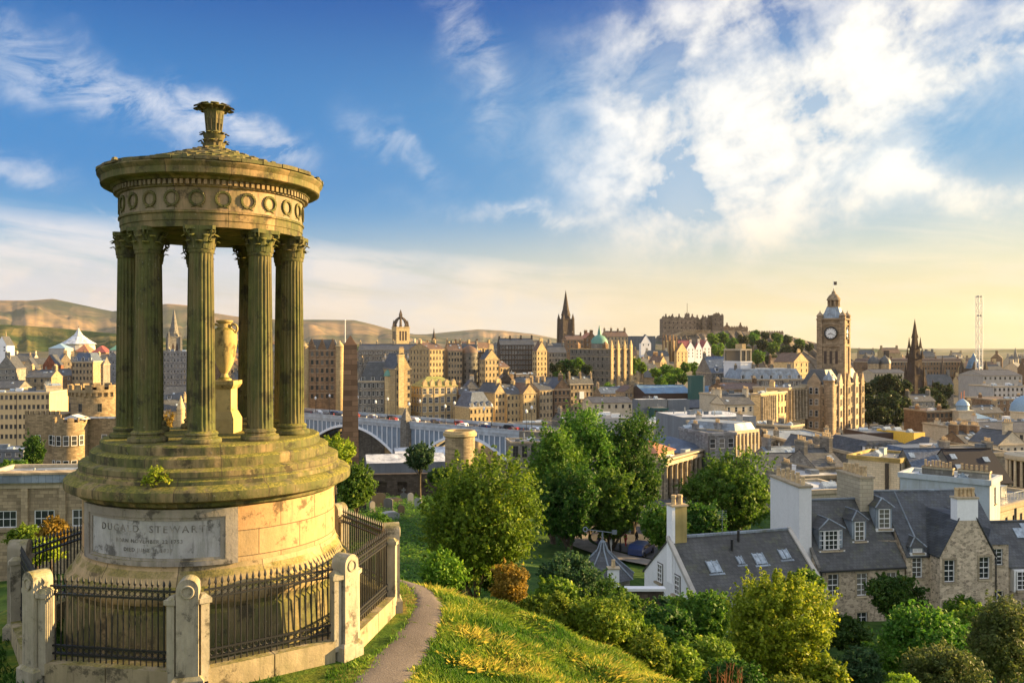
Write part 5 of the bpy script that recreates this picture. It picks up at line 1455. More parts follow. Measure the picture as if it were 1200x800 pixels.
# vehicles and people on the bridge
CARC = [plain('car_paint_' + n, c, .3, var=.03, spec=.6) for n, c in (('white', (.75, .75, .75)), ('silver', (.4, .42, .45)), ('navy', (.03, .05, .14)), ('black', (.015, .015, .018)), ('maroon', (.2, .02, .02)))]
TYRE = plain('tyre_rubber', (.015, .015, .015), .9)
def car(paint, label, loc, rz, group, van=False):
    t = thing('van' if van else 'parked_car', label, 'van' if van else 'car', loc, rz, group)
    mb = MB()
    L, H = (5.2, 2.2) if van else (4.3, 1.45)
    pr = [(-L / 2, .35), (L / 2, .35), (L / 2, .85), (L * .33, .98), (L * .2, H), (-L * .38 if not van else -L / 2 + .1, H), (-L / 2, 1.0)]
    mb.extr([(x, -.87, z) for x, z in pr], (0, 1.74, 0)); mb.build('body', paint, t)
    mb = MB()
    for y in (-.875, .86): mb.extr([(-L * .34, y, 1.0), (L * .28, y, 1.0), (L * .18, y, H - .12), (-L * .30, y, H - .12)], (0, .015, 0))
    mb.build('side_glass', GLASS, t)
    for x in (-L * .31, L * .31):
        for y in (-.8, .8):
            mb = MB(); mb.tube((x, y - .1, .33), (x, y + .1, .33), .33, n=12); mb.build('wheel', TYRE, t)
    return t
wheelcols = ['white', 'silver', 'dark blue', 'black', 'maroon']
cars = [car(CARC[i], wheelcols[i] + ' car among the traffic crossing the iron bridge', (0, 0, 0), 0, 'cars crossing the bridge') for i in range(5)]
cd, sd = math.cos(ab), math.sin(ab)
def bp(s, y): return (A0[0] + cd * s - sd * y, A0[1] + sd * s + cd * y, 70.06)
for k in range(22):
    o = cars[k] if k < 5 else dup(cars[k % 5])
    o.location = bp(3 + k * 6.1 + rng.uniform(-1, 1), 5.2 if k % 2 else 10.5); o.rotation_euler.z = ab + (math.pi if k % 2 else 0)
COAT = [plain('coat_' + n, c, .9, var=.1) for n, c in (('navy', (.03, .04, .10)), ('grey', (.16, .16, .17)), ('red', (.3, .03, .03)), ('white', (.6, .6, .58)), ('black', (.02, .02, .022)))]
SKIN = plain('skin', (.5, .3, .22), .7)
def person(coat, loc, label, group=None, rz=0):
    t = thing('person', label, 'person', loc, rz, group)
    sk = bpy.data.meshes.new('body')
    vs = [(0, 0, .95), (0, 0, 1.2), (0, 0, 1.42), (0, 0, 1.52), (0, .02, 1.68), (.1, 0, .9), (.11, .05, .5), (.11, -.02, .05), (-.1, 0, .9), (-.11, -.06, .5), (-.11, -.14, .06), (.2, 0, 1.38), (.25, .03, 1.1), (.23, -.06, .85), (-.2, 0, 1.38), (-.25, -.02, 1.1), (-.23, -.1, .87)]
    es = [(0, 1), (1, 2), (2, 3), (3, 4), (0, 5), (5, 6), (6, 7), (0, 8), (8, 9), (9, 10), (2, 11), (11, 12), (12, 13), (2, 14), (14, 15), (15, 16)]
    rr = [.15, .15, .14, .06, .11, .1, .07, .05, .1, .07, .05, .06, .05, .04, .06, .05, .04]
    mb = MB()
    for a, c in es: mb.tube(vs[a], vs[c], rr[a], rr[c], 8)
    mb.lathe([(.02, 1.54), (.08, 1.58), (.105, 1.66), (.09, 1.75), (.02, 1.79)], 10, 0, .01, 1)
    mb.build('body', [coat, SKIN], t, smooth=50)
    return t
pp = [person(COAT[i], (0, 0, 0), 'person in a ' + ['navy', 'grey', 'red', 'white', 'black'][i] + ' coat walking along the iron bridge', 'people walking on the bridge') for i in range(5)]
for k in range(40):
    o = pp[k] if k < 5 else dup(pp[k % 5])
    o.location = bp(2 + k * 3.4 + rng.uniform(-1.3, 1.3), 1.3 + rng.uniform(-.4, 1.0)); o.rotation_euler.z = ab + rng.choice((R(90), R(-90)))

# ------------------------------------------------------------------ burial ground, obelisk, round mausoleum, station roofs
Yo = 150; t = thing('obelisk', 'tall dark brown stone obelisk standing in front of the bridge', 'obelisk', (X(410.5, Yo), Yo, hz(X(410, Yo), Yo) - .5), R(12)); zo = lambda p: Z(p, Yo) - t.location.z
mb = MB(); mb.cbox(0, 0, 5, 5, 0, 2.2); mb.cbox(0, 0, 4.2, 4.2, 2.2, 4); mb.build('pedestal', WALL['dark'], t)
OB = masonry('obelisk_stone', (0.25, 0.145, 0.085), bw=3.2, bh=.9, var=.45, dirt=.35, mortar=.05)
mb = MB(); mb.frus(0, 0, 3.0, 3.0, 4, 2.25, 2.25, zo(404)); mb.build('shaft', OB, t)
mb = MB(); mb.frus(0, 0, 2.25, 2.25, zo(404), .1, .1, zo(393)); mb.build('tip', OB, t)
t = thing('flagpole', 'thin white flagpole on the skyline above the obelisk', 'flagpole', (X(404.5, 480), 480, 70)); mb = MB(); mb.tube((0, 0, 0), (0, 0, Z(376, 480) - 70), .35, .2); mb.build('pole', FRAME, t); mb = MB(); mb.lathe([(.1, 0), (.45, .3), (.1, .7)], 8); q = mb.build('finial', FRAME, t); q.location.z = Z(376, 480) - 70
Yh = 175; t = thing('round_mausoleum', 'round sunlit stone mausoleum drum with flat rim behind the bright tree', 'mausoleum', (X(539, Yh), Yh, 66)); zo = lambda p: Z(p, Yh) - 66
mb = MB(); mb.lathe([(3.1, 0), (3.05, zo(511))], 40); mb.build('drum', WALL['tan'], t, smooth=30)
mb = MB(); mb.lathe([(3.1, zo(511)), (3.45, zo(510)), (3.45, zo(506.5)), (3.2, zo(506)), (3.1, zo(504)), (2.6, zo(504)), (2.6, zo(508))], 40); mb.build('cornice', WALL['gold'], t, smooth=30)
mb = MB(); mb.cbox(0, -3.05, 1.3, .3, 1, 3.6); mb.build('doorway', WALL['choc'], t)
B('square dark roofed stone pavilion at the near end of the bridge', 597, 599, 641, 519, 235, 8, D=10, roof=('flat', 0), wall='grey', rm='felt', R_=(4, 1), win=(1.5, 3.2), st='dark', name='pavilion')
B('long low pale colonnade building right of the bridge end', 598, 602, 652, 497, 330, 14, D=9, roof=('flat', 0), wall='cream', rm='felt', R_=(16, 1), win=(.9, 2.2), st='dark', name='colonnade')
for i, (p0, p1, py, Y, lab) in enumerate([(428, 523, 543, 262, 'low white glazed station roof under the bridge, widest of the two'), (462, 526, 534, 285, 'low white station roof further back under the second arch')]):
    B(lab, p0, p0 + 2, p1, py, Y, 12, D=16, roof=('x', 1.6), wall='panel', rm='whit', name='station_roof', cat='canopy', corn=False)
B('white car park roof strip beside the round tower house', -20, -20, 27, 528, 225, 6, D=8, roof=('flat', 0), wall='panel', rm='whit', name='car_park_shed', cat='shed', R_=(4, 1), win=(2, 1), top=.6)
car(CARC[0], 'white van parked at the left edge below the cream office block', (X(12, 214), 214, hz(X(12, 214), 214)), R(8), None, True)
for lab, p, Y, rz in (('white van parked in the yard under the first bridge arch', 432, 300, 20), ('silver car parked in the yard under the first bridge arch', 442, 303, 15)):
    car(CARC[0] if 'white' in lab else CARC[1], lab, (X(p, Y), Y, hz(X(p, Y), Y) + .32), R(rz), None, 'van' in lab)
# ruined wall and tombs
t = thing('burial_wall', 'dark ruinous burial ground wall with round arched openings', 'wall', (X(430, 175), 175, hz(X(430, 175), 175) - .5), R(6))
mb = MB(); holes = [(2 + 4.2 * k, 4 + 4.2 * k, .8, 3.2) for k in range(4)]; wall_grid(mb, 19, 0, 4.6, holes, Matrix.Identity(4), .8); mb.box(0, 19, .81, 1.2, 0, 4.6); mb.box(-.2, 19.2, -.1, 1.3, 4.6, 4.85); mb.build('masonry', WALL['dark'], t)
GST = [masonry('tomb_grey', (.22, .21, .2), bw=9, bh=9, dirt=.5), masonry('tomb_dark', (.07, .065, .06), bw=9, bh=9), masonry('tomb_pale', (.36, .36, .36), bw=9, bh=9, dirt=.3)]
gs = [('pale upright', 481, 566, 131, 2), ('dark upright', 412, 562, 140, 1), ('tall grey', 417, 580, 122, 0), ('broad dark table', 462, 575, 128, 1), ('dark square topped', 470, 600, 114, 1), ('small grey', 436, 600, 116, 0), ('pale flat', 457, 607, 110, 2), ('leaning grey', 447, 569, 134, 0),
      ('narrow dark', 436, 566, 137, 1), ('low dark', 425, 595, 116, 1), ('grey cross topped', 473, 559, 139, 0), ('small pale', 490, 585, 122, 2), ('dark double', 443, 588, 121, 1), ('short grey', 455, 594, 117, 0)]
for i, (d, p, py, Y, mi) in enumerate(gs):
    x = X(p, Y); zz = hz(x, Y); w, h, dd = (rng.uniform(.8, 1.3), rng.uniform(1.3, 2.2), .28)
    if 'table' in d or 'flat' in d: w, h, dd = 2.2, 1.0, 1.1
    if 'double' in d or 'broad' in d: w = 2.2
    t = thing('gravestone', d + ' gravestone on the green slope right of the monument', 'gravestone', (x, Y, zz - .1), R(rng.uniform(-15, 40)), 'gravestones on the burial ground slope')
    mb = MB(); mb.cbox(0, 0, w + .25, dd + .2, 0, .3); mb.build('base', GST[mi], t)
    mb = MB()
    n = 8; pr = [(-w / 2, 0, .3), (w / 2, 0, .3)] + [(w / 2 * math.cos(math.pi * k / n), 0, h - .3 + .35 * math.sin(math.pi * k / n)) for k in range(n + 1)]
    mb.T = Matrix.Translation((0, -dd / 2, 0)); mb.extr(pr, (0, dd, 0)); mb.T = None
    if 'cross' in d: mb.cbox(0, 0, .2, .2, h, h + .9); mb.cbox(0, 0, .7, .18, h + .45, h + .65)
    mb.build('slab', GST[mi], t)

# ------------------------------------------------------------------ station hall roofs, galleries and plant rooms in the middle
B('cream flat roofed block right of the bank trees', 716, 720, 758, 455, 470, 12, D=20, roof=('flat', 0), wall='cream', rm='felt', R_=(6, 2), win=(1.4, 1.6), st='dark')
B('low cream block with terrace in front of the cream flat roofed block', 724, 728, 757, 466, 430, 12, D=18, roof=('flat', 0), wall='cream', rm='felt', R_=(3, 1), win=(1.4, 1.6), st='dark')
B('wide blue metal roof with dark eaves in the middle distance, left one', 752, 756, 812, 461, 400, 10, D=26, roof=('x', 3.2), wall='choc', rm='pool', name='market_hall')
B('dark green clad lift tower between the two blue metal roofs', 806, 810, 824, 441, 392, 14, roof=('flat', 0), wall='teal', rm='felt', name='lift_tower', cat='tower')
B('pale yellow panel tower beside the dark green lift tower', 820, 821, 826, 441, 398, 14, D=4, roof=('flat', 0), wall='cream', rm='felt', name='stair_tower', cat='tower')
B('blue metal roof right of the dark green lift tower', 822, 826, 864, 462, 395, 10, D=22, roof=('x', 3.2), wall='teal', rm='pool', name='market_hall')
B('grey clad plant room box with pale top, left of the pair', 741, 748, 782, 468, 300, 16, roof=('flat', 0), wall='panel', rm='whit', name='plant_room', corn=False)
B('grey clad plant room box with pale top, right of the pair', 779, 783, 808, 468, 304, 12, roof=('flat', 0), wall='panel', rm='whit', name='plant_room', corn=False)
B('low green glazed link between the two grey plant rooms', 764, 766, 784, 478, 296, 10, D=10, roof=('flat', 0), wall='teal', rm='felt', R_=(3, 1), win=(1.4, 1.4), st='dark', corn=False, name='link_building')
B('slate grey sloping roof behind the long grey box', 796, 800, 858, 478, 320, 10, D=18, roof=('x', 2.4), wall='panel', rm='slate', corn=False)
B('cream stone block with flat roof left of the lit columns', 840, 845, 893, 464, 300, 12, D=18, roof=('flat', 0), wall='cream', rm='felt', R_=(2, 1), win=(1.5, 2), st='dark')
B('brown roofed clutter behind the cream stone block', 846, 850, 896, 456, 330, 10, D=16, roof=('x', 2), wall='brown', rm='brown', R_=(5, 1), win=(1, 1.4), st='dark', ch=2)
B('long low grey box roof with pale rim in the centre right', 799, 801, 886, 489, 230, 12, D=20, roof=('flat', 0), wall='panel', rm='whit', name='plant_room', corn=False)
B('dark long attic with bright sill below the long grey box', 820, 824, 882, 498, 214, 12, D=10, roof=('flat', 0), wall='pale', rm='felt', R_=(0, 0))
B('white flat roof left of the long grey box', 742, 746, 800, 497, 250, 10, D=20, roof=('flat', 0), wall='pale', rm='whit', corn=False)
B('white walled low block behind the tall roadside trees', 706, 710, 742, 490, 250, 10, D=16, roof=('flat', 0), wall='pale', rm='felt', corn=False)
B('low green roofed station ramp building', 690, 694, 742, 472, 360, 10, D=16, roof=('x', 2), wall='cream', rm='slate', R_=(6, 1), win=(1, 1.5), st='dark')
# classical street of columns
COLW = masonry('terrace_stone', (0.36, 0.30, 0.21), dirt=.45, bw=1.1, bh=.45)
def colonnade(t, n, z0, z1, r, y=-.45, mat=None, x0=None, x1=None):
    Wd = t['_w'][0]; x0 = .6 if x0 is None else x0; x1 = Wd - .6 if x1 is None else x1; first = None
    for i in range(n):
        if first is None:
            mb = MB(); mb.lathe([(r * 1.25, z0), (r * 1.25, z0 + .3), (r, z0 + .4), (r * .85, z1 - .5), (r * 1.2, z1 - .1), (r * 1.2, z1)], 12)
            first = o = mb.build('column', mat or COLW, t, smooth=40)
        else: o = dup(first)
        o.location = (x0 + (x1 - x0) * i / max(1, n - 1), y, 0)
t = B('classical street terrace with sunlit attic end and tall engaged columns', 752, 776, 829, 541, 165, 56, roof=('flat', 0), wall=COLW, rm='felt', R_=(9, 3), win=(1.25, 2.6), st='dark', fh=4.2, top=1.6, name='classical_terrace', trim=TRIM)
Wd, D, H, rh = t['_w']; colonnade(t, 10, H - 10.6, H - .8, .48)
mb = MB(); mb.box(-.6, Wd + .6, -1.0, -.02, H - .75, H - .05); mb.box(-.9, Wd + .9, -1.3, .1, H + .36, H + .66); extra(t, mb, 'entablature', TRIM)
tt = B('hipped slate roof attic with orange sunlit end on the classical terrace', 764, 806, 828, 531, 175, 58, roof=('hip', 2.6), wall='gold', rm='blue', R_=(4, 1), win=(1, 1.5), st='dark', zb=Z(548, 175), D=26, corn=False, name='attic_pavilion')
tt = B('lower golden attic with sloping roof left on the classical terrace', 760, 771, 790, 531, 166, 56, roof=('hip', 2.0), wall='gold', rm='orange', R_=(4, 1), win=(1, 1.5), st='dark', zb=Z(545, 166), D=9, corn=False, name='attic_pavilion')
t = B('grey stone corner block with sash windows right of the classical terrace', 826, 830, 862, 509, 178, 14, D=14, roof=('flat', 0), wall='cool', rm='felt', R_=(3, 3), win=(1.3, 2.0), st='plain', fh=4.0, top=.9)
t = B('grey domed bow with pale pilasters beside the grey corner block', 852, 862, 888, 507, 182, 40, roof=('mansard', 1.8), wall='pale', rm='lead', R_=(6, 2), win=(.8, 2.0), st='dark', fh=4.2)
Wd, D, H, rh = t['_w']
for i in range(7):
    mb = MB(); x = Wd * i / 6; mb.box(x - .25, x + .25, -.3, -.01, H - 5, H - .3); extra(t, mb, 'pilaster', TRIM)
t = B('dark pitched roof house between the grey bow and the street', 884, 887, 900, 520, 190, 20, roof=('y', 3), wall='dark', rm='slate', R_=(2, 2), win=(1, 1.6), st='dark')
t = B('shaded street front with pale attic windows below the golden columns', 884, 888, 925, 520, 222, 44, roof=('flat', 0), wall='grey', rm='lead', R_=(8, 3), win=(1.3, 2.4), st='plain', fh=4.0)
Wd, D, H, rh = t['_w']; colonnade(t, 9, H - 5, H - .4, .35)
t = B('golden columned office front, left of the two on the street', 880, 891, 922, 462, 292, 48, roof=('flat', 0), wall='gold', rm='felt', R_=(8, 4), win=(1.3, 2.4), st='dark', fh=4.2, trim=TRIM)
Wd, D, H, rh = t['_w']; colonnade(t, 7, H - 12, H - .6, .6, x1=Wd * .5)
mb = MB(); mb.box(-.5, Wd + .5, -1.4, -.02, H - 13.2, H - 12.4); extra(t, mb, 'balcony', TRIM)
t = B('golden columned office front, right of the two and next the clock tower', 916, 924, 944, 455, 315, 48, roof=('flat', 0), wall='gold', rm='felt', R_=(6, 5), win=(1.3, 2.4), st='dark', fh=4.2, trim=TRIM)
Wd, D, H, rh = t['_w']; colonnade(t, 6, H - 12, H - .6, .6)
t = B('grey street front below the right hand golden columns', 920, 926, 942, 500, 262, 46, roof=('flat', 0), wall='grey', rm='lead', R_=(6, 3), win=(1.2, 2.2), st='plain', fh=4)
t = B('blue slate roofed block with stone end chimneys left of the white tower', 829, 834, 862, 437, 420, 10, D=20, roof=('x', 8), wall='grey', rm='blue', R_=(5, 2), win=(1.2, 1.8), st='plain', ch=2, dorm=2)
t = B('white stair tower box with an open top storey among slate roofs', 866, 868, 881, 424, 405, 20, roof=('flat', 0), wall='white', rm='felt', R_=(1, 0), L_=(0, 0), name='stair_tower', cat='tower')
Wd, D, H, rh = t['_w']
mb = MB()
for x in (.3, Wd / 2, Wd - .3): mb.box(x - .25, x + .25, .1, .6, H, H + 5.4); mb.box(x - .25, x + .25, D - .6, D - .1, H, H + 5.4)
mb.box(-.1, Wd + .1, 0, D, H + 5.4, H + 6.2); extra(t, mb, 'lantern', WALL['cream'])
mb = MB(); mb.box(.5, Wd - .5, .8, D - .8, H, H + 5.35); extra(t, mb, 'lantern_glass', GLASS)
mb = MB(); mb.box(Wd - 2.4, Wd - .4, D * .3, D * .7, H + 6, H + 8.6); extra(t, mb, 'chimney', WALL['gold'])
t = B('long slate roofed range with a row of dormers left of the clock tower', 862, 866, 942, 445, 395, 8, D=20, roof=('mansard', 5), wall='grey', rm='lead', R_=(14, 2), win=(1.2, 2), st='plain', ch=4, dorm=7)
B('brown block with golden chimney on the skyline behind the slate range', 900, 904, 928, 427, 520, 20, roof=('x', 4), wall='brown', rm='brown', R_=(4, 2), win=(1, 1.7), st='dark', ch=2)
B('small golden gabled house behind the range, next the clock tower', 926, 930, 948, 424, 480, 30, roof=('y', 5), wall='gold', rm='brown', R_=(3, 3), win=(1, 1.7), st='dark', ch=1)

# ------------------------------------------------------------------ clock tower hotel
BAL = masonry('hotel_brown_stone', (0.33, 0.245, 0.155), bw=1.2, bh=.5, dirt=.45)
t = B('big brown stone hotel with ornate gables under the clock tower', 937, 972, 1011, 452, 322, 52, roof=('mansard', 6), wall=BAL, rm='slate', R_=(7, 8), L_=(8, 7), win=(1.3, 2.3), st='dark', fh=4.3, name='grand_hotel', cat='hotel', trim=TRIM, dorm=3)
Wd, D, H, rh = t['_w']
for f in (.05, .28, .52, .76, .95):
    mb = MB(); x = Wd * f; mb.extr([(x - 1.7, -.7, 0), (x + 1.7, -.7, 0), (x + 1.7, -.7, H + 1.2), (x + 1.1, -.7, H + 2.6), (x, -.7, H + 4.4), (x - 1.1, -.7, H + 2.6), (x - 1.7, -.7, H + 1.2)], (0, 1.2, 0)); mb.box(x - 1.9, x + 1.9, -.85, 0, H - 4.6, H - 4.2); mb.box(x - 1.9, x + 1.9, -.85, 0, H - .3, H + .1); b_ = extra(t, mb, 'gable_bay', TRIM if f in (.28, .76) else BAL)
    put_windows(b_, [(x, -.83, H - 3.6 - 4.3 * k, 0) for k in range(5)], 1.3, 2.4, 'dark')
for f in (.5,):
    mb = MB(); y = D * f; mb.extr([(-.5, y - 2.6, 0), (-.5, y + 2.6, 0), (-.5, y + 2.6, H + 1.2), (-.5, y + 1.4, H + 2.8), (-.5, y, H + 4.8), (-.5, y - 1.4, H + 2.8), (-.5, y - 2.6, H + 1.2)], (1.2, 0, 0)); b_ = extra(t, mb, 'gable_bay', BAL)
    put_windows(b_, [(-.63, y + q, H - 3.2 - 4.3 * k, R(-90)) for k in range(6) for q in (-1.1, 1.1)], 1.25, 2.4, 'plain' if True else '')
mb = MB(); mb.lathe([(1.9, 0), (1.9, H + 1.5), (2.2, H + 1.7), (2.2, H + 2.2)], 20, .3, .3); extra(t, mb, 'corner_turret', BAL, 30)
mb = MB(); mb.lathe([(2.2, H + 2.2), (1.8, H + 3.4), (.8, H + 4.3), (.1, H + 6)], 20, .3, .3); extra(t, mb, 'turret_dome', ROOF['lead'], 40)
Yb = 340; zb = 60; t = thing('clock_tower', 'tall brown stone clock tower with a white clock face and domed lantern', 'clock tower', (X(977, Yb), Yb, zb), R(-33)); z = lambda p: Z(p, Yb) - zb
w = 9.7
mb = MB(); mb.cbox(0, 0, w, w, 0, z(405)); mb.cbox(0, 0, w + .9, w + .9, z(406), z(403)); mb.cbox(0, 0, w - .4, w - .4, z(403), z(373))
for i in (-1, 1):
    for j in (-1, 1): mb.cbox(i * w * .44, j * w * .44, 2.1, 2.1, 0, z(375))
mb.cbox(0, 0, w + .5, w + .5, z(381), z(379)); mb.cbox(0, 0, w + 1.3, w + 1.3, z(375), z(373.5))
mb.build('tower_shaft', BAL, t)
for s in range(4):
    M = Matrix.Rotation(R(90 * s), 4, 'Z')
    mb = MB(); mb.T = M; mb.tube((0, -w / 2 - .25, z(390.5)), (0, -w / 2 + .3, z(390.5)), 2.2, n=32); o = mb.build('clock_face', plain('opal_clock_glass', (.70, .70, .68), .5, var=.02), t)
    mb = MB(); mb.T = M; mb.ring((0, -w / 2 - .26, z(390.5)), (0, 1, 0), 2.3, .3, 32, 6)
    for k in range(12):
        a = R(30 * k); mb.tube((1.55 * math.sin(a), -w / 2 - .30, z(390.5) + 1.55 * math.cos(a)), (1.95 * math.sin(a), -w / 2 - .30, z(390.5) + 1.95 * math.cos(a)), .1, n=4)
    for a, l, r in ((R(-118), 1.2, .15), (R(122), 1.7, .12)): mb.tube((0, -w / 2 - .36, z(390.5)), (l * math.sin(a), -w / 2 - .36, z(390.5) + l * math.cos(a)), r, r * .6, 6)
    mb.T = None; mb.build('clock_hands', IRON, o)
    mb = MB(); mb.T = M
    for q in (-2.1, 0, 2.1): mb.box(q - .5, q + .5, -w / 2 - .03, -w / 2 + .02, z(426), z(411))
    mb.T = None; mb.build('tall_window', WALL['choc'], t)
mb = MB()
for i in (-1, 1):
    for j in (-1, 1):
        mb.lathe([(1.25, z(376)), (1.25, z(371)), (1.5, z(370.5)), (1.1, z(368.5)), (.25, z(366)), (.1, z(364))], 10, i * w * .44, j * w * .44)
mb.build('corner_pinnacle', BAL, t, smooth=40)
mb = MB(); mb.frus(0, 0, w * .86, w * .86, z(373.5), w * .60, w * .60, z(366)); mb.frus(0, 0, w * .60, w * .60, z(366), w * .46, w * .46, z(360)); mb.build('roof', ROOF['lead'], t)
mb = MB()
for k in range(8):
    a = R(45 * k + 22.5); mb.tube((2.0 * math.cos(a), 2.0 * math.sin(a), z(360)), (2.0 * math.cos(a), 2.0 * math.sin(a), z(352)), .38, n=6)
mb.lathe([(2.6, z(360)), (2.6, z(359))], 16); mb.lathe([(1.2, z(359)), (1.2, z(352))], 12); mb.lathe([(2.7, z(352)), (2.7, z(351)), (2.4, z(349)), (1.7, z(346)), (.8, z(344)), (.7, z(342)), (.15, z(340)), (.1, z(336))], 16)
mb.build('lantern', BAL, t, smooth=35)
mb = MB(); mb.tube((0, 0, z(340)), (0, 0, z(329)), .14, .1); mb.build('flagpole', FRAME, t)
mb = MB(); mb.box(0.1, .22, -.02, .02, z(331.8), z(329.5)); mb.box(.1, 1.2, -.03, .03, z(334), z(330)); mb.build('flag', WALL['dark'], t)

# ------------------------------------------------------------------ gothic monument, galleries, crane
Ys = 566; zb = 54; t = thing('gothic_monument', 'dark soaring gothic spire monument standing among trees on the right', 'monument', (X(1072, Ys), Ys, zb), R(20)); z = lambda p: Z(p, Ys) - zb
SM = masonry('blackened_gothic_stone', (0.075, 0.05, 0.035), dirt=.4)
mb = MB()
for i in (-1, 1):
    for j in (-1, 1):
        mb.cbox(i * 3.9, j * 3.9, 2.6, 2.6, 0, z(447)); mb.frus(i * 3.9, j * 3.9, 2.6, 2.6, z(447), .2, .2, z(436))
        mb.cbox(i * 7.6, j * 7.6, 1.9, 1.9, 0, z(462)); mb.frus(i * 7.6, j * 7.6, 1.9, 1.9, z(462), .1, .1, z(444))
        mb.extr([(i * 7.6, j * 7.6 - .5, z(466)), (i * 7.6, j * 7.6 - .5, z(470)), (i * 4.2, j * 4.2 - .5, z(456)), (i * 4.2, j * 4.2 - .5, z(451))], (0, 1, 0))
mb.build('buttress', SM, t)
mb = MB(); mb.cbox(0, 0, 8.4, 8.4, z(462), z(440)); mb.frus(0, 0, 7.4, 7.4, z(440), 6.0, 6.0, z(420))
for zz, ww in ((440, 8.6), (420, 6.8), (408, 5.2)):
    mb.cbox(0, 0, ww, ww, z(zz), z(zz) + .7)
    for i in (-1, 1):
        for j in (-1, 1): mb.frus(i * ww * .46, j * ww * .46, 1.5, 1.5, z(zz), .1, .1, z(zz) + 7.5)
mb.frus(0, 0, 5.4, 5.4, z(420), 4.2, 4.2, z(408)); mb.frus(0, 0, 3.6, 3.6, z(408), 2.3, 2.3, z(396)); mb.frus(0, 0, 3.2, 3.2, z(396), 2.2, 2.2, z(391)); mb.frus(0, 0, 2.2, 2.2, z(391), .1, .1, z(373.5))
mb.build('spire', SM, t)
mb = MB()
for s in range(4):
    mb.T = Matrix.Rotation(R(90 * s), 4, 'Z')
    for z0, z1, y, ww in ((458, 444, 4.23, 1.9), (437, 424, 3.66, 1.0), (418, 410, 2.68, .6)): mb.extr([(-ww, -y, z(z0)), (ww, -y, z(z0)), (ww, -y, z(z1) - 2), (0, -y, z(z1)), (-ww, -y, z(z1) - 2)], (0, .05, 0))
mb.T = None; mb.build('arched_opening', WALL['choc'], t)
def gable_row(*a, **k): return B(*a, **k)
t = B('long brown street of flat fronted blocks beyond the gothic monument', 1012, 1016, 1142, 424, 820, 6, D=26, roof=('mansard', 3), wall='brown', rm='brown', R_=(36, 4), win=(1.5, 2.4), st='dark', fh=4.5, name='street_block', ch=5)
for px, lab in ((1023.5, 'left of two small dark domes far off, left of the gothic monument'), (1037, 'right of two small dark domes far off, left of the gothic monument')):
    Yd = 760; t = thing('domed_turret', lab, 'dome', (X(px, Yd), Yd, 62), 0, 'small dark domes'); mb = MB(); mb.lathe([(4.6, 0), (4.6, Z(426, Yd) - 62)], 16); mb.build('drum', WALL['tan'], t)
    mb = MB(); h0 = Z(426, Yd) - 62; mb.lathe([(5, h0), (4.9, h0 + 2), (3.8, h0 + 4.4), (1.8, h0 + 6), (.3, h0 + 7.6)], 16); mb.build('dome', ROOF['slate'], t, smooth=50)
B('pale block and tower on the far skyline between the domes and the gothic monument', 1040, 1042, 1064, 420, 900, 14, D=18, roof=('flat', 0), wall='pale', rm='felt', R_=(6, 3), win=(1.3, 2), st='dark')
B('narrow dark tower behind the small domes', 1037, 1038, 1042, 411, 950, 10, D=4, roof=('flat', 0), wall='dark', rm='felt', name='tower', cat='tower')
B('low pale classical gallery block left of the gothic monument', 1020, 1024, 1062, 437, 640, 8, D=18, roof=('x', 2.5), wall='cream', rm='slate', R_=(10, 2), win=(1.2, 2.4), st='dark', name='gallery')
steeple('slim dark spire rising behind the long brown street', 1104.5, 430, 427, 416, 780, 2.2, 'dark', pinn=False)
steeple('hazy green grey church spire at the far right', 1190, 430, 423, 407, 1000, 8, 'grey', rot=15)
Yk = 600; t = steeple('church steeple wrapped in blue sheeting beside the crane', 1141, 470, 432, 413, Yk, 11, 'dark', rm='pool', pinn=True, zb=56)
# crane: lattice mast
Yk = 560; zb = 58; t = thing('tower_crane', 'white lattice crane mast standing tall at the right', 'crane', (X(1147.5, Yk), Yk, zb), R(15)); z = lambda p: Z(p, Yk) - zb
def lattice(mb, x, y, w, z0, z1, step, r):
    n = int((z1 - z0) / step)
    for i in (-1, 1):
        for j in (-1, 1): mb.tube((x + i * w, y + j * w, z0), (x + i * w, y + j * w, z1), r, n=5)
    for k in range(n):
        za, zb_ = z0 + (z1 - z0) * k / n, z0 + (z1 - z0) * (k + 1) / n
        for s in range(4):
            c = [(-1, -1), (1, -1), (1, 1), (-1, 1)]; p, q = c[s], c[(s + 1) % 4]
            if k % 2: p, q = q, p
            mb.tube((x + p[0] * w, y + p[1] * w, za), (x + q[0] * w, y + q[1] * w, zb_), r * .7, n=4); mb.tube((x + p[0] * w, y + p[1] * w, zb_), (x + q[0] * w, y + q[1] * w, zb_), r * .6, n=4)
CR_ = plain('crane_white_steel', (.78, .74, .66), .5, var=.1)
mb = MB(); lattice(mb, 0, 0, 2.2, 0, z(437), 6.0, .30); mb.build('lower_mast', CR_, t)
mb = MB(); lattice(mb, 0, 0, 1.35, z(437), z(347), 4.6, .25); mb.build('upper_mast', CR_, t)
mb = MB(); mb.cbox(0, 0, 8, 5, z(446), z(440)); mb.cbox(0, 0, 5, 4, z(450), z(446)); mb.cbox(0, 0, 3, 3, z(440), z(437)); mb.build('machine_deck', CR_, t)
mb = MB(); mb.cbox(0, 0, 2.2, 2.2, z(348), z(346.5)); mb.cbox(0, 0, 2.0, 2.0, z(370.5), z(369)); mb.build('dark_joint', WALL['choc'], t)
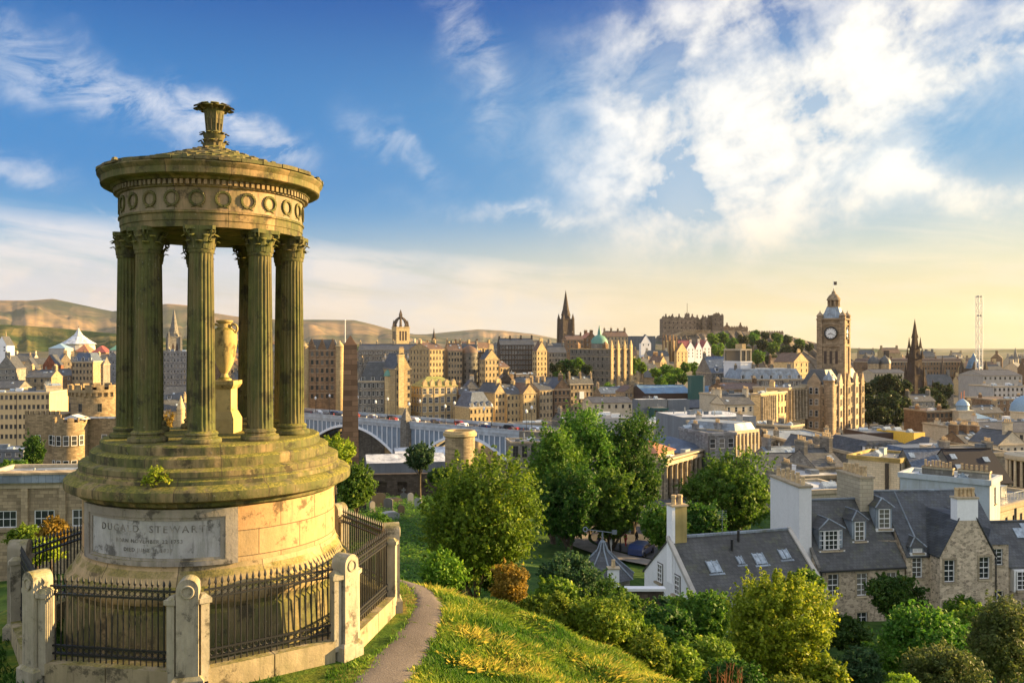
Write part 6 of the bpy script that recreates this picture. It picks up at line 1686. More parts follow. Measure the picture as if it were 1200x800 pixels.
# right hand roofs
B('low dark roofed hall with pale skylight right of the crane', 1150, 1152, 1198, 440, 520, 6, D=24, roof=('x', 3), wall='pale', rm='slate', R_=(8, 1), win=(1.2, 1.6), st='dark', name='hall')
B('pale long block behind the crane foot', 1160, 1164, 1215, 453, 470, 8, D=20, roof=('flat', 0), wall='pale', rm='felt', R_=(10, 2), win=(1.2, 1.6), st='dark')
B('brown brick block at the right edge behind the blue dome', 1156, 1160, 1215, 468, 430, 8, D=20, roof=('flat', 0), wall='brown', rm='brown', R_=(8, 2), win=(1.2, 1.6), st='dark')
Yd = 330; t = thing('blue_domed_roof', 'pale blue domed roof on a cream drum cut by the right edge', 'domed building', (X(1203, Yd), Yd, 60)); hh = Z(483, Yd) - 60
mb = MB(); mb.lathe([(5.6, 0), (5.6, hh), (5.9, hh + .2), (5.9, hh + .6)], 28); mb.build('wall', WALL['cream'], t, smooth=30)
mb = MB(); mb.lathe([(5.8, hh + .6), (5.4, hh + 3), (4, hh + 5), (2, hh + 6.2), (.2, hh + 6.8)], 28); mb.build('dome', ROOF['skyb'], t, smooth=50)
Yd = 330; t = thing('cupola', 'small white and blue cupola with two orange spikes left of the crane foot', 'cupola', (X(1128, Yd), Yd, 60)); hh = Z(482, Yd) - 60
mb = MB(); mb.cbox(0, 0, 6, 6, 0, hh); mb.cbox(0, 0, 6.6, 6.6, hh, hh + .6); mb.build('base', WALL['cream'], t)
mb = MB(); mb.lathe([(2.3, hh + .6), (2.3, hh + 2.2), (2.6, hh + 2.4), (2.0, hh + 3.6), (.9, hh + 4.6), (.2, hh + 5)], 16); mb.build('dome', ROOF['skyb'], t, smooth=40)
mb = MB(); mb.tube((-.5, 0, hh + 4.4), (-.5, 0, hh + 7.5), .12); mb.tube((.6, 0, hh + 4.4), (.6, 0, hh + 8), .12); mb.build('spike', plain('orange_paint', (.7, .2, .05), .6), t)
B('pale blue barrel roof left of the blue domed roof', 1136, 1138, 1168, 492, 330, 8, D=12, roof=('hip', 2.4), wall='panel', rm='skyb')
B('rusty scaffolded brown block behind the brown box, right of the dark trees', 1082, 1086, 1117, 482, 330, 10, D=14, roof=('flat', 0), wall='brown', rm='brown', R_=(6, 4), win=(1.4, 1.6), st='dark', fh=3)
B('pale stone block right of the scaffolded brown block', 1106, 1110, 1142, 500, 300, 8, D=14, roof=('flat', 0), wall='cream', rm='felt', R_=(3, 1), win=(1.2, 1.6), st='dark')
B('cream block with a long dark slate roof at the right', 1142, 1146, 1225, 507, 262, 8, D=14, roof=('x', 2.4), wall='cream', rm='slate', R_=(7, 1), win=(1.2, 1.5), st='dark')
B('pale flat roofed strip behind the long dark slate roof', 1148, 1150, 1230, 496, 300, 6, D=14, roof=('flat', 0), wall='pale', rm='felt')
# ---- flat roofs, middle right
t = B('wide dark brown box building with pale rim and cut by no windows', 1014, 1016, 1071, 507, 262, 6, D=14, roof=('flat', 0), wall='choc', rm='felt', corn=False, name='brown_box_building')
B('bright yellow end block attached right of the dark brown box', 1068, 1071, 1084, 507, 256, 24, roof=('flat', 0), wall='yellow', rm='felt', corn=False, name='yellow_block')
B('broad pale grey flat roof in front of the clock tower hotel', 932, 936, 1012, 520, 215, 6, D=34, roof=('flat', 0), wall='grey', rm='lead')
t = B('dark mansard range with four small white windows behind the cream block', 1008, 1012, 1066, 535, 172, 8, D=16, roof=('mansard', 3.0), wall='grey', rm='slate', R_=(6, 1), win=(1, 1.5), st='plain', dorm=4)
B('grey stone block with pale flat roof left of the mansard range', 976, 980, 1010, 527, 190, 14, D=16, roof=('flat', 0), wall='grey', rm='lead')
B('stepped grey flat roof with skylights, upper of the middle right group', 900, 905, 976, 535, 186, 8, D=16, roof=('flat', 0), wall='grey', rm='whit', R_=(5, 1), win=(1.2, 1.4), st='dark')
B('long dark grey slate roof with white ridge right of the big dark tree', 884, 888, 958, 556, 160, 8, D=13, roof=('x', 3.0), wall='dark', rm='slate', R_=(4, 1), win=(1.2, 1.5), st='plain', corn=False)
B('pale flat roof with dark parapet in front of the cream attic block', 936, 940, 1002, 560, 142, 14, D=12, roof=('flat', 0), wall='grey', rm='whit')
t = B('tall cream stone block with mossy cornice and lit right side', 994, 1054, 1078, 540, 132, 66, roof=('flat', 0), wall='cream', rm='felt', R_=(3, 2), L_=(0, 0), win=(1.0, 2.2), st='dark', fh=5.6, top=1.6, trim=masonry('mossy_cornice', (.36, .27, .10), bw=1.4, bh=.5, dirt=.5))
Wd, D, H, rh = t['_w']
mb = MB(); mb.box(-.5, Wd + .5, -.5, .2, H - 5.2, H - 4.8); mb.box(-.5, -.01, .21, D, H - 5.2, H - 4.8); extra(t, mb, 'string_course', TRIM)
mb = MB(); mb.box(-.35, -.02, D * .2, D * .26, 0, H - .5); extra(t, mb, 'downpipe', IRON)
B('white flat roof strip with chimney pots in front of the cream stone block', 936, 942, 1000, 577, 118, 12, D=9, roof=('flat', 0), wall='cream', rm='whit')
t = B('blue slate pitched roof with pale ridge left of the black roof', 1074, 1078, 1126, 566, 130, 6, D=9, roof=('x', 4.6), wall='grey', rm='blue', corn=False, R_=(0, 0))
t = B('large black sheeted roof slope with pale ridge at the right', 1122, 1127, 1186, 566, 128, 6, D=10, roof=('x', 4.4), wall='grey', rm='black', corn=False)
B('flat grey roof with a small glazed peak behind the black slope', 1120, 1126, 1188, 533, 150, 6, D=12, roof=('flat', 0), wall='grey', rm='felt')
t = thing('skylight', 'small triangular slate blue skylight on the flat grey roof', 'skylight', (X(1148, 156), 156, Z(532.5, 156)), R(10)); mb = MB(); mb.frus(0, 0, 2.6, 2, 0, .3, .3, 1.1); mb.build('glazing', ROOF['blue'], t); mb = MB(); mb.cbox(0, 0, 2.8, 2.2, -.3, 0.01); mb.build('kerb', FRAME, t)
B('blue slate house with two pale windows left of the black roof', 1068, 1072, 1126, 545, 158, 10, D=12, roof=('mansard', 2.6), wall='panel', rm='blue', R_=(3, 1), win=(1.4, 1.8), st='plain', corn=False)
B('white box plant room with blue louvre on the slate roofs', 1102, 1104, 1122, 524, 190, 10, D=8, roof=('flat', 0), wall='white', rm='whit', R_=(1, 1), win=(3, 1.6), st='dark', corn=False, name='plant_room', zb=Z(540, 190))
t = thing('round_colonnaded_block', 'cream curved building with close set columns at the right edge', 'building', (X(1214, 140), 140, 66)); hh = Z(533, 140) - 66
mb = MB(); mb.lathe([(3.9, 0), (3.9, hh - .1)], 32); mb.build('wall', WALL['dark'], t, smooth=30)
mb = MB(); mb.lathe([(4.3, hh - .8), (4.6, hh - .6), (4.6, hh), (4.2, hh + .2), (0, hh + .8)], 32); mb.lathe([(4.3, 0), (4.3, hh - 5)], 32); mb.build('cornice', WALL['cream'], t, smooth=30)
first = None
for k in range(24):
    a = R(15 * k)
    if first is None: mb = MB(); mb.tube((0, 0, hh - 5), (0, 0, hh - .75), .24, .2, 10); first = o = mb.build('column', WALL['cream'], t, smooth=40)
    else: o = dup(first)
    o.location = (4.2 * math.cos(a), 4.2 * math.sin(a), 0)
t = B('cream stone house with arched windows at the right edge', 1160, 1166, 1232, 598, 104, 38, roof=('flat', 0), wall='cream', rm='felt', R_=(8, 2), win=(.75, 2.0), st='dark', fh=3.4, top=1.2, D=9)
t = B('pale washed gable wall block with chimney pots behind the rubble gable', 1096, 1160, 1172, 566, 100, 55, D=10, roof=('flat', 0), wall=masonry('blue_washed_harling', (.48, .54, .58), bw=40, bh=40, var=.05, dirt=.6, dirtc=(.3, .3, .26)), rm='whit', R_=(1, 1), win=(.8, 2), st='dark')
Wd, D, H, rh = t['_w']
for k, (y, n) in enumerate(((1.2, 6), (5.2, 8))):
    cb = chimney_mb(.9, 3.4, H - .1, H + 1.3, n); c = cb.build('chimney', [WALL['grey'], TRIM, POT], t, loc=(.7, y + .6, 0))

# smaller roofs that fill in the middle right
for lab, p0, pc, p1, py, Y, a_, rf_, wl, rm_, ch_ in (
 ('small slate house with two stacks left of the cream stone block', 950, 956, 990, 548, 148, 18, ('x', 2.6), 'grey', 'slate', 2),
 ('low lean roofed grey house in the roofs below the golden columns', 902, 906, 940, 541, 176, 14, ('x', 2.4), 'cool', 'lead', 1),
 ('narrow gabled grey house between the flat roofs left of the mansard range', 962, 966, 986, 530, 200, 24, ('y', 2.8), 'grey', 'slate', 1),
 ('pale hipped roof house in front of the yellow end block', 1084, 1088, 1110, 524, 235, 14, ('hip', 2.4), 'pale', 'slate', 0),
 ('brown chimneyed house behind the black sheeted slope', 1128, 1132, 1160, 520, 215, 16, ('x', 2.6), 'brown', 'slate', 3),
 ('cream gabled house behind the round colonnaded block', 1166, 1170, 1202, 521, 205, 16, ('y', 3), 'cream', 'slate', 1),
 ('slate roofed tan house with two stacks right of the cupola', 1140, 1144, 1176, 484, 360, 14, ('x', 3), 'tan', 'slate', 2),
 ('dark roofed grey house low beside the classical gallery', 1066, 1070, 1096, 470, 420, 16, ('x', 3), 'grey', 'slate', 2),
 ('tan house with blue roof between the plant rooms and the bank trees', 700, 704, 734, 461, 440, 20, ('x', 3.2), 'tan', 'blue', 2),
 ('low brown tiled house left of the blue metal roof', 728, 732, 752, 459, 415, 22, ('y', 3), 'tan', 'brown', 1),
 ('small grey gabled lodge at the end of the pale colonnade', 655, 658, 684, 494, 300, 20, ('x', 2.4), 'grey', 'slate', 1),
 ('slate roofed cream house in front of the market hall roofs', 846, 850, 884, 474, 270, 18, ('x', 2.6), 'cream', 'slate', 2)):
    B(lab, p0, pc, p1, py, Y, a_, D=None if a_ > 22 else 9, roof=rf_, wall=wl, rm=rm_, R_=(4, 2), L_=(0, 0), win=(1.0, 1.6), st='plain', ch=ch_, name='small_house', cat='house')
# far little houses: a scatter of roofs that reads as the distant town
hm = []
for i, (wm, rm_) in enumerate((('grey', 'slate'), ('tan', 'slate'), ('brown', 'brown'), ('cream', 'slate'), ('gold', 'brown'))):
    mb = MB(); Wd, D, H = 14, 10, 14
    wall_grid(mb, Wd, 0, H, [(1.5 + 3.2 * k, 2.6 + 3.2 * k, z_, z_ + 1.7) for k in range(4) for z_ in (4.6, 8, 11.2)], faceT('R', Wd, D), .3)
    for s, L in (('L', D), ('E', D), ('B', Wd)): wall_grid(mb, L, 0, H, [], faceT(s, Wd, D))
    for x in (0.0, Wd): mb.poly([(x, 0, H), (x, D, H), (x, D / 2, H + 4.5)])
    n0 = len(mb.f); prism_roof(mb, Wd, D, H, 4.5, 'x', mi=1)
    for x in (.6, Wd - .6): mb.cbox(x, D / 2, 1, 2, H + 2, H + 6.6, 0)
    o = mb.build('house', [WALL[wm], ROOF[rm_]]); hm.append(o.data); bpy.data.objects.remove(o)
GRP = {'L': ('small far off house among the rooftops below the hills at left', 'far houses at left', -330, -140), 'M': ('small far off house on the old town skyline behind the tenements', 'far houses on the skyline', -120, 130), 'R': ('small far off house in the hazy rooftops at the right', 'far houses at right', 300, 620)}
def scatter(key, n, u0, u1, Y0, Y1, sc=(1, 1.5), zoff=0):
    lab, grp = GRP[key][:2]; cat = 'house'
    for _ in range(n):
        Y = rng.uniform(Y0, Y1); x = X(rng.uniform(u0, u1), Y)
        o = bpy.data.objects.new('far_house', rng.choice(hm)); COL.objects.link(o); s = rng.uniform(*sc)
        o.scale = (s * rng.uniform(.8, 1.6), s, s * rng.uniform(.8, 1.15)); o.rotation_euler.z = R(rng.uniform(-10, 60)); o.location = (x, Y, hz(x, Y) - 2 + zoff)
        tag(o, lab, cat, grp)
scatter('L', 70, -40, 345, 560, 1400)
scatter('M', 62, 345, 760, 620, 860, (.9, 1.25), -6)
scatter('R', 60, 1000, 1260, 560, 1500)
# ------------------------------------------------------------------ the near houses
SKY_ = plain('rooflight_glass', (.28, .34, .40), .12, var=.3, spec=.8)
def sash(parent, w, h, loc, rz=0, nbars=(2, 4)):
    """window in its reveal: glass, white frame with bars, stone sill"""
    mb = MB(); mb.box(-w / 2, w / 2, .0, .02, 0, h); o = mb.build('window', GLASS, parent, loc=loc, rotz=rz)
    mb = MB(); t = .065
    for x0, x1, z0, z1 in ((-w / 2, -w / 2 + t, 0, h), (w / 2 - t, w / 2, 0, h), (-w / 2 + t, w / 2 - t, 0, t), (-w / 2 + t, w / 2 - t, h - t, h)): mb.box(x0, x1, -.07, -.003, z0, z1)
    mb.box(-w / 2 + t, w / 2 - t, -.065, -.004, h * .5 - .035, h * .5 + .035)
    for i in range(1, nbars[0]): x = -w / 2 + w * i / nbars[0]; mb.box(x - .02, x + .02, -.05, -.005, t, h - t)
    for i in range(1, nbars[1]):
        if i * 2 == nbars[1]: continue
        z = h * i / nbars[1]; mb.box(-w / 2 + t, w / 2 - t, -.049, -.006, z - .018, z + .018)
    mb.build('frame', FRAME, o)
    mb = MB(); mb.box(-w / 2 - .12, w / 2 + .12, -.30, -.08, -.14, 0); mb.build('sill', TRIM, o)
    return o
def surround(mb, w, h, x, z):
    mb.box(x - w / 2 - .17, x - w / 2, -.035, -.002, z - .1, z + h + .18); mb.box(x + w / 2, x + w / 2 + .17, -.035, -.002, z - .1, z + h + .18); mb.box(x - w / 2 - .002, x + w / 2 + .002, -.034, -.002, z + h, z + h + .18)
def rooflight(t, x, y, z, w, h, slope):
    mb = MB(); mb.T = Matrix.Translation((x, y, z)) @ Matrix.Rotation(slope, 4, 'X'); mb.box(-w / 2, w / 2, 0, h, .08, .15); o = mb.build('rooflight', SKY_, t)
    mb = MB(); mb.T = Matrix.Translation((x, y, z)) @ Matrix.Rotation(slope, 4, 'X')
    for x0 in (-w / 2 - .06, -.03, w / 2 - .02): mb.box(x0, x0 + .08, -.06, h + .06, .06, .18)
    mb.box(-w / 2 - .2, w / 2 + .2, -.22, -.07, .06, .12); mb.build('frame', LEADM, o)

# white cottage with the big grey roof
a = R(17); Yn = 58; xc = X(819, Yn); t = thing('white_cottage', 'white harled cottage with a long dark slate roof and rooflights', 'cottage', (xc, Yn, 77.5), a)
Wd, D = 9.9, 8.4; H = Z(705, Yn) - 77.5; rh = 3.35
mb = MB()
lw = [(2.2, 3.0, H - .4, H + 1.0), (4.9, 5.6, H - .7, H + .9)]
# gable wall (left face) with openings reaching into the gable: built as grid then the triangle as fins
wall_grid(mb, Wd, 0, H, [], faceT('R', Wd, D)); wall_grid(mb, Wd, 0, H, [], faceT('B', Wd, D)); wall_grid(mb, D, 0, H, [], faceT('E', Wd, D)); wall_grid(mb, D, 0, H, [], faceT('L', Wd, D))
for x in (0.0, Wd): mb.poly([(x, 0, H), (x, D, H), (x, D / 2, H + rh)])
mb.build('wall', WALL['white'], t)
mb = MB(); prism_roof(mb, Wd, D, H, rh, 'x', oh=.2, th=.12); rf = mb.build('roof', slates('cottage_slate', (0.042, 0.043, 0.041), moss=.4), t)
mb = MB(); mb.box(-.1, Wd + .1, D / 2 - .14, D / 2 + .14, H + rh + .06, H + rh + .22); mb.build('ridge', LEADM, rf)
mb = MB(); sl = math.atan2(rh, D / 2)
for x in (Wd - .02, -.3):
    mb.extr([(x, -.25, H - .22), (x, D / 2, H + rh - .05), (x, D / 2, H + rh + .28), (x, -.25, H + .08)], (.32, 0, 0))
mb.build('skew', WALL['pale'], rf)
for y, z in ((D * .36, H - .35), (D * .68, H - .15)):
    o = sash(t, .75, 1.35, (-.02, y, z), R(-90)); mb = MB(); mb.box(-.46, .46, -.03, .03, -.08, 1.43); q = mb.build('surround', DFRAME, o); q.location.y = .02
mb = MB(); mb.box(-.04, .2, D / 2 - .42, D / 2 + .42, H + .2, H + rh + 2.4); mb.box(.205, 1.15, D / 2 - .42, D / 2 + .42, H + rh - 1.2, H + rh + 2.4, 1); mb.box(-.1, 1.23, D / 2 - .5, D / 2 + .5, H + rh + 2.42, H + rh + 2.54, 2)
for k in range(2): mb.lathe([(.2, H + rh + 2.5), (.17, H + rh + 3.0), (.21, H + rh + 3.05), (.2, H + rh + 3.2)], 8, .32 + .5 * k, D / 2, 3)
mb.build('chimney', [WALL['white'], masonry('ochre_harling', (.42, .33, .13), bw=40, bh=40, var=.05), TRIM, POT], rf)
for x, v, w, h in ((2.3, .40, .85, .95), (4.6, .50, .4, .6), (6.2, .47, .8, .9), (8.4, .52, .7, .8)):
    rooflight(t, x, D / 2 * v, H + rh * v, w, h, sl)
mb = MB()
for x, v in ((4.4, .72), (5.3, .86)): mb.tube((x, D / 2 * v, H + rh * v), (x, D / 2 * v, H + rh * v + .9), .1)
mb.build('vent_pipe', IRON, rf)
mb = MB(); zr = H + rh
mb.tube((4.3, D / 2, zr), (4.3, D / 2, zr + 1.9), .025, n=5)
for k in range(5): mb.tube((3.9, D / 2, zr + 1.2 + .15 * k), (4.7, D / 2, zr + 1.2 + .15 * k), .012, n=4)
mb.build('aerial', LEADM, rf)

# rubble stone house row: left wing
RB = WALL['rubble']; SLN = slates('house_slate', (0.048, 0.050, 0.050), moss=.45); SLB = slates('house_blue_slate', (0.044, 0.050, 0.058), moss=.3)
def tall_gable(t, x0, x1, y0, y1, z0, z1, pots, mats, name='gable_stack', drop=0.0):
    mb = MB(); mb.extr([(x0, y0, z0), (x0, y1, z0), (x0, y1, z1 - drop), (x0, y0, z1)], (x1 - x0, 0, 0))
    mb.extr([(x0 - .1, y0 - .1, z1), (x0 - .1, y1 + .1, z1 - drop), (x0 - .1, y1 + .1, z1 - drop + .18), (x0 - .1, y0 - .1, z1 + .18)], (x1 - x0 + .2, 0, 0), 1)
    for k in range(pots):
        f = (k + .5) / pots; y = y0 + (y1 - y0) * f; zz = z1 - drop * f + .15; hh = rng.uniform(.7, 1.05)
        mb.lathe([(.2, zz), (.16, zz + hh * .8), (.2, zz + hh * .85), (.19, zz + hh)], 8, (x0 + x1) / 2, y, 2)
    return mb.build(name, [mats, TRIM, POT], t)
a = R(10); Yn = 71.5; t = thing('rubble_house', 'rubble stone house with white framed sashes and two slate dormers, left wing of the row', 'house', (X(960, Yn), Yn, 75), a)
Wd = 7.9; D = 8.6; H = Z(667, Yn) - 75; rh = 4.9
mb = MB(); ups = [(1.3, H - 2.35), (3.95, H - 2.4), (6.7, H - 2.45)]; los = [(1.3, H - 5.6), (3.95, H - 5.6), (6.7, H - 5.6)]
wall_grid(mb, Wd, 0, H, [(x - .5, x + .5, z, z + 1.9) for x, z in ups] + [(x - .5, x + .5, z, z + 1.8) for x, z in los], faceT('R', Wd, D), .22)
for s, L in (('L', D), ('E', D), ('B', Wd)): wall_grid(mb, L, 0, H, [], faceT(s, Wd, D))
for x in (0.0, Wd): mb.poly([(x, 0, H), (x, D, H), (x, D / 2, H + rh)])
mb.build('wall', RB, t)
mb = MB()
for x, z in ups: surround(mb, 1.0, 1.9, x, z); sash(t, 1.0, 1.9, (x, .19, z))
for x, z in los: surround(mb, 1.0, 1.8, x, z); sash(t, 1.0, 1.8, (x, .19, z))
mb.build('window_surround', TRIM, t)
mb = MB(); prism_roof(mb, Wd, D, H, rh, 'x', oh=.22, th=.13); rf = mb.build('roof', SLN, t)
mb = MB(); mb.box(-.1, Wd, D / 2 - .12, D / 2 + .12, H + rh + .06, H + rh + .2); mb.build('ridge', LEADM, rf)
sl = rh / (D / 2)
def dormer(t, x, y, z, w, h, big):
    d = MB(); d.box(x - w / 2, x + w / 2, y + .12, y + h / sl + .4, z, z + h, 0); o = d.build('dormer', [LEADM], t)
    d = MB(); oh = .14
    d._add([(x - w / 2 - oh, y - .1, z + h), (x + w / 2 + oh, y - .1, z + h), (x, y + .45, z + h + .75), (x, y + h / sl + 1.2, z + h + .75), (x - w / 2 - oh, y + h / sl + .5, z + h), (x + w / 2 + oh, y + h / sl + .5, z + h)], [(0, 1, 2), (0, 2, 3, 4), (1, 5, 3, 2)]); d.build('dormer_roof', SLN, o)
    d = MB(); d.tube((x, y + .43, z + h + .78), (x, y + h / sl + 1.2, z + h + .78), .06); d.tube((x - w / 2 - oh, y - .1, z + h + .04), (x, y + .45, z + h + .79), .06); d.tube((x + w / 2 + oh, y - .1, z + h + .04), (x, y + .45, z + h + .79), .06); d.build('lead_ridge', LEADM, o)
    ww = w - .2
    if big:
        ow = sash(o, ww * .62, h - .25, (x, y + .08, z + .12), 0, (3, 4))
        for s in (-1, 1): sash(o, ww * .22, h - .25, (x + s * ww * .43, y + .13, z + .12), s * R(20), (1, 4))
    else: sash(o, ww * .8, h - .2, (x, y + .08, z + .1))
    d = MB(); d.box(x - w / 2 - .08, x + w / 2 + .08, y - .12, y + .1, z - .16, z + .09); d.build('apron', FRAME, o)
dormer(t, 1.75, 1.05, H + 1.05 * sl, 2.2, 1.9, True); dormer(t, 4.7, 1.55, H + 1.55 * sl, 1.35, 1.85, False)
tall_gable(t, -1.15, -.02, 1.2, 6.4, 0, H + rh + 1.75, 6, WALL['white'], drop=-.2)
tall_gable(t, 5.9, 7.2, 3.4, 7.2, H + 1.5, H + rh + 2.0, 6, WALL['cream'], drop=-.1)
mb = MB(); mb.extr([(-.2, -.2, H - .1), (-.2, 1.18, H + 1.3), (-.2, 1.18, H + 1.6), (-.2, -.2, H + .2)], (.25, 0, 0)); mb.build('skew', WALL['grey'], t)
mb = MB(); mb.tube((.15, -.1, 0), (.15, -.1, H), .07); mb.tube((-.05, -.22, H - .1), (Wd, -.22, H - .1), .08); mb.build('rainwater_pipe', IRON, t)
# right wing with the gable
a = R(5); Yn = 71.5; x0 = X(1062, 73); t = thing('gabled_rubble_house', 'rubble stone house with a tall front gable, white chimney and blue slate roof', 'house', (x0, 73, 75), a)
H = Z(650, 73) - 75; Wd = 8.9; D = 9.0; rh = 4.6; sl = rh / (D / 2)
mb = MB(); wall_grid(mb, Wd, 0, H, [(.55, 1.45, H - 1.95, H - .25)] , faceT('R', Wd, D), .2)
for s, L in (('L', D), ('E', D), ('B', Wd)): wall_grid(mb, L, 0, H, [], faceT(s, Wd, D))
mb.poly([(0, 0, H), (0, D, H), (0, D / 2, H + rh)]); mb.poly([(Wd, 0, H), (Wd, D, H), (Wd, D / 2, H + rh)])
mb.build('wall', RB, t)
sash(t, .9, 1.7, (1.0, .17, H - 1.95))
mb = MB(); prism_roof(mb, Wd, D, H, rh, 'x', oh=.2, th=.13); rf = mb.build('roof', SLB, t)
mb = MB(); mb.box(-2.2, Wd, D / 2 - .12, D / 2 + .12, H + rh + .06, H + rh + .2); mb.tube((1.4, .2, H + .4), (1.4, D / 2, H + rh + .12), .07); mb.build('ridge', LEADM, rf)
dormer(t, 1.0, -.05, H + .1, 1.25, .55, False)
dormer(t, -.9, 1.9, H + 1.75 * sl, 1.5, 1.9, False)
# link of roof towards the left wing
mb = MB(); mb.extr([(-2.3, 1.2, H + .2), (-.05, 1.2, H + .2), (-.05, D / 2, H + rh + .02), (-2.3, D / 2, H + rh + .02)], (0, 0, .12)); mb.build('link_roof', SLB, rf)
mb = MB(); wall_grid(mb, 2.4, 0, H + 1.0, [], Matrix.Translation((-2.35, 1.25, 0)), .2); mb.build('link_wall', RB, t)
gx0, gx1 = 2.05, 6.9; GW = gx1 - gx0; gy = -1.6; HG = H - .05; gr = 3.35
mb = MB(); M = Matrix.Translation((gx0, gy, 0)); ups = [(.85, HG - 1.9), (3.95, HG - 1.7)]; los = [(.8, HG - 5.4), (2.9, HG - 5.4)]
wall_grid(mb, GW, 0, HG + .2, [(x - .48, x + .48, z, z + 1.85) for x, z in ups + los], M, .22)
mb.T = M; mb.poly([(0, 0, HG + .2), (GW, 0, HG + .2), (GW * .66, 0, HG + gr), (GW * .34, 0, HG + gr)]); mb.T = None
wall_grid(mb, -gy, 0, HG + .2, [], Matrix.Translation((gx0, 0, 0)) @ Matrix.Rotation(R(-90), 4, 'Z')); wall_grid(mb, -gy, 0, HG + .2, [], Matrix.Translation((gx1, gy, 0)) @ Matrix.Rotation(R(90), 4, 'Z'))
mb.build('front_gable', RB, t)
mb = MB(); mb.T = M
for x, z in ups + los: surround(mb, .96, 1.85, x, z)
mb.T = None; mb.build('window_surround', TRIM, t)
for x, z in ups + los: sash(t, .96, 1.85, (gx0 + x, gy + .19, z))
mb = MB()
for xa, xb in ((gx0 - .15, gx0 + GW * .34), (gx1 + .15, gx0 + GW * .66)):
    mb.extr([(xa, gy - .12, HG + .12), (xb, gy - .12, HG + gr + .02), (xb, 4.2, HG + gr + .02), (xa, 4.2, HG + .12)], (0, 0, .14))
mb.box(gx0 + GW * .34 - .02, gx0 + GW * .66 + .02, gy + .9, 4.2, HG + gr, HG + gr + .12)
mb.build('gable_roof', SLB, rf)
mb = MB(); cx_ = gx0 + GW * .5; mb.box(cx_ - .92, cx_ + .92, gy - .02, gy + .9, HG + gr - .1, HG + gr + 1.7); mb.box(cx_ - 1.0, cx_ + 1.0, gy - .1, gy + .98, HG + gr + 1.7, HG + gr + 1.85, 1)
for k in range(5): mb.lathe([(.18, HG + gr + 1.8), (.15, HG + gr + 2.4), (.19, HG + gr + 2.45), (.18, HG + gr + 2.6)], 8, cx_ - .72 + .36 * k, gy + .42, 2)
mb.build('chimney', [WALL['white'], TRIM, POT], rf)
# lean-to bay right of the gable
mb = MB(); wall_grid(mb, 1.95, 0, H + .9, [(.45, 1.45, H - .9, H + .5), (.45, 1.5, H - 4.9, H - 3.1)], Matrix.Translation((gx1 + .02, -.55, 0)), .2); mb.box(gx1 + 1.95, gx1 + 1.97, -.55, 0.5, 0, H + .9); mb.build('side_bay', RB, t)
sash(t, 1.0, 1.4, (gx1 + .97, -.38, H - .9)); sash(t, 1.05, 1.8, (gx1 + 1.0, -.38, H - 4.9))
mb = MB(); mb._add([(gx1 - .1, -.75, H + .9), (gx1 + 2.1, -.75, H + .9), (gx1 + 1.0, .4, H + 2.0), (gx1 + 1.0, 3.0, H + 2.0), (gx1 + 2.1, 3, H + .9), (gx1 - .1, 3, H + .9)], [(0, 1, 2), (1, 4, 3, 2), (0, 2, 3, 5)]); mb.build('bay_roof', SLB, rf)
mb = MB(); mb.tube((gx1 + .05, gy - .08, 0), (gx1 + .05, gy - .08, HG), .06); mb.build('rainwater_pipe', IRON, t)
# white dormered lean-to at far right
t = B('small dark roofed outshot with a white bay window at the right edge', 1176, 1180, 1240, 662, 74, 6, D=6, roof=('x', 3), wall='rubble', rm='slate', corn=False)
dormer_t = t; d = MB(); d.box(.3, 1.7, -.5, .3, t['_w'][2] - 2.2, t['_w'][2] - .3); o = d.build('bay_window', FRAME, t); sash(o, 1.0, 1.6, (1.0, -.53, t['_w'][2] - 2.0))

# pavilion with the pointed slate roof, white chimney, weather vane
Yp = 80; t = thing('round_pavilion', 'small pavilion with a pointed slate roof, lead ribs and white chimney', 'pavilion', (X(706, Yp), Yp, 74)); hh = Z(672, Yp) - 74
mb = MB(); mb.lathe([(2.7, 0), (2.7, hh)], 8, ph=R(12)); mb.build('wall', WALL['grey'], t)
mb = MB(); mb.lathe([(3.1, hh - .1), (1.5, hh + 1.25), (.5, hh + 2.2), (.22, hh + 2.9)], 8, ph=R(12)); rf = mb.build('roof', SLB, t)
mb = MB()
for k in range(8):
    aa = R(12 + 45 * k); mb.path([((r + .02) * math.cos(aa), (r + .02) * math.sin(aa), z_ + .03) for r, z_ in ((3.1, hh - .1), (1.5, hh + 1.25), (.5, hh + 2.2), (.22, hh + 2.9))], [.07] * 4, 5)
mb.build('lead_rib', LEADM, rf)
mb = MB(); mb.lathe([(.25, hh + 2.85), (.3, hh + 3.0), (.1, hh + 3.2), (.06, hh + 3.9)], 8); mb.tube((-1.5, 0, hh + 4.15), (1.0, 0, hh + 3.85), .04); mb.ring((-1.6, 0, hh + 4.17), (0, 1, 0), .2, .05, 12, 5); mb.box(.9, 1.35, -.03, .03, hh + 3.7, hh + 4.1); mb.build('weather_vane', LEADM, rf)
mb = MB(); mb.cbox(.7, -2.7, 1.0, .7, hh - 2, hh + 1.2); mb.cbox(.7, -2.7, 1.15, .85, hh + 1.2, hh + 1.32, 1); mb.lathe([(.2, hh + 1.3), (.16, hh + 1.9), (.2, hh + 2.0)], 8, .7, -2.7, 2); mb.build('chimney', [WALL['white'], TRIM, POT], rf)
# garden wall with a pale coping
xa, xb, Yw = X(690, 53), X(778, 53), 53
t = thing('garden_wall', 'shaded garden wall with pale coping below the white cottage', 'wall', (xa, 53, 79), 0); L = xb - xa; hh = Z(692, 53) - 79
mb = MB(); mb.box(0, L, 0, .4, 0, hh); mb.build('masonry', WALL['dark'], t); mb = MB(); mb.box(-.1, L + .1, -.12, .52, hh, hh + .16); mb.build('coping', WALL['white'], t)
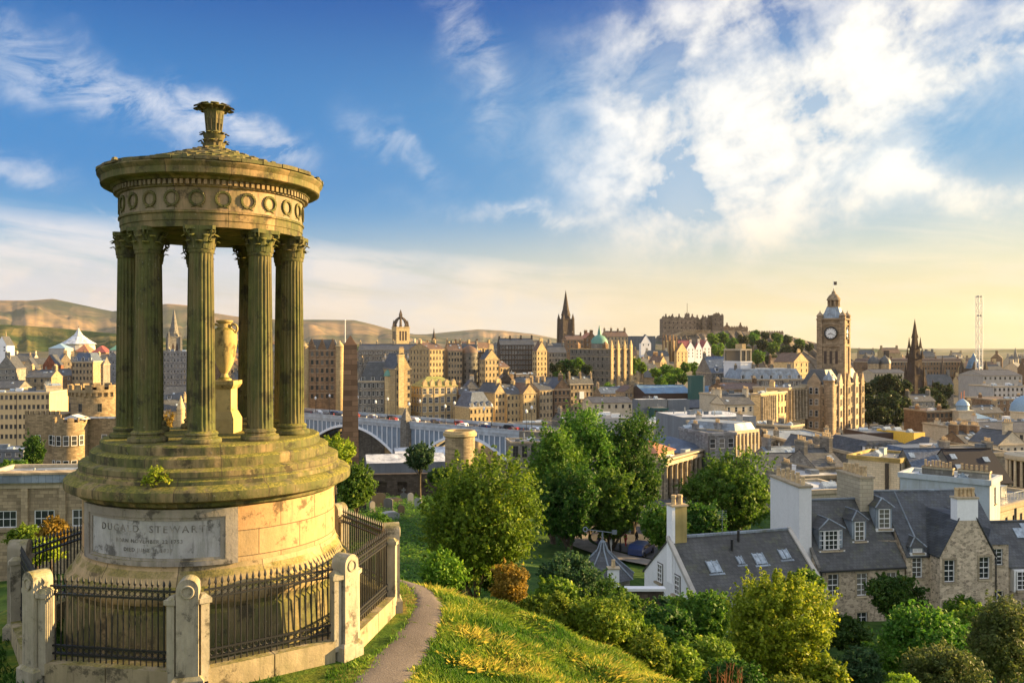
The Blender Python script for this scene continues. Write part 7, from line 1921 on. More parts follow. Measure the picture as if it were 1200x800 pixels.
# unseen tenement added beyond the right edge to cast shade on the near houses
t = thing('added_shade_tenement', 'tall unseen tenement added outside the right edge to shade the near houses', 'building', (86, 68, 70), R(4)); mb = MB()
wall_grid(mb, 16, 0, 32, [(1.5 + 3.4 * k, 2.7 + 3.4 * k, 3 + 3.6 * r, 5.1 + 3.6 * r) for k in range(4) for r in range(8)], Matrix.Identity(4)); wall_grid(mb, 36, 0, 32, [(1.5 + 3.4 * k, 2.7 + 3.4 * k, 3 + 3.6 * r, 5.1 + 3.6 * r) for k in range(10) for r in range(8)], faceT('L', 16, 36)); wall_grid(mb, 36, 0, 32, [], faceT('E', 16, 36)); wall_grid(mb, 16, 0, 32, [], faceT('B', 16, 36)); mb.build('wall', WALL['grey'], t)
mb = MB(); mb.frus(8, 18, 16.6, 36.6, 32, 9, 30, 36); mb.build('roof', SLN, t)
# things in the street
def lamp(label, px, Y, base=None):
    x = X(px, Y); t = thing('street_lamp', label, 'street lamp', (x, Y, hz(x, Y) + .3))
    mb = MB(); mb.lathe([(.16, 0), (.14, .8), (.07, 1.0), (.05, 4.6)], 8); mb.build('post', IRON, t)
    mb = MB(); mb.lathe([(.1, 4.6), (.22, 4.75), (.26, 5.2), (.05, 5.5)], 8); mb.build('lantern', FRAME, t)
lamp('dark street lamp on the shaded pavement behind the pointed roof pavilion', 727, 101); lamp('dark street lamp beside the classical terrace', 771, 140)
person(COAT[4], (X(746, 106), 106, hz(X(746, 106), 106) + .3), 'person in dark clothes on the shaded road behind the pavilion', None, R(120))
person(COAT[3], (X(716, 100), 100, hz(X(716, 100), 100) + .4), 'person in a pale top on the pavement behind the pavilion', None, R(60))
car(CARC[2], 'dark blue car parked on the shaded road left of the cottage gable', (X(752, 100), 100, hz(X(752, 100), 100) + .28), R(60), None)

for k, (px, Y, c, lab) in enumerate(((702, 101, 0, 'person in navy walking past the pavilion on the left pavement'), (733, 104, 2, 'person in a red coat by the road behind the pavilion'), (758, 118, 1, 'person in grey further up the road towards the columns'), (722, 112, 3, 'person in white under the roadside trees'))):
    person(COAT[c], (X(px, Y), Y, hz(X(px, Y), Y) + .35), lab, None, R(40 * k))
for k, (px, Y, c, lab) in enumerate(((738, 122, 1, 'silver car parked up the road under the roadside trees'), (764, 132, 3, 'black car parked beside the columned terrace'), (772, 118, 0, 'white car parked on the road behind the cottage chimney'))):
    car(CARC[c], lab, (X(px, Y), Y, hz(X(px, Y), Y) + .28), R(66), None)
# ------------------------------------------------------------------ foliage
def leaf_mat(key, dark, light, gold=None, trans=.42):
    m = bpy.data.materials.new(key); m.use_nodes = True; m.node_tree.nodes.clear(); b = NB(m.node_tree)
    o = b.n('ShaderNodeOutputMaterial')
    at = b.n('ShaderNodeAttribute'); at.attribute_name = 'tint'; f = at.outputs['Fac']
    oi = b.n('ShaderNodeObjectInfo')
    col = b.mix(f, dark, light)
    if gold: col = b.mix(b.sstep(f, .72, 1.0), col, gold)
    h = b.n('ShaderNodeHueSaturation'); b.link(col, h.inputs['Color']); b.link(b.lin(oi.outputs['Random'], 0, 1, .85, 1.15), h.inputs['Value']); b.link(b.lin(oi.outputs['Random'], 0, 1, .487, .513), h.inputs['Hue'])
    p = b.n('ShaderNodeBsdfPrincipled'); b.link(h.outputs[0], p.inputs['Base Color']); p.inputs['Roughness'].default_value = .6; p.inputs['Specular IOR Level'].default_value = .25
    t = b.n('ShaderNodeBsdfTranslucent'); b.link(h.outputs[0], t.inputs['Color'])
    mx = b.n('ShaderNodeMixShader'); mx.inputs[0].default_value = trans; b.link(p.outputs[0], mx.inputs[1]); b.link(t.outputs[0], mx.inputs[2]); b.link(mx.outputs[0], o.inputs[0])
    return m
LEAF = {
 'lime': leaf_mat('lime_foliage', (.09, .17, .010), (.36, .47, .028), (.64, .62, .05)),
 'olive': leaf_mat('olive_foliage', (.045, .11, .008), (.20, .34, .025), (.42, .50, .04)),
 'green': leaf_mat('green_foliage', (.035, .10, .010), (.13, .25, .022), (.25, .34, .03)),
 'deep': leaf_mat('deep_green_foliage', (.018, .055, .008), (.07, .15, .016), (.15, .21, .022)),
 'blueg': leaf_mat('blue_green_foliage', (.02, .055, .02), (.07, .14, .045), (.11, .18, .05)),
 'dark': leaf_mat('dark_far_foliage', (.018, .035, .010), (.05, .075, .02), (.09, .10, .03)),
 'rust': leaf_mat('rusty_foliage', (.13, .09, .012), (.36, .24, .03), (.50, .30, .03)),
 'gorse': leaf_mat('yellow_green_foliage', (.06, .12, .010), (.24, .33, .025), (.48, .46, .05)),
 'sward': leaf_mat('grass_blades', (.045, .125, .010), (.26, .34, .03), (.58, .48, .08)),
 'straw': leaf_mat('straw_grass', (.05, .11, .012), (.24, .31, .03), (.50, .40, .07)),
 'brush': leaf_mat('brown_green_foliage', (.05, .07, .018), (.14, .18, .04), (.24, .23, .07)),
}
BARK = plain('bark', (.085, .065, .045), .95, var=.4)


def leaves(rg, C, cr, per, size, aspect=.55, flat=.45, droop=0.0, tintc=None):
    """leaf quads gathered round the clump centres C (n,3) with clump radii cr (n,)"""
    n = len(C); N = n * per
    ci = np.repeat(np.arange(n), per)
    d = rg.normal(size=(N, 3)); d /= np.linalg.norm(d, axis=1)[:, None]
    r = rg.uniform(.2, 1.0, N) ** .6 * np.where(rg.rand(N) < .12, 1.45, 1.0)
    P = C[ci] + d * (r * cr[ci])[:, None] * np.array([1, 1, .8])
    nrm = d * .8 + rg.normal(size=(N, 3)) * .7 + np.array([0, 0, flat]); nrm /= np.linalg.norm(nrm, axis=1)[:, None]
    t = np.cross(nrm, rg.normal(size=(N, 3))); t /= np.linalg.norm(t, axis=1)[:, None] + 1e-9
    t[:, 2] -= droop; t /= np.linalg.norm(t, axis=1)[:, None]
    s = np.cross(nrm, t); s /= np.linalg.norm(s, axis=1)[:, None] + 1e-9
    L = size * rg.uniform(.5, 1.55, N)[:, None]; Wd = L * aspect
    V = np.stack([P - t * L * .5, P + s * Wd * .5 + nrm * L * .08, P + t * L * .5, P - s * Wd * .5 + nrm * L * .08], 1).reshape(-1, 3)
    base = rg.uniform(0, 1, n) if tintc is None else tintc
    tint = np.clip(.42 * base[ci] + .58 * rg.uniform(0, 1, N), 0, 1)
    return V, tint


def quad_mesh(name, V, tint, mat):
    nf = len(V) // 4
    me = bpy.data.meshes.new(name)
    me.vertices.add(len(V)); me.vertices.foreach_set('co', V.astype(np.float32).ravel())
    me.loops.add(nf * 4); me.loops.foreach_set('vertex_index', np.arange(nf * 4, dtype=np.int32))
    me.polygons.add(nf); me.polygons.foreach_set('loop_start', np.arange(0, nf * 4, 4, dtype=np.int32))
    at = me.attributes.new('tint', 'FLOAT', 'FACE'); at.data.foreach_set('value', tint.astype(np.float32))
    me.materials.append(mat); me.update(calc_edges=True); me.validate()
    return me


def crown_mesh(seed, rx, rz, nc, per, leaf, mat, shape='round', lobes=5, aspect=.55, gaps=.25, cs=.24, droop=0.0, ry=None):
    """crown around z=0..2rz; uneven lobes so the outline is never a ball"""
    rg = np.random.RandomState(seed); ry = ry or rx
    d = rg.normal(size=(nc * 3, 3)); d /= np.linalg.norm(d, axis=1)[:, None]
    ld = rg.normal(size=(lobes, 3)); ld[:, 2] = np.abs(ld[:, 2]) * .8; ld /= np.linalg.norm(ld, axis=1)[:, None]
    amp = rg.uniform(.5, 1.0, lobes)
    lob = .56 + .54 * (np.maximum(0, (d @ ld.T)) ** 3 * amp).max(1)
    r = rg.uniform(.12, 1, len(d)) ** .42 * lob
    keep = np.ones(len(d), bool)
    gd = rg.normal(size=(4, 3)); gd /= np.linalg.norm(gd, axis=1)[:, None]
    for g in gd: keep &= ~(((d @ g) > 1 - gaps * .35) & (r > .55) & (rg.rand(len(d)) < .8))
    P = d * r[:, None]
    zz = (P[:, 2] + 1) / 2
    if shape == 'cone': k = np.clip(1.15 - zz, .05, 1); P[:, 0] *= k; P[:, 1] *= k
    if shape == 'egg': k = np.clip(1.12 - .55 * zz ** 1.6, .1, 1.1); P[:, 0] *= k; P[:, 1] *= k
    if shape == 'bush': P[:, 2] = np.where(P[:, 2] < 0, P[:, 2] * .9, P[:, 2]); k = np.clip(1.05 - .35 * zz, .1, 1.1); P[:, 0] *= k; P[:, 1] *= k
    P = P[keep][:nc]
    C = P * np.array([rx, ry, rz]) + np.array([0, 0, rz])
    cr = cs * (rx + rz) / 2 * rg.uniform(.55, 1.25, len(C))
    V, t = leaves(rg, C, cr, per, leaf, aspect, droop=droop)
    if nc >= 100:                                                 # loose sprigs that break the outline everywhere
        ns = int(nc * .45); dd_ = rg.normal(size=(ns, 3)); dd_ /= np.linalg.norm(dd_, axis=1)[:, None]
        lb = .62 + .46 * (np.maximum(0, (dd_ @ ld.T)) ** 3 * amp).max(1)
        kz = np.clip(1.05 - .35 * (dd_[:, 2] * lb + 1) / 2, .1, 1.1) if shape == 'bush' else np.ones(ns)
        s0 = dd_ * (lb * rg.uniform(.8, 1.0, ns))[:, None]; s0[:, 0] *= kz; s0[:, 1] *= kz
        gdir = dd_ + np.array([0, 0, .7]) + rg.normal(size=(ns, 3)) * .3; gdir /= np.linalg.norm(gdir, axis=1)[:, None]
        ln = rg.uniform(.10, .34, ns); q = np.linspace(0, 1, 5)
        pts = (s0[:, None, :] + gdir[:, None, :] * (ln[:, None] * q[None, :])[:, :, None]).reshape(-1, 3) * np.array([rx, ry, rz]) + np.array([0, 0, rz])
        V2, t2 = leaves(rg, pts, np.tile(.075 * rx * (1.25 - q), ns), max(5, per // 9), leaf * .95, aspect, droop=droop, tintc=np.repeat(rg.uniform(.2, 1, ns), 5))
        V = np.concatenate([V, V2]); t = np.concatenate([t, t2])
    if shape == 'egg' or shape == 'full':                        # free leading shoots above the outline
        ns = 22; a = rg.uniform(0, 2 * np.pi, ns); rr = rg.uniform(0, .8, ns)
        pts = []; cc = []
        for i in range(ns):
            top = 2 * rz * (1 - .42 * rr[i] ** 2) * rg.uniform(.9, 1.0); hh = rg.uniform(.10, .24) * rz
            for q in np.linspace(0, 1, 7):
                pts.append((rx * rr[i] * math.cos(a[i]) * .85, ry * rr[i] * math.sin(a[i]) * .85, top - hh + hh * 1.5 * q)); cc.append(.07 * rx * (1.3 - q))
        V2, t2 = leaves(rg, np.array(pts), np.array(cc), max(8, per // 6), leaf * .9, aspect, tintc=rg.uniform(.5, 1, len(pts)))
        V = np.concatenate([V, V2]); t = np.concatenate([t, t2])
    return quad_mesh('crown', V, t, LEAF[mat])


def trunk_mesh(seed, h, r, rx, rz, nl=6):
    """tapered trunk that splits into limbs reaching up into the crown"""
    rg = random.Random(seed); mb = MB()
    mb.path([(0, 0, -.6), (rg.uniform(-.04, .04) * h, rg.uniform(-.04, .04) * h, h * .5), (0, 0, h), (rg.uniform(-.1, .1) * rx, 0, h + rz * .9), (0, 0, h + rz * 1.6)], [r * 1.35, r, r * .85, r * .45, r * .1], 9)
    for k in range(nl):
        a = 2 * math.pi * k / nl + rg.uniform(-.4, .4); z0 = h * rg.uniform(.75, 1.0) + rz * .35 * rg.random(); l = rx * rg.uniform(.55, .85); zz = z0 + rz * rg.uniform(.5, 1.0)
        m_ = (l * .45 * math.cos(a), l * .45 * math.sin(a), z0 + (zz - z0) * .6)
        mb.path([(0, 0, z0), m_, (l * math.cos(a), l * math.sin(a), zz)], [r * .5, r * .32, r * .08], 6)
        mb.path([m_, (l * .7 * math.cos(a + .6), l * .7 * math.sin(a + .6), zz + rz * .25)], [r * .25, r * .06], 5)
    return mb


def tree(label, px, pyb, pyt, Y, hw, mat, seed, nc=160, per=40, leaf=.12, shape='round', trunk=.22, name='tree', cat='tree', group=None, zb=None, droop=0, cs=.24, gaps=.25, ry=None, aspect=.55):
    """hw: half width in photo pixels; pyt, pyb: photo rows of crown top and crown foot"""
    x = X(px, Y); zt = Z(pyt, Y); zc = Z(pyb, Y); rz = (zt - zc) / 2; rx = hw / 1000 * Y
    g = hz(x, Y); base = min(g, zc - .05) if zb is None else zb
    t = thing(name, label, cat, (x, Y, base), rng.uniform(0, 6.28) if ry is None else 0, group)
    th = max(.05, zc - base)
    me = crown_mesh(seed, rx, rz, nc, per, leaf, mat, shape, droop=droop, cs=cs, gaps=gaps, ry=ry, aspect=aspect)
    o = bpy.data.objects.new('crown', me); COL.objects.link(o); o.parent = t; o.location = (0, 0, th)
    q = trunk_mesh(seed, th, max(.03, trunk), rx * .8, rz).build('trunk' if cat == 'tree' else 'stem', BARK, t, smooth=50)
    return t


# near trees and shrubs of the bank
tree('bright yellow green bushy tree in the middle beyond the path', 558, 710, 522, 29.5, 86, 'olive', 11, 560, 75, .12, 'full', .12, cs=.17, gaps=.5)
tree('rusty orange autumn shrub at the foot of the bright bushy tree', 598, 716, 656, 25.5, 32, 'rust', 12, 110, 55, .085, 'bush', .04, 'shrub', 'shrub')
tree('small orange green shrub on the bank between the rusty and dark shrubs', 650, 742, 688, 23.5, 24, 'gorse', 13, 90, 55, .08, 'bush', .03, 'shrub', 'shrub')
tree('broad dark hearted yellow green shrub on the bank below the garden wall', 706, 768, 690, 23, 44, 'gorse', 14, 190, 60, .085, 'bush', .04, 'shrub', 'shrub')
tree('low golden shrub trailing down the bank right of the dark hearted shrub', 765, 800, 738, 22, 36, 'gorse', 15, 120, 55, .08, 'bush', .03, 'shrub', 'shrub')
tree('small olive shrub beside the path end behind the corner post', 520, 705, 640, 27, 34, 'olive', 16, 110, 50, .10, 'bush', .04, 'shrub', 'shrub')
tree('blue green spreading bush behind the rusty shrub', 664, 706, 648, 44, 42, 'blueg', 17, 150, 55, .17, 'round', .07, 'bush', 'bush')
tree('dark green bush filling the slope below the pavilion', 700, 720, 672, 47, 46, 'deep', 18, 130, 55, .18, 'bush', .07, 'bush', 'bush')
tree('bright yellow tree in front of the white cottage roof', 914, 822, 670, 32.5, 68, 'lime', 21, 520, 75, .13, 'full', .11, cs=.16, gaps=.5)
tree('low yellow leafy branchy bush at the bottom right of the yellow tree', 968, 830, 764, 30.5, 36, 'lime', 22, 130, 60, .14, 'bush', .05, 'bush', 'bush')
tree('green rounded tree in front of the cottage gable', 822, 770, 686, 43, 40, 'green', 23, 240, 60, .17, 'round', .1)
tree('yellow tipped bush at the bottom between the bank and the yellow tree', 832, 812, 742, 28.5, 46, 'gorse', 24, 170, 60, .11, 'bush', .04, 'bush', 'bush')
tree('dark shaded bush low behind the yellow tipped bush', 780, 760, 706, 38, 46, 'deep', 25, 150, 55, .16, 'bush', .06, 'bush', 'bush')
tree('dark feathery evergreen in front of the rubble houses', 1050, 735, 668, 60, 34, 'deep', 26, 170, 55, .24, 'round', .12, droop=.3)
tree('big rounded bright green bush at the lower right', 1090, 800, 708, 42, 66, 'green', 27, 300, 65, .19, 'bush', .12, 'bush', 'bush')
tree('olive brown thicket bush at the bottom right corner', 1172, 815, 692, 37, 52, 'brush', 28, 260, 60, .14, 'bush', .08, 'bush', 'bush', gaps=.6)
tree('brown green brush in front of the big rounded green bush', 1105, 830, 752, 33, 60, 'brush', 29, 230, 55, .12, 'bush', .06, 'bush', 'bush', gaps=.6)
tree('dark hedge like bush under the left wing of the rubble house', 992, 770, 722, 55, 34, 'deep', 30, 150, 50, .22, 'bush', .1, 'bush', 'bush')
tree('grey green bush on the lawn below the rubble house', 1010, 815, 758, 40, 34, 'blueg', 31, 140, 55, .16, 'bush', .06, 'bush', 'bush')
tree('dark bush between the yellow tree and the cottage eave', 948, 720, 664, 50, 26, 'green', 32, 120, 50, .2, 'round', .08, 'bush', 'bush')
tree('little bright tuft of a bush at the bottom edge, lower right', 1062, 830, 784, 29, 30, 'lime', 33, 90, 50, .11, 'bush', .04, 'bush', 'bush')
tree('deep green bush right of the evergreen by the gabled house', 1128, 742, 700, 57, 30, 'green', 34, 110, 50, .22, 'bush', .08, 'bush', 'bush')
# low scrub that joins the shrubs into one belt
for i, (px, pb, pt, Y, hw, m) in enumerate(((628, 735, 694, 25, 26, 'gorse'), (676, 748, 706, 24, 30, 'olive'), (738, 778, 712, 24, 30, 'olive'), (796, 806, 756, 24, 34, 'gorse'), (760, 770, 728, 32, 40, 'green'), (650, 712, 676, 36, 34, 'olive'), (726, 730, 694, 40, 40, 'green'), (860, 830, 770, 27, 44, 'deep'), (790, 748, 700, 46, 36, 'blueg'), (880, 790, 735, 36, 40, 'green'), (1045, 790, 748, 47, 40, 'green'), (1000, 800, 772, 44, 40, 'green'), (1150, 760, 706, 48, 40, 'olive'), (1080, 770, 730, 50, 40, 'deep'), (520, 700, 664, 30, 40, 'deep'), (590, 700, 660, 30, 40, 'deep'), (545, 690, 650, 40, 50, 'green'), (930, 830, 790, 28, 50, 'gorse'), (1190, 760, 715, 45, 30, 'green'), (968, 745, 715, 60, 26, 'deep'))):
    tree('low scrubby bush in the belt of scrub along the slope above the houses', px, pb, pt, Y, hw, m, 200 + i, 150, 50, .0042 * Y, 'bush', .03, 'bush', 'bush', 'low scrub on the slope', gaps=.5, cs=.2)
# the roadside trees
for args in (('tall dark roadside tree nearest the bright bushy tree', 648, 632, 498, 104, 46, 'green', 41), ('tall roadside tree with a lit crown behind the pavilion', 690, 636, 492, 112, 50, 'green', 42), ('tall lit topped roadside tree right of the row beside the classical terrace', 742, 628, 488, 114, 46, 'deep', 43), ('lower dark roadside tree in front of the row above the pavilion', 668, 640, 545, 98, 44, 'deep', 44), ('rounded green roadside tree in front of the row at right', 716, 645, 552, 101, 38, 'green', 45)):
    lab, px, pb, pt, Y, hw, m, sd_ = args
    tree(lab, px, pb + 8, pt, Y, hw, m, sd_, 420, 60, .36, 'round', .4, group='roadside trees', zb=hz(X(px, Y), Y), cs=.15, gaps=.4)
tree('wide dark green tree left of the white gable stack', 860, 640, 526, 106, 58, 'green', 46, 460, 60, .38, 'round', .4, cs=.15, gaps=.5)
tree('green bush behind the cottage chimney', 775, 648, 590, 88, 30, 'green', 47, 150, 50, .34, 'round', .2, 'bush', 'bush')
tree('dark tree behind the cottage ridge below the wide green tree', 828, 640, 585, 96, 34, 'deep', 48, 150, 50, .38, 'round', .25)
# burial ground
tree('yellow green leafy bush at the foot of the obelisk', 392, 556, 508, 100, 26, 'lime', 51, 150, 50, .34, 'round', .2, 'bush', 'bush')
tree('dark green tree beside the monument drum on the burial slope', 418, 606, 542, 92, 24, 'green', 52, 170, 50, .34, 'round', .2)
tree('small round tree below the second bridge arch', 492, 556, 516, 150, 20, 'blueg', 53, 130, 45, .46, 'round', .25)
tree('dark tree low in front of the drum mausoleum', 520, 574, 546, 140, 20, 'deep', 54, 120, 45, .46, 'round', .25)
tree('bush at the foot of the burial slope by the right railing', 446, 632, 598, 70, 20, 'green', 55, 110, 45, .24, 'bush', .08, 'bush', 'bush')
tree('dark conical evergreen beside the round tower house', 40, 556, 506, 165, 15, 'deep', 56, 150, 45, .42, 'cone', .25)
tree('low green bush left of the conical evergreen', 12, 560, 538, 160, 26, 'green', 57, 110, 45, .42, 'bush', .15, 'bush', 'bush')
tree('bare autumn tree seen between two columns before the turreted house', 196, 520, 476, 240, 9, 'rust', 58, 60, 26, .5, 'round', .2, gaps=.9)
tree('yellow shrub at lower left behind the railing, left of two', 30, 648, 612, 36, 26, 'gorse', 59, 120, 50, .13, 'bush', .04, 'shrub', 'shrub')
tree('orange yellow shrub at lower left behind the railing, right of two', 60, 650, 606, 34, 22, 'rust', 60, 120, 50, .12, 'bush', .04, 'shrub', 'shrub')
tree('green bush under the two yellow shrubs at lower left', 44, 665, 630, 32, 34, 'lime', 61, 110, 50, .12, 'bush', .04, 'bush', 'bush')
# weeds growing on the monument
t = thing('weed_tuft', 'bright yellow green weed growing on the monument steps above the inscription', 'weed', (MX - 0.11, MY - 2.33, 97.82)); rg = np.random.RandomState(5)
C = rg.normal(size=(14, 3)) * [.13, .05, .06] + [0, 0, .1]; V, tn = leaves(rg, C, np.full(14, .07), 26, .05); o = bpy.data.objects.new('leaves', quad_mesh('leaves', V, tn, LEAF['lime'])); COL.objects.link(o); o.parent = t
mb = MB(); mb.tube((0, 0, -.1), (0, 0, .12), .012, n=5); mb.build('stem', BARK, t)
# far trees: three crowns shared by many individual trees
far = {m: [crown_mesh(100 + i, 5.2, 5.4, 90, 34, .95, m, 'round', gaps=.3) for i in range(2)] for m in ('dark', 'deep', 'green', 'olive')}
ftr = trunk_mesh(1, 2.0, .35, 4, 5).build('trunk', BARK); ftm = ftr.data; bpy.data.objects.remove(ftr)
def far_tree(label, group, px, pyt, Y, hw, mat, hk=1.0):
    x = X(px, Y); s = hw / 1000 * Y / 5.2; zt = Z(pyt, Y); t = thing('tree', label, 'tree', (x, Y, zt - (10.2 * hk + 2) * s), rng.uniform(0, 6.28), group)
    o = bpy.data.objects.new('crown', rng.choice(far[mat])); COL.objects.link(o); o.parent = t; o.location = (0, 0, 2 * s); o.scale = (s, s, s * hk)
    o = bpy.data.objects.new('trunk', ftm); COL.objects.link(o); o.parent = t; o.scale = (s, s, s)
G = 'trees around the gothic monument'
for px, pt, Y, hw, m in ((1016, 446, 420, 13, 'dark'), (1030, 440, 430, 15, 'dark'), (1046, 438, 425, 15, 'dark'), (1060, 444, 440, 12, 'dark'), (1022, 462, 395, 14, 'dark'), (1040, 458, 390, 16, 'dark'), (1056, 464, 400, 13, 'dark'), (1034, 476, 375, 14, 'dark'), (1050, 478, 378, 13, 'dark'), (1018, 480, 380, 10, 'dark'), (1064, 476, 400, 9, 'dark'), (1090, 452, 470, 14, 'dark'), (1104, 448, 480, 14, 'dark'), (1098, 462, 455, 14, 'dark'), (1086, 468, 450, 10, 'dark')):
    far_tree('dark shaded tree in the dense clump beside the gothic monument', G, px, pt, Y, hw, m)
for px, pt, Y, hw, m in ((836, 390, 1020, 9, 'olive'), (848, 388, 1030, 9, 'green'), (858, 396, 1000, 9, 'green'), (842, 402, 980, 10, 'olive'), (870, 392, 1030, 9, 'dark'), (882, 390, 1040, 9, 'green'), (894, 396, 1010, 9, 'dark'), (905, 400, 1000, 9, 'green'), (872, 406, 960, 10, 'dark'), (888, 410, 940, 10, 'green'), (858, 412, 930, 9, 'olive'), (912, 392, 1060, 7, 'green'), (826, 398, 1010, 6, 'green'), (920, 404, 980, 8, 'dark'), (903, 414, 900, 9, 'dark'), (934, 402, 980, 8, 'dark'), (886, 386, 1080, 6, 'green'), (897, 388, 1080, 6, 'dark'), (908, 389, 1080, 6, 'green'), (922, 392, 1070, 7, 'dark'), (938, 396, 1050, 7, 'green'), (948, 402, 1030, 6, 'dark')):
    far_tree('green tree on the wooded slope below the castle', 'trees below the castle', px, pt, Y, hw, m)
for px, pt, Y, hw, m in ((769, 430, 560, 8, 'olive'), (780, 426, 570, 9, 'green'), (793, 430, 560, 9, 'olive'), (803, 424, 580, 8, 'green'), (786, 436, 540, 10, 'olive'), (774, 440, 530, 9, 'green'), (800, 437, 540, 8, 'deep'), (744, 418, 620, 9, 'olive'), (752, 424, 600, 8, 'olive'), (740, 428, 580, 7, 'deep'), (812, 424, 600, 7, 'green'), (817, 432, 570, 6, 'olive')):
    far_tree('leafy tree on the mound between the bank and the twin towers', 'trees on the mound', px, pt, Y, hw, m)
for px, pt, Y, hw, m in ((652, 424, 520, 10, 'dark'), (664, 420, 525, 11, 'deep'), (678, 419, 525, 10, 'olive'), (688, 426, 510, 8, 'dark'), (670, 430, 505, 10, 'dark'), (656, 434, 500, 8, 'deep'), (702, 452, 470, 8, 'olive'), (712, 448, 480, 8, 'olive'), (720, 456, 460, 7, 'green'), (700, 462, 450, 7, 'deep')):
    far_tree('dark tree on the bank below the classical bank block', 'trees below the bank block', px, pt, Y, hw, m)
for px, pt, Y, hw, m in ((697, 486, 330, 8, 'green'), (710, 482, 335, 7, 'deep'), (664, 487, 330, 7, 'green'), (280, 462, 330, 5, 'olive'), (278, 500, 200, 6, 'lime' if False else 'olive'), (143, 452, 300, 7, 'olive')):
    far_tree('small green tree among the station roofs and streets', 'small street trees', px, pt, Y, hw, m)

# ------------------------------------------------------------------ ground growth
def hill_growth(name, n, px0, px1, Y0, Y1, mat, size, keepf, seed, tall=1.0):
    rg = np.random.RandomState(seed)
    Y = Y0 + (Y1 - Y0) * rg.rand(n) ** 1.3; x = (px0 + (px1 - px0) * rg.rand(n) - 600) / 1000 * Y
    k = keepf(x, Y, rg); x, Y = x[k], Y[k]; n = len(x)
    z = hterr(x, Y)
    a = rg.uniform(0, 2 * np.pi, n); h = size * rg.uniform(.35, 1.5, n) * tall * (1 + .7 * np.maximum(0, np.sin(x * 2.3 + 1.3 * np.sin(Y * 1.7)) * np.cos(Y * 2.1))); w = size * .16 * rg.uniform(.6, 1.4, n)
    lean = rg.normal(size=(n, 2)) * .38 * h[:, None] + np.array([-.18, .05]) * h[:, None]
    B_ = np.stack([x, Y, z - .02], 1); s = np.stack([np.cos(a), np.sin(a), np.zeros(n)], 1) * w[:, None]
    T = B_ + np.concatenate([lean, h[:, None]], 1); Mq = B_ + np.concatenate([lean * .35, h[:, None] * .55], 1)
    V = np.stack([B_ - s, B_ + s, Mq + s * .8, T], 1).reshape(-1, 3)
    tint = np.clip(.42 + .55 * np.sin(x * 1.9 + 2 * np.sin(Y * .9)) * np.cos(Y * 1.3 - x * .7) + rg.normal(size=n) * .22, 0, 1)
    o = bpy.data.objects.new(name, quad_mesh(name, V, tint, LEAF[mat])); COL.objects.link(o)
    o['kind'] = 'stuff'; return o
PATHX = lambda Y: np.interp(Y, [9, 13.3, 15.2, 16.6, 17.7, 18.9, 20], [-2.1, -1.9, -1.62, -1.55, -1.72, -2.3, -3.4])
def off_path(x, Y, rg):
    rm = np.hypot(x + 5.5, Y - 15.75)
    return (np.abs(x - PATHX(Y)) > .33 + .20 * rg.rand(len(x)) ** 2 - .02 * (Y - 13) - .12 * np.maximum(0, np.sin(Y * 3.1) * np.sin(Y * 7.3))) & (rm > 3.55)
tag(hill_growth('grass', 150000, 470, 860, 12.2, 27, 'sward', .075, lambda x, Y, rg: off_path(x, Y, rg) & (x > PATHX(Y)), 1), 'sunlit yellow green tussocky grass on the bank right of the path', 'grass')
tag(hill_growth('grass', 30000, 380, 620, 12.2, 24, 'green', .06, lambda x, Y, rg: off_path(x, Y, rg) & (x < PATHX(Y) + 1.1), 2), 'short green grass along the edges of the path', 'grass')
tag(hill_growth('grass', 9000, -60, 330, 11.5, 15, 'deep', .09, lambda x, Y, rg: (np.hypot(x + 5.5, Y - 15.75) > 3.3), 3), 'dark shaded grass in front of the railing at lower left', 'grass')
tag(hill_growth('grass', 30000, -40, 480, 12.5, 19, 'green', .07, lambda x, Y, rg: (np.hypot(x + 5.5, Y - 15.75) < 3.0) & (np.hypot(x + 5.5, Y - 15.75) > 2.47), 4), 'short grass between the railing and the monument drum', 'grass')
rg = np.random.RandomState(77)                                 # tussocks of long bent grass and straw on the bank
n = 520; Yq = 12.6 + 12 * rg.rand(n); xq = (480 + 370 * rg.rand(n) - 600) / 1000 * Yq; k = (xq > PATHX(Yq) + .45) & (np.sin(xq * 1.9 + 2 * np.sin(Yq * .9)) * np.cos(Yq * 1.3) + rg.normal(size=n) * .4 > -.1); xq, Yq = xq[k], Yq[k]; n = len(xq); m = 110
tx, ty = np.repeat(xq, m) + rg.normal(size=n * m) * .14, np.repeat(Yq, m) + rg.normal(size=n * m) * .14; tz = hterr(tx, ty)
hh_ = np.repeat(rg.uniform(.05, .14, n), m) * rg.uniform(.5, 1.2, n * m); a = rg.uniform(0, 6.28, n * m); ww = hh_ * .018 + .002
ln = np.stack([tx - np.repeat(xq, m), ty - np.repeat(Yq, m)], 1) * .5 + np.repeat(rg.normal(size=(n, 2)) * .05, m, axis=0) + rg.normal(size=(n * m, 2)) * .04
B_ = np.stack([tx, ty, tz - .02], 1); s = np.stack([np.cos(a), np.sin(a), 0 * a], 1) * ww[:, None]; T = B_ + np.concatenate([ln, hh_[:, None]], 1); Mq = B_ + np.concatenate([ln * .3, hh_[:, None] * .6], 1)
tn = np.clip(np.repeat(rg.choice([.25, .55, .8, 1.0], n, p=[.3, .25, .25, .2]), m) + rg.normal(size=n * m) * .14, 0, 1)
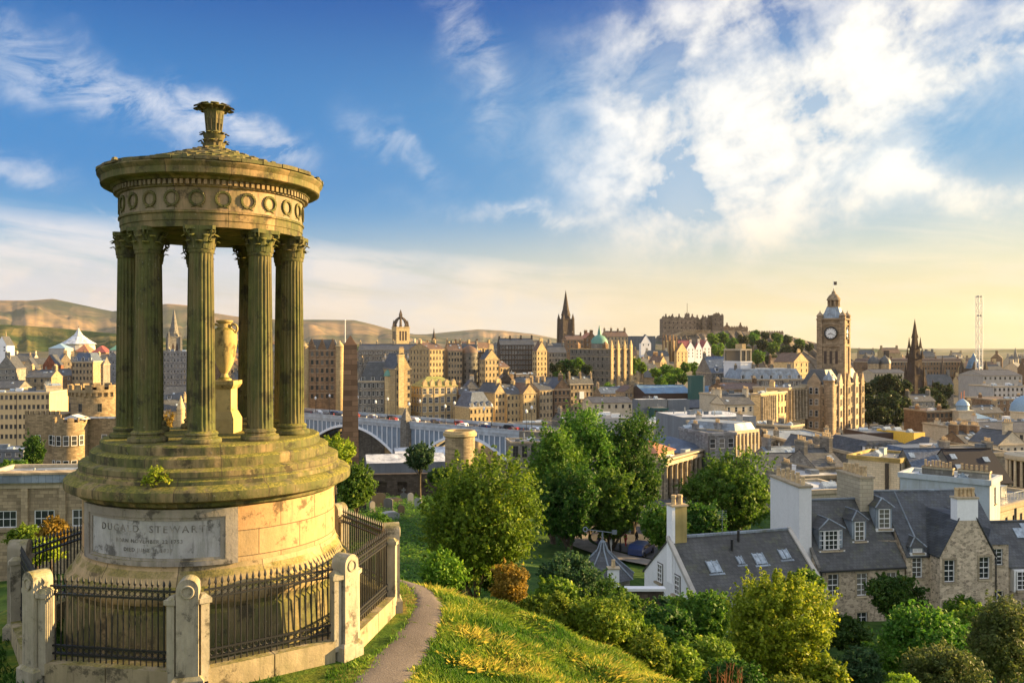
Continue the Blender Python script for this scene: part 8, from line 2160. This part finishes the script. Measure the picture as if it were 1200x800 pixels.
o = bpy.data.objects.new('tussock_grass', quad_mesh('tussock_grass', np.stack([B_ - s, B_ + s, Mq + s * .8, T], 1).reshape(-1, 3), tn, LEAF['straw'])); COL.objects.link(o); tag(o, 'long bent straw coloured tussock grass scattered over the sunlit bank', 'grass', kind='stuff')
rg = np.random.RandomState(9)                                  # rough ground cover down the slope, between the bank and the houses
n = 5200; Yq = 26 + 40 * rg.rand(n); xq = (440 + 800 * rg.rand(n) - 600) / 1000 * Yq
k = ~((Yq > 36) & (np.abs((xq / Yq * 1000 + 600) - 1000) < 40)); xq, Yq = xq[k], Yq[k]
C = np.stack([xq, Yq, hterr(xq, Yq) + .15], 1); V, tn = leaves(rg, C, np.full(len(C), .65), 14, .22); o = bpy.data.objects.new('ground_cover', quad_mesh('ground_cover', V, tn, LEAF['green'])); COL.objects.link(o)
tag(o, 'rough green ground cover on the slope between the bank and the houses', 'ground cover', kind='stuff')
n = 2600; Yq = 60 + 100 * rg.rand(n); xq = (380 + 180 * rg.rand(n) - 600) / 1000 * Yq
C = np.stack([xq, Yq, hterr(xq, Yq) + .05], 1); V, tn = leaves(rg, C, np.full(n, 1.0), 16, .32, flat=2.0); o = bpy.data.objects.new('long_grass', quad_mesh('long_grass', V, tn, LEAF['green'])); COL.objects.link(o)
tag(o, 'bright green grass of the burial ground slope', 'grass', kind='stuff')
t = thing('dry_stalks', 'reddish dry stalks standing at the bottom edge below the yellow tree', 'dry plant', (X(850, 22), 22, hz(X(850, 22), 22)))
DRY = plain('dry_stalk', (.30, .12, .05), .9)
for i in range(16):
    mb = MB(); a = rng.uniform(0, 6.28); l = rng.uniform(.5, 1.1); r0 = rng.uniform(0, .45)
    p0 = (r0 * math.cos(a), r0 * math.sin(a), 0); p1 = (p0[0] + rng.uniform(-.2, .2), p0[1] + rng.uniform(-.2, .2), l + Z(796, 22) - t.location.z - .6)
    mb.tube(p0, p1, .012, .005, 5)
    for q in range(5): f = .5 + .1 * q; m_ = [p0[j] + (p1[j] - p0[j]) * f for j in range(3)]; mb.tube(m_, (m_[0] + rng.uniform(-.12, .12), m_[1] + rng.uniform(-.12, .12), m_[2] + .14), .007, .003, 4)
    mb.build('stalk', DRY, t)
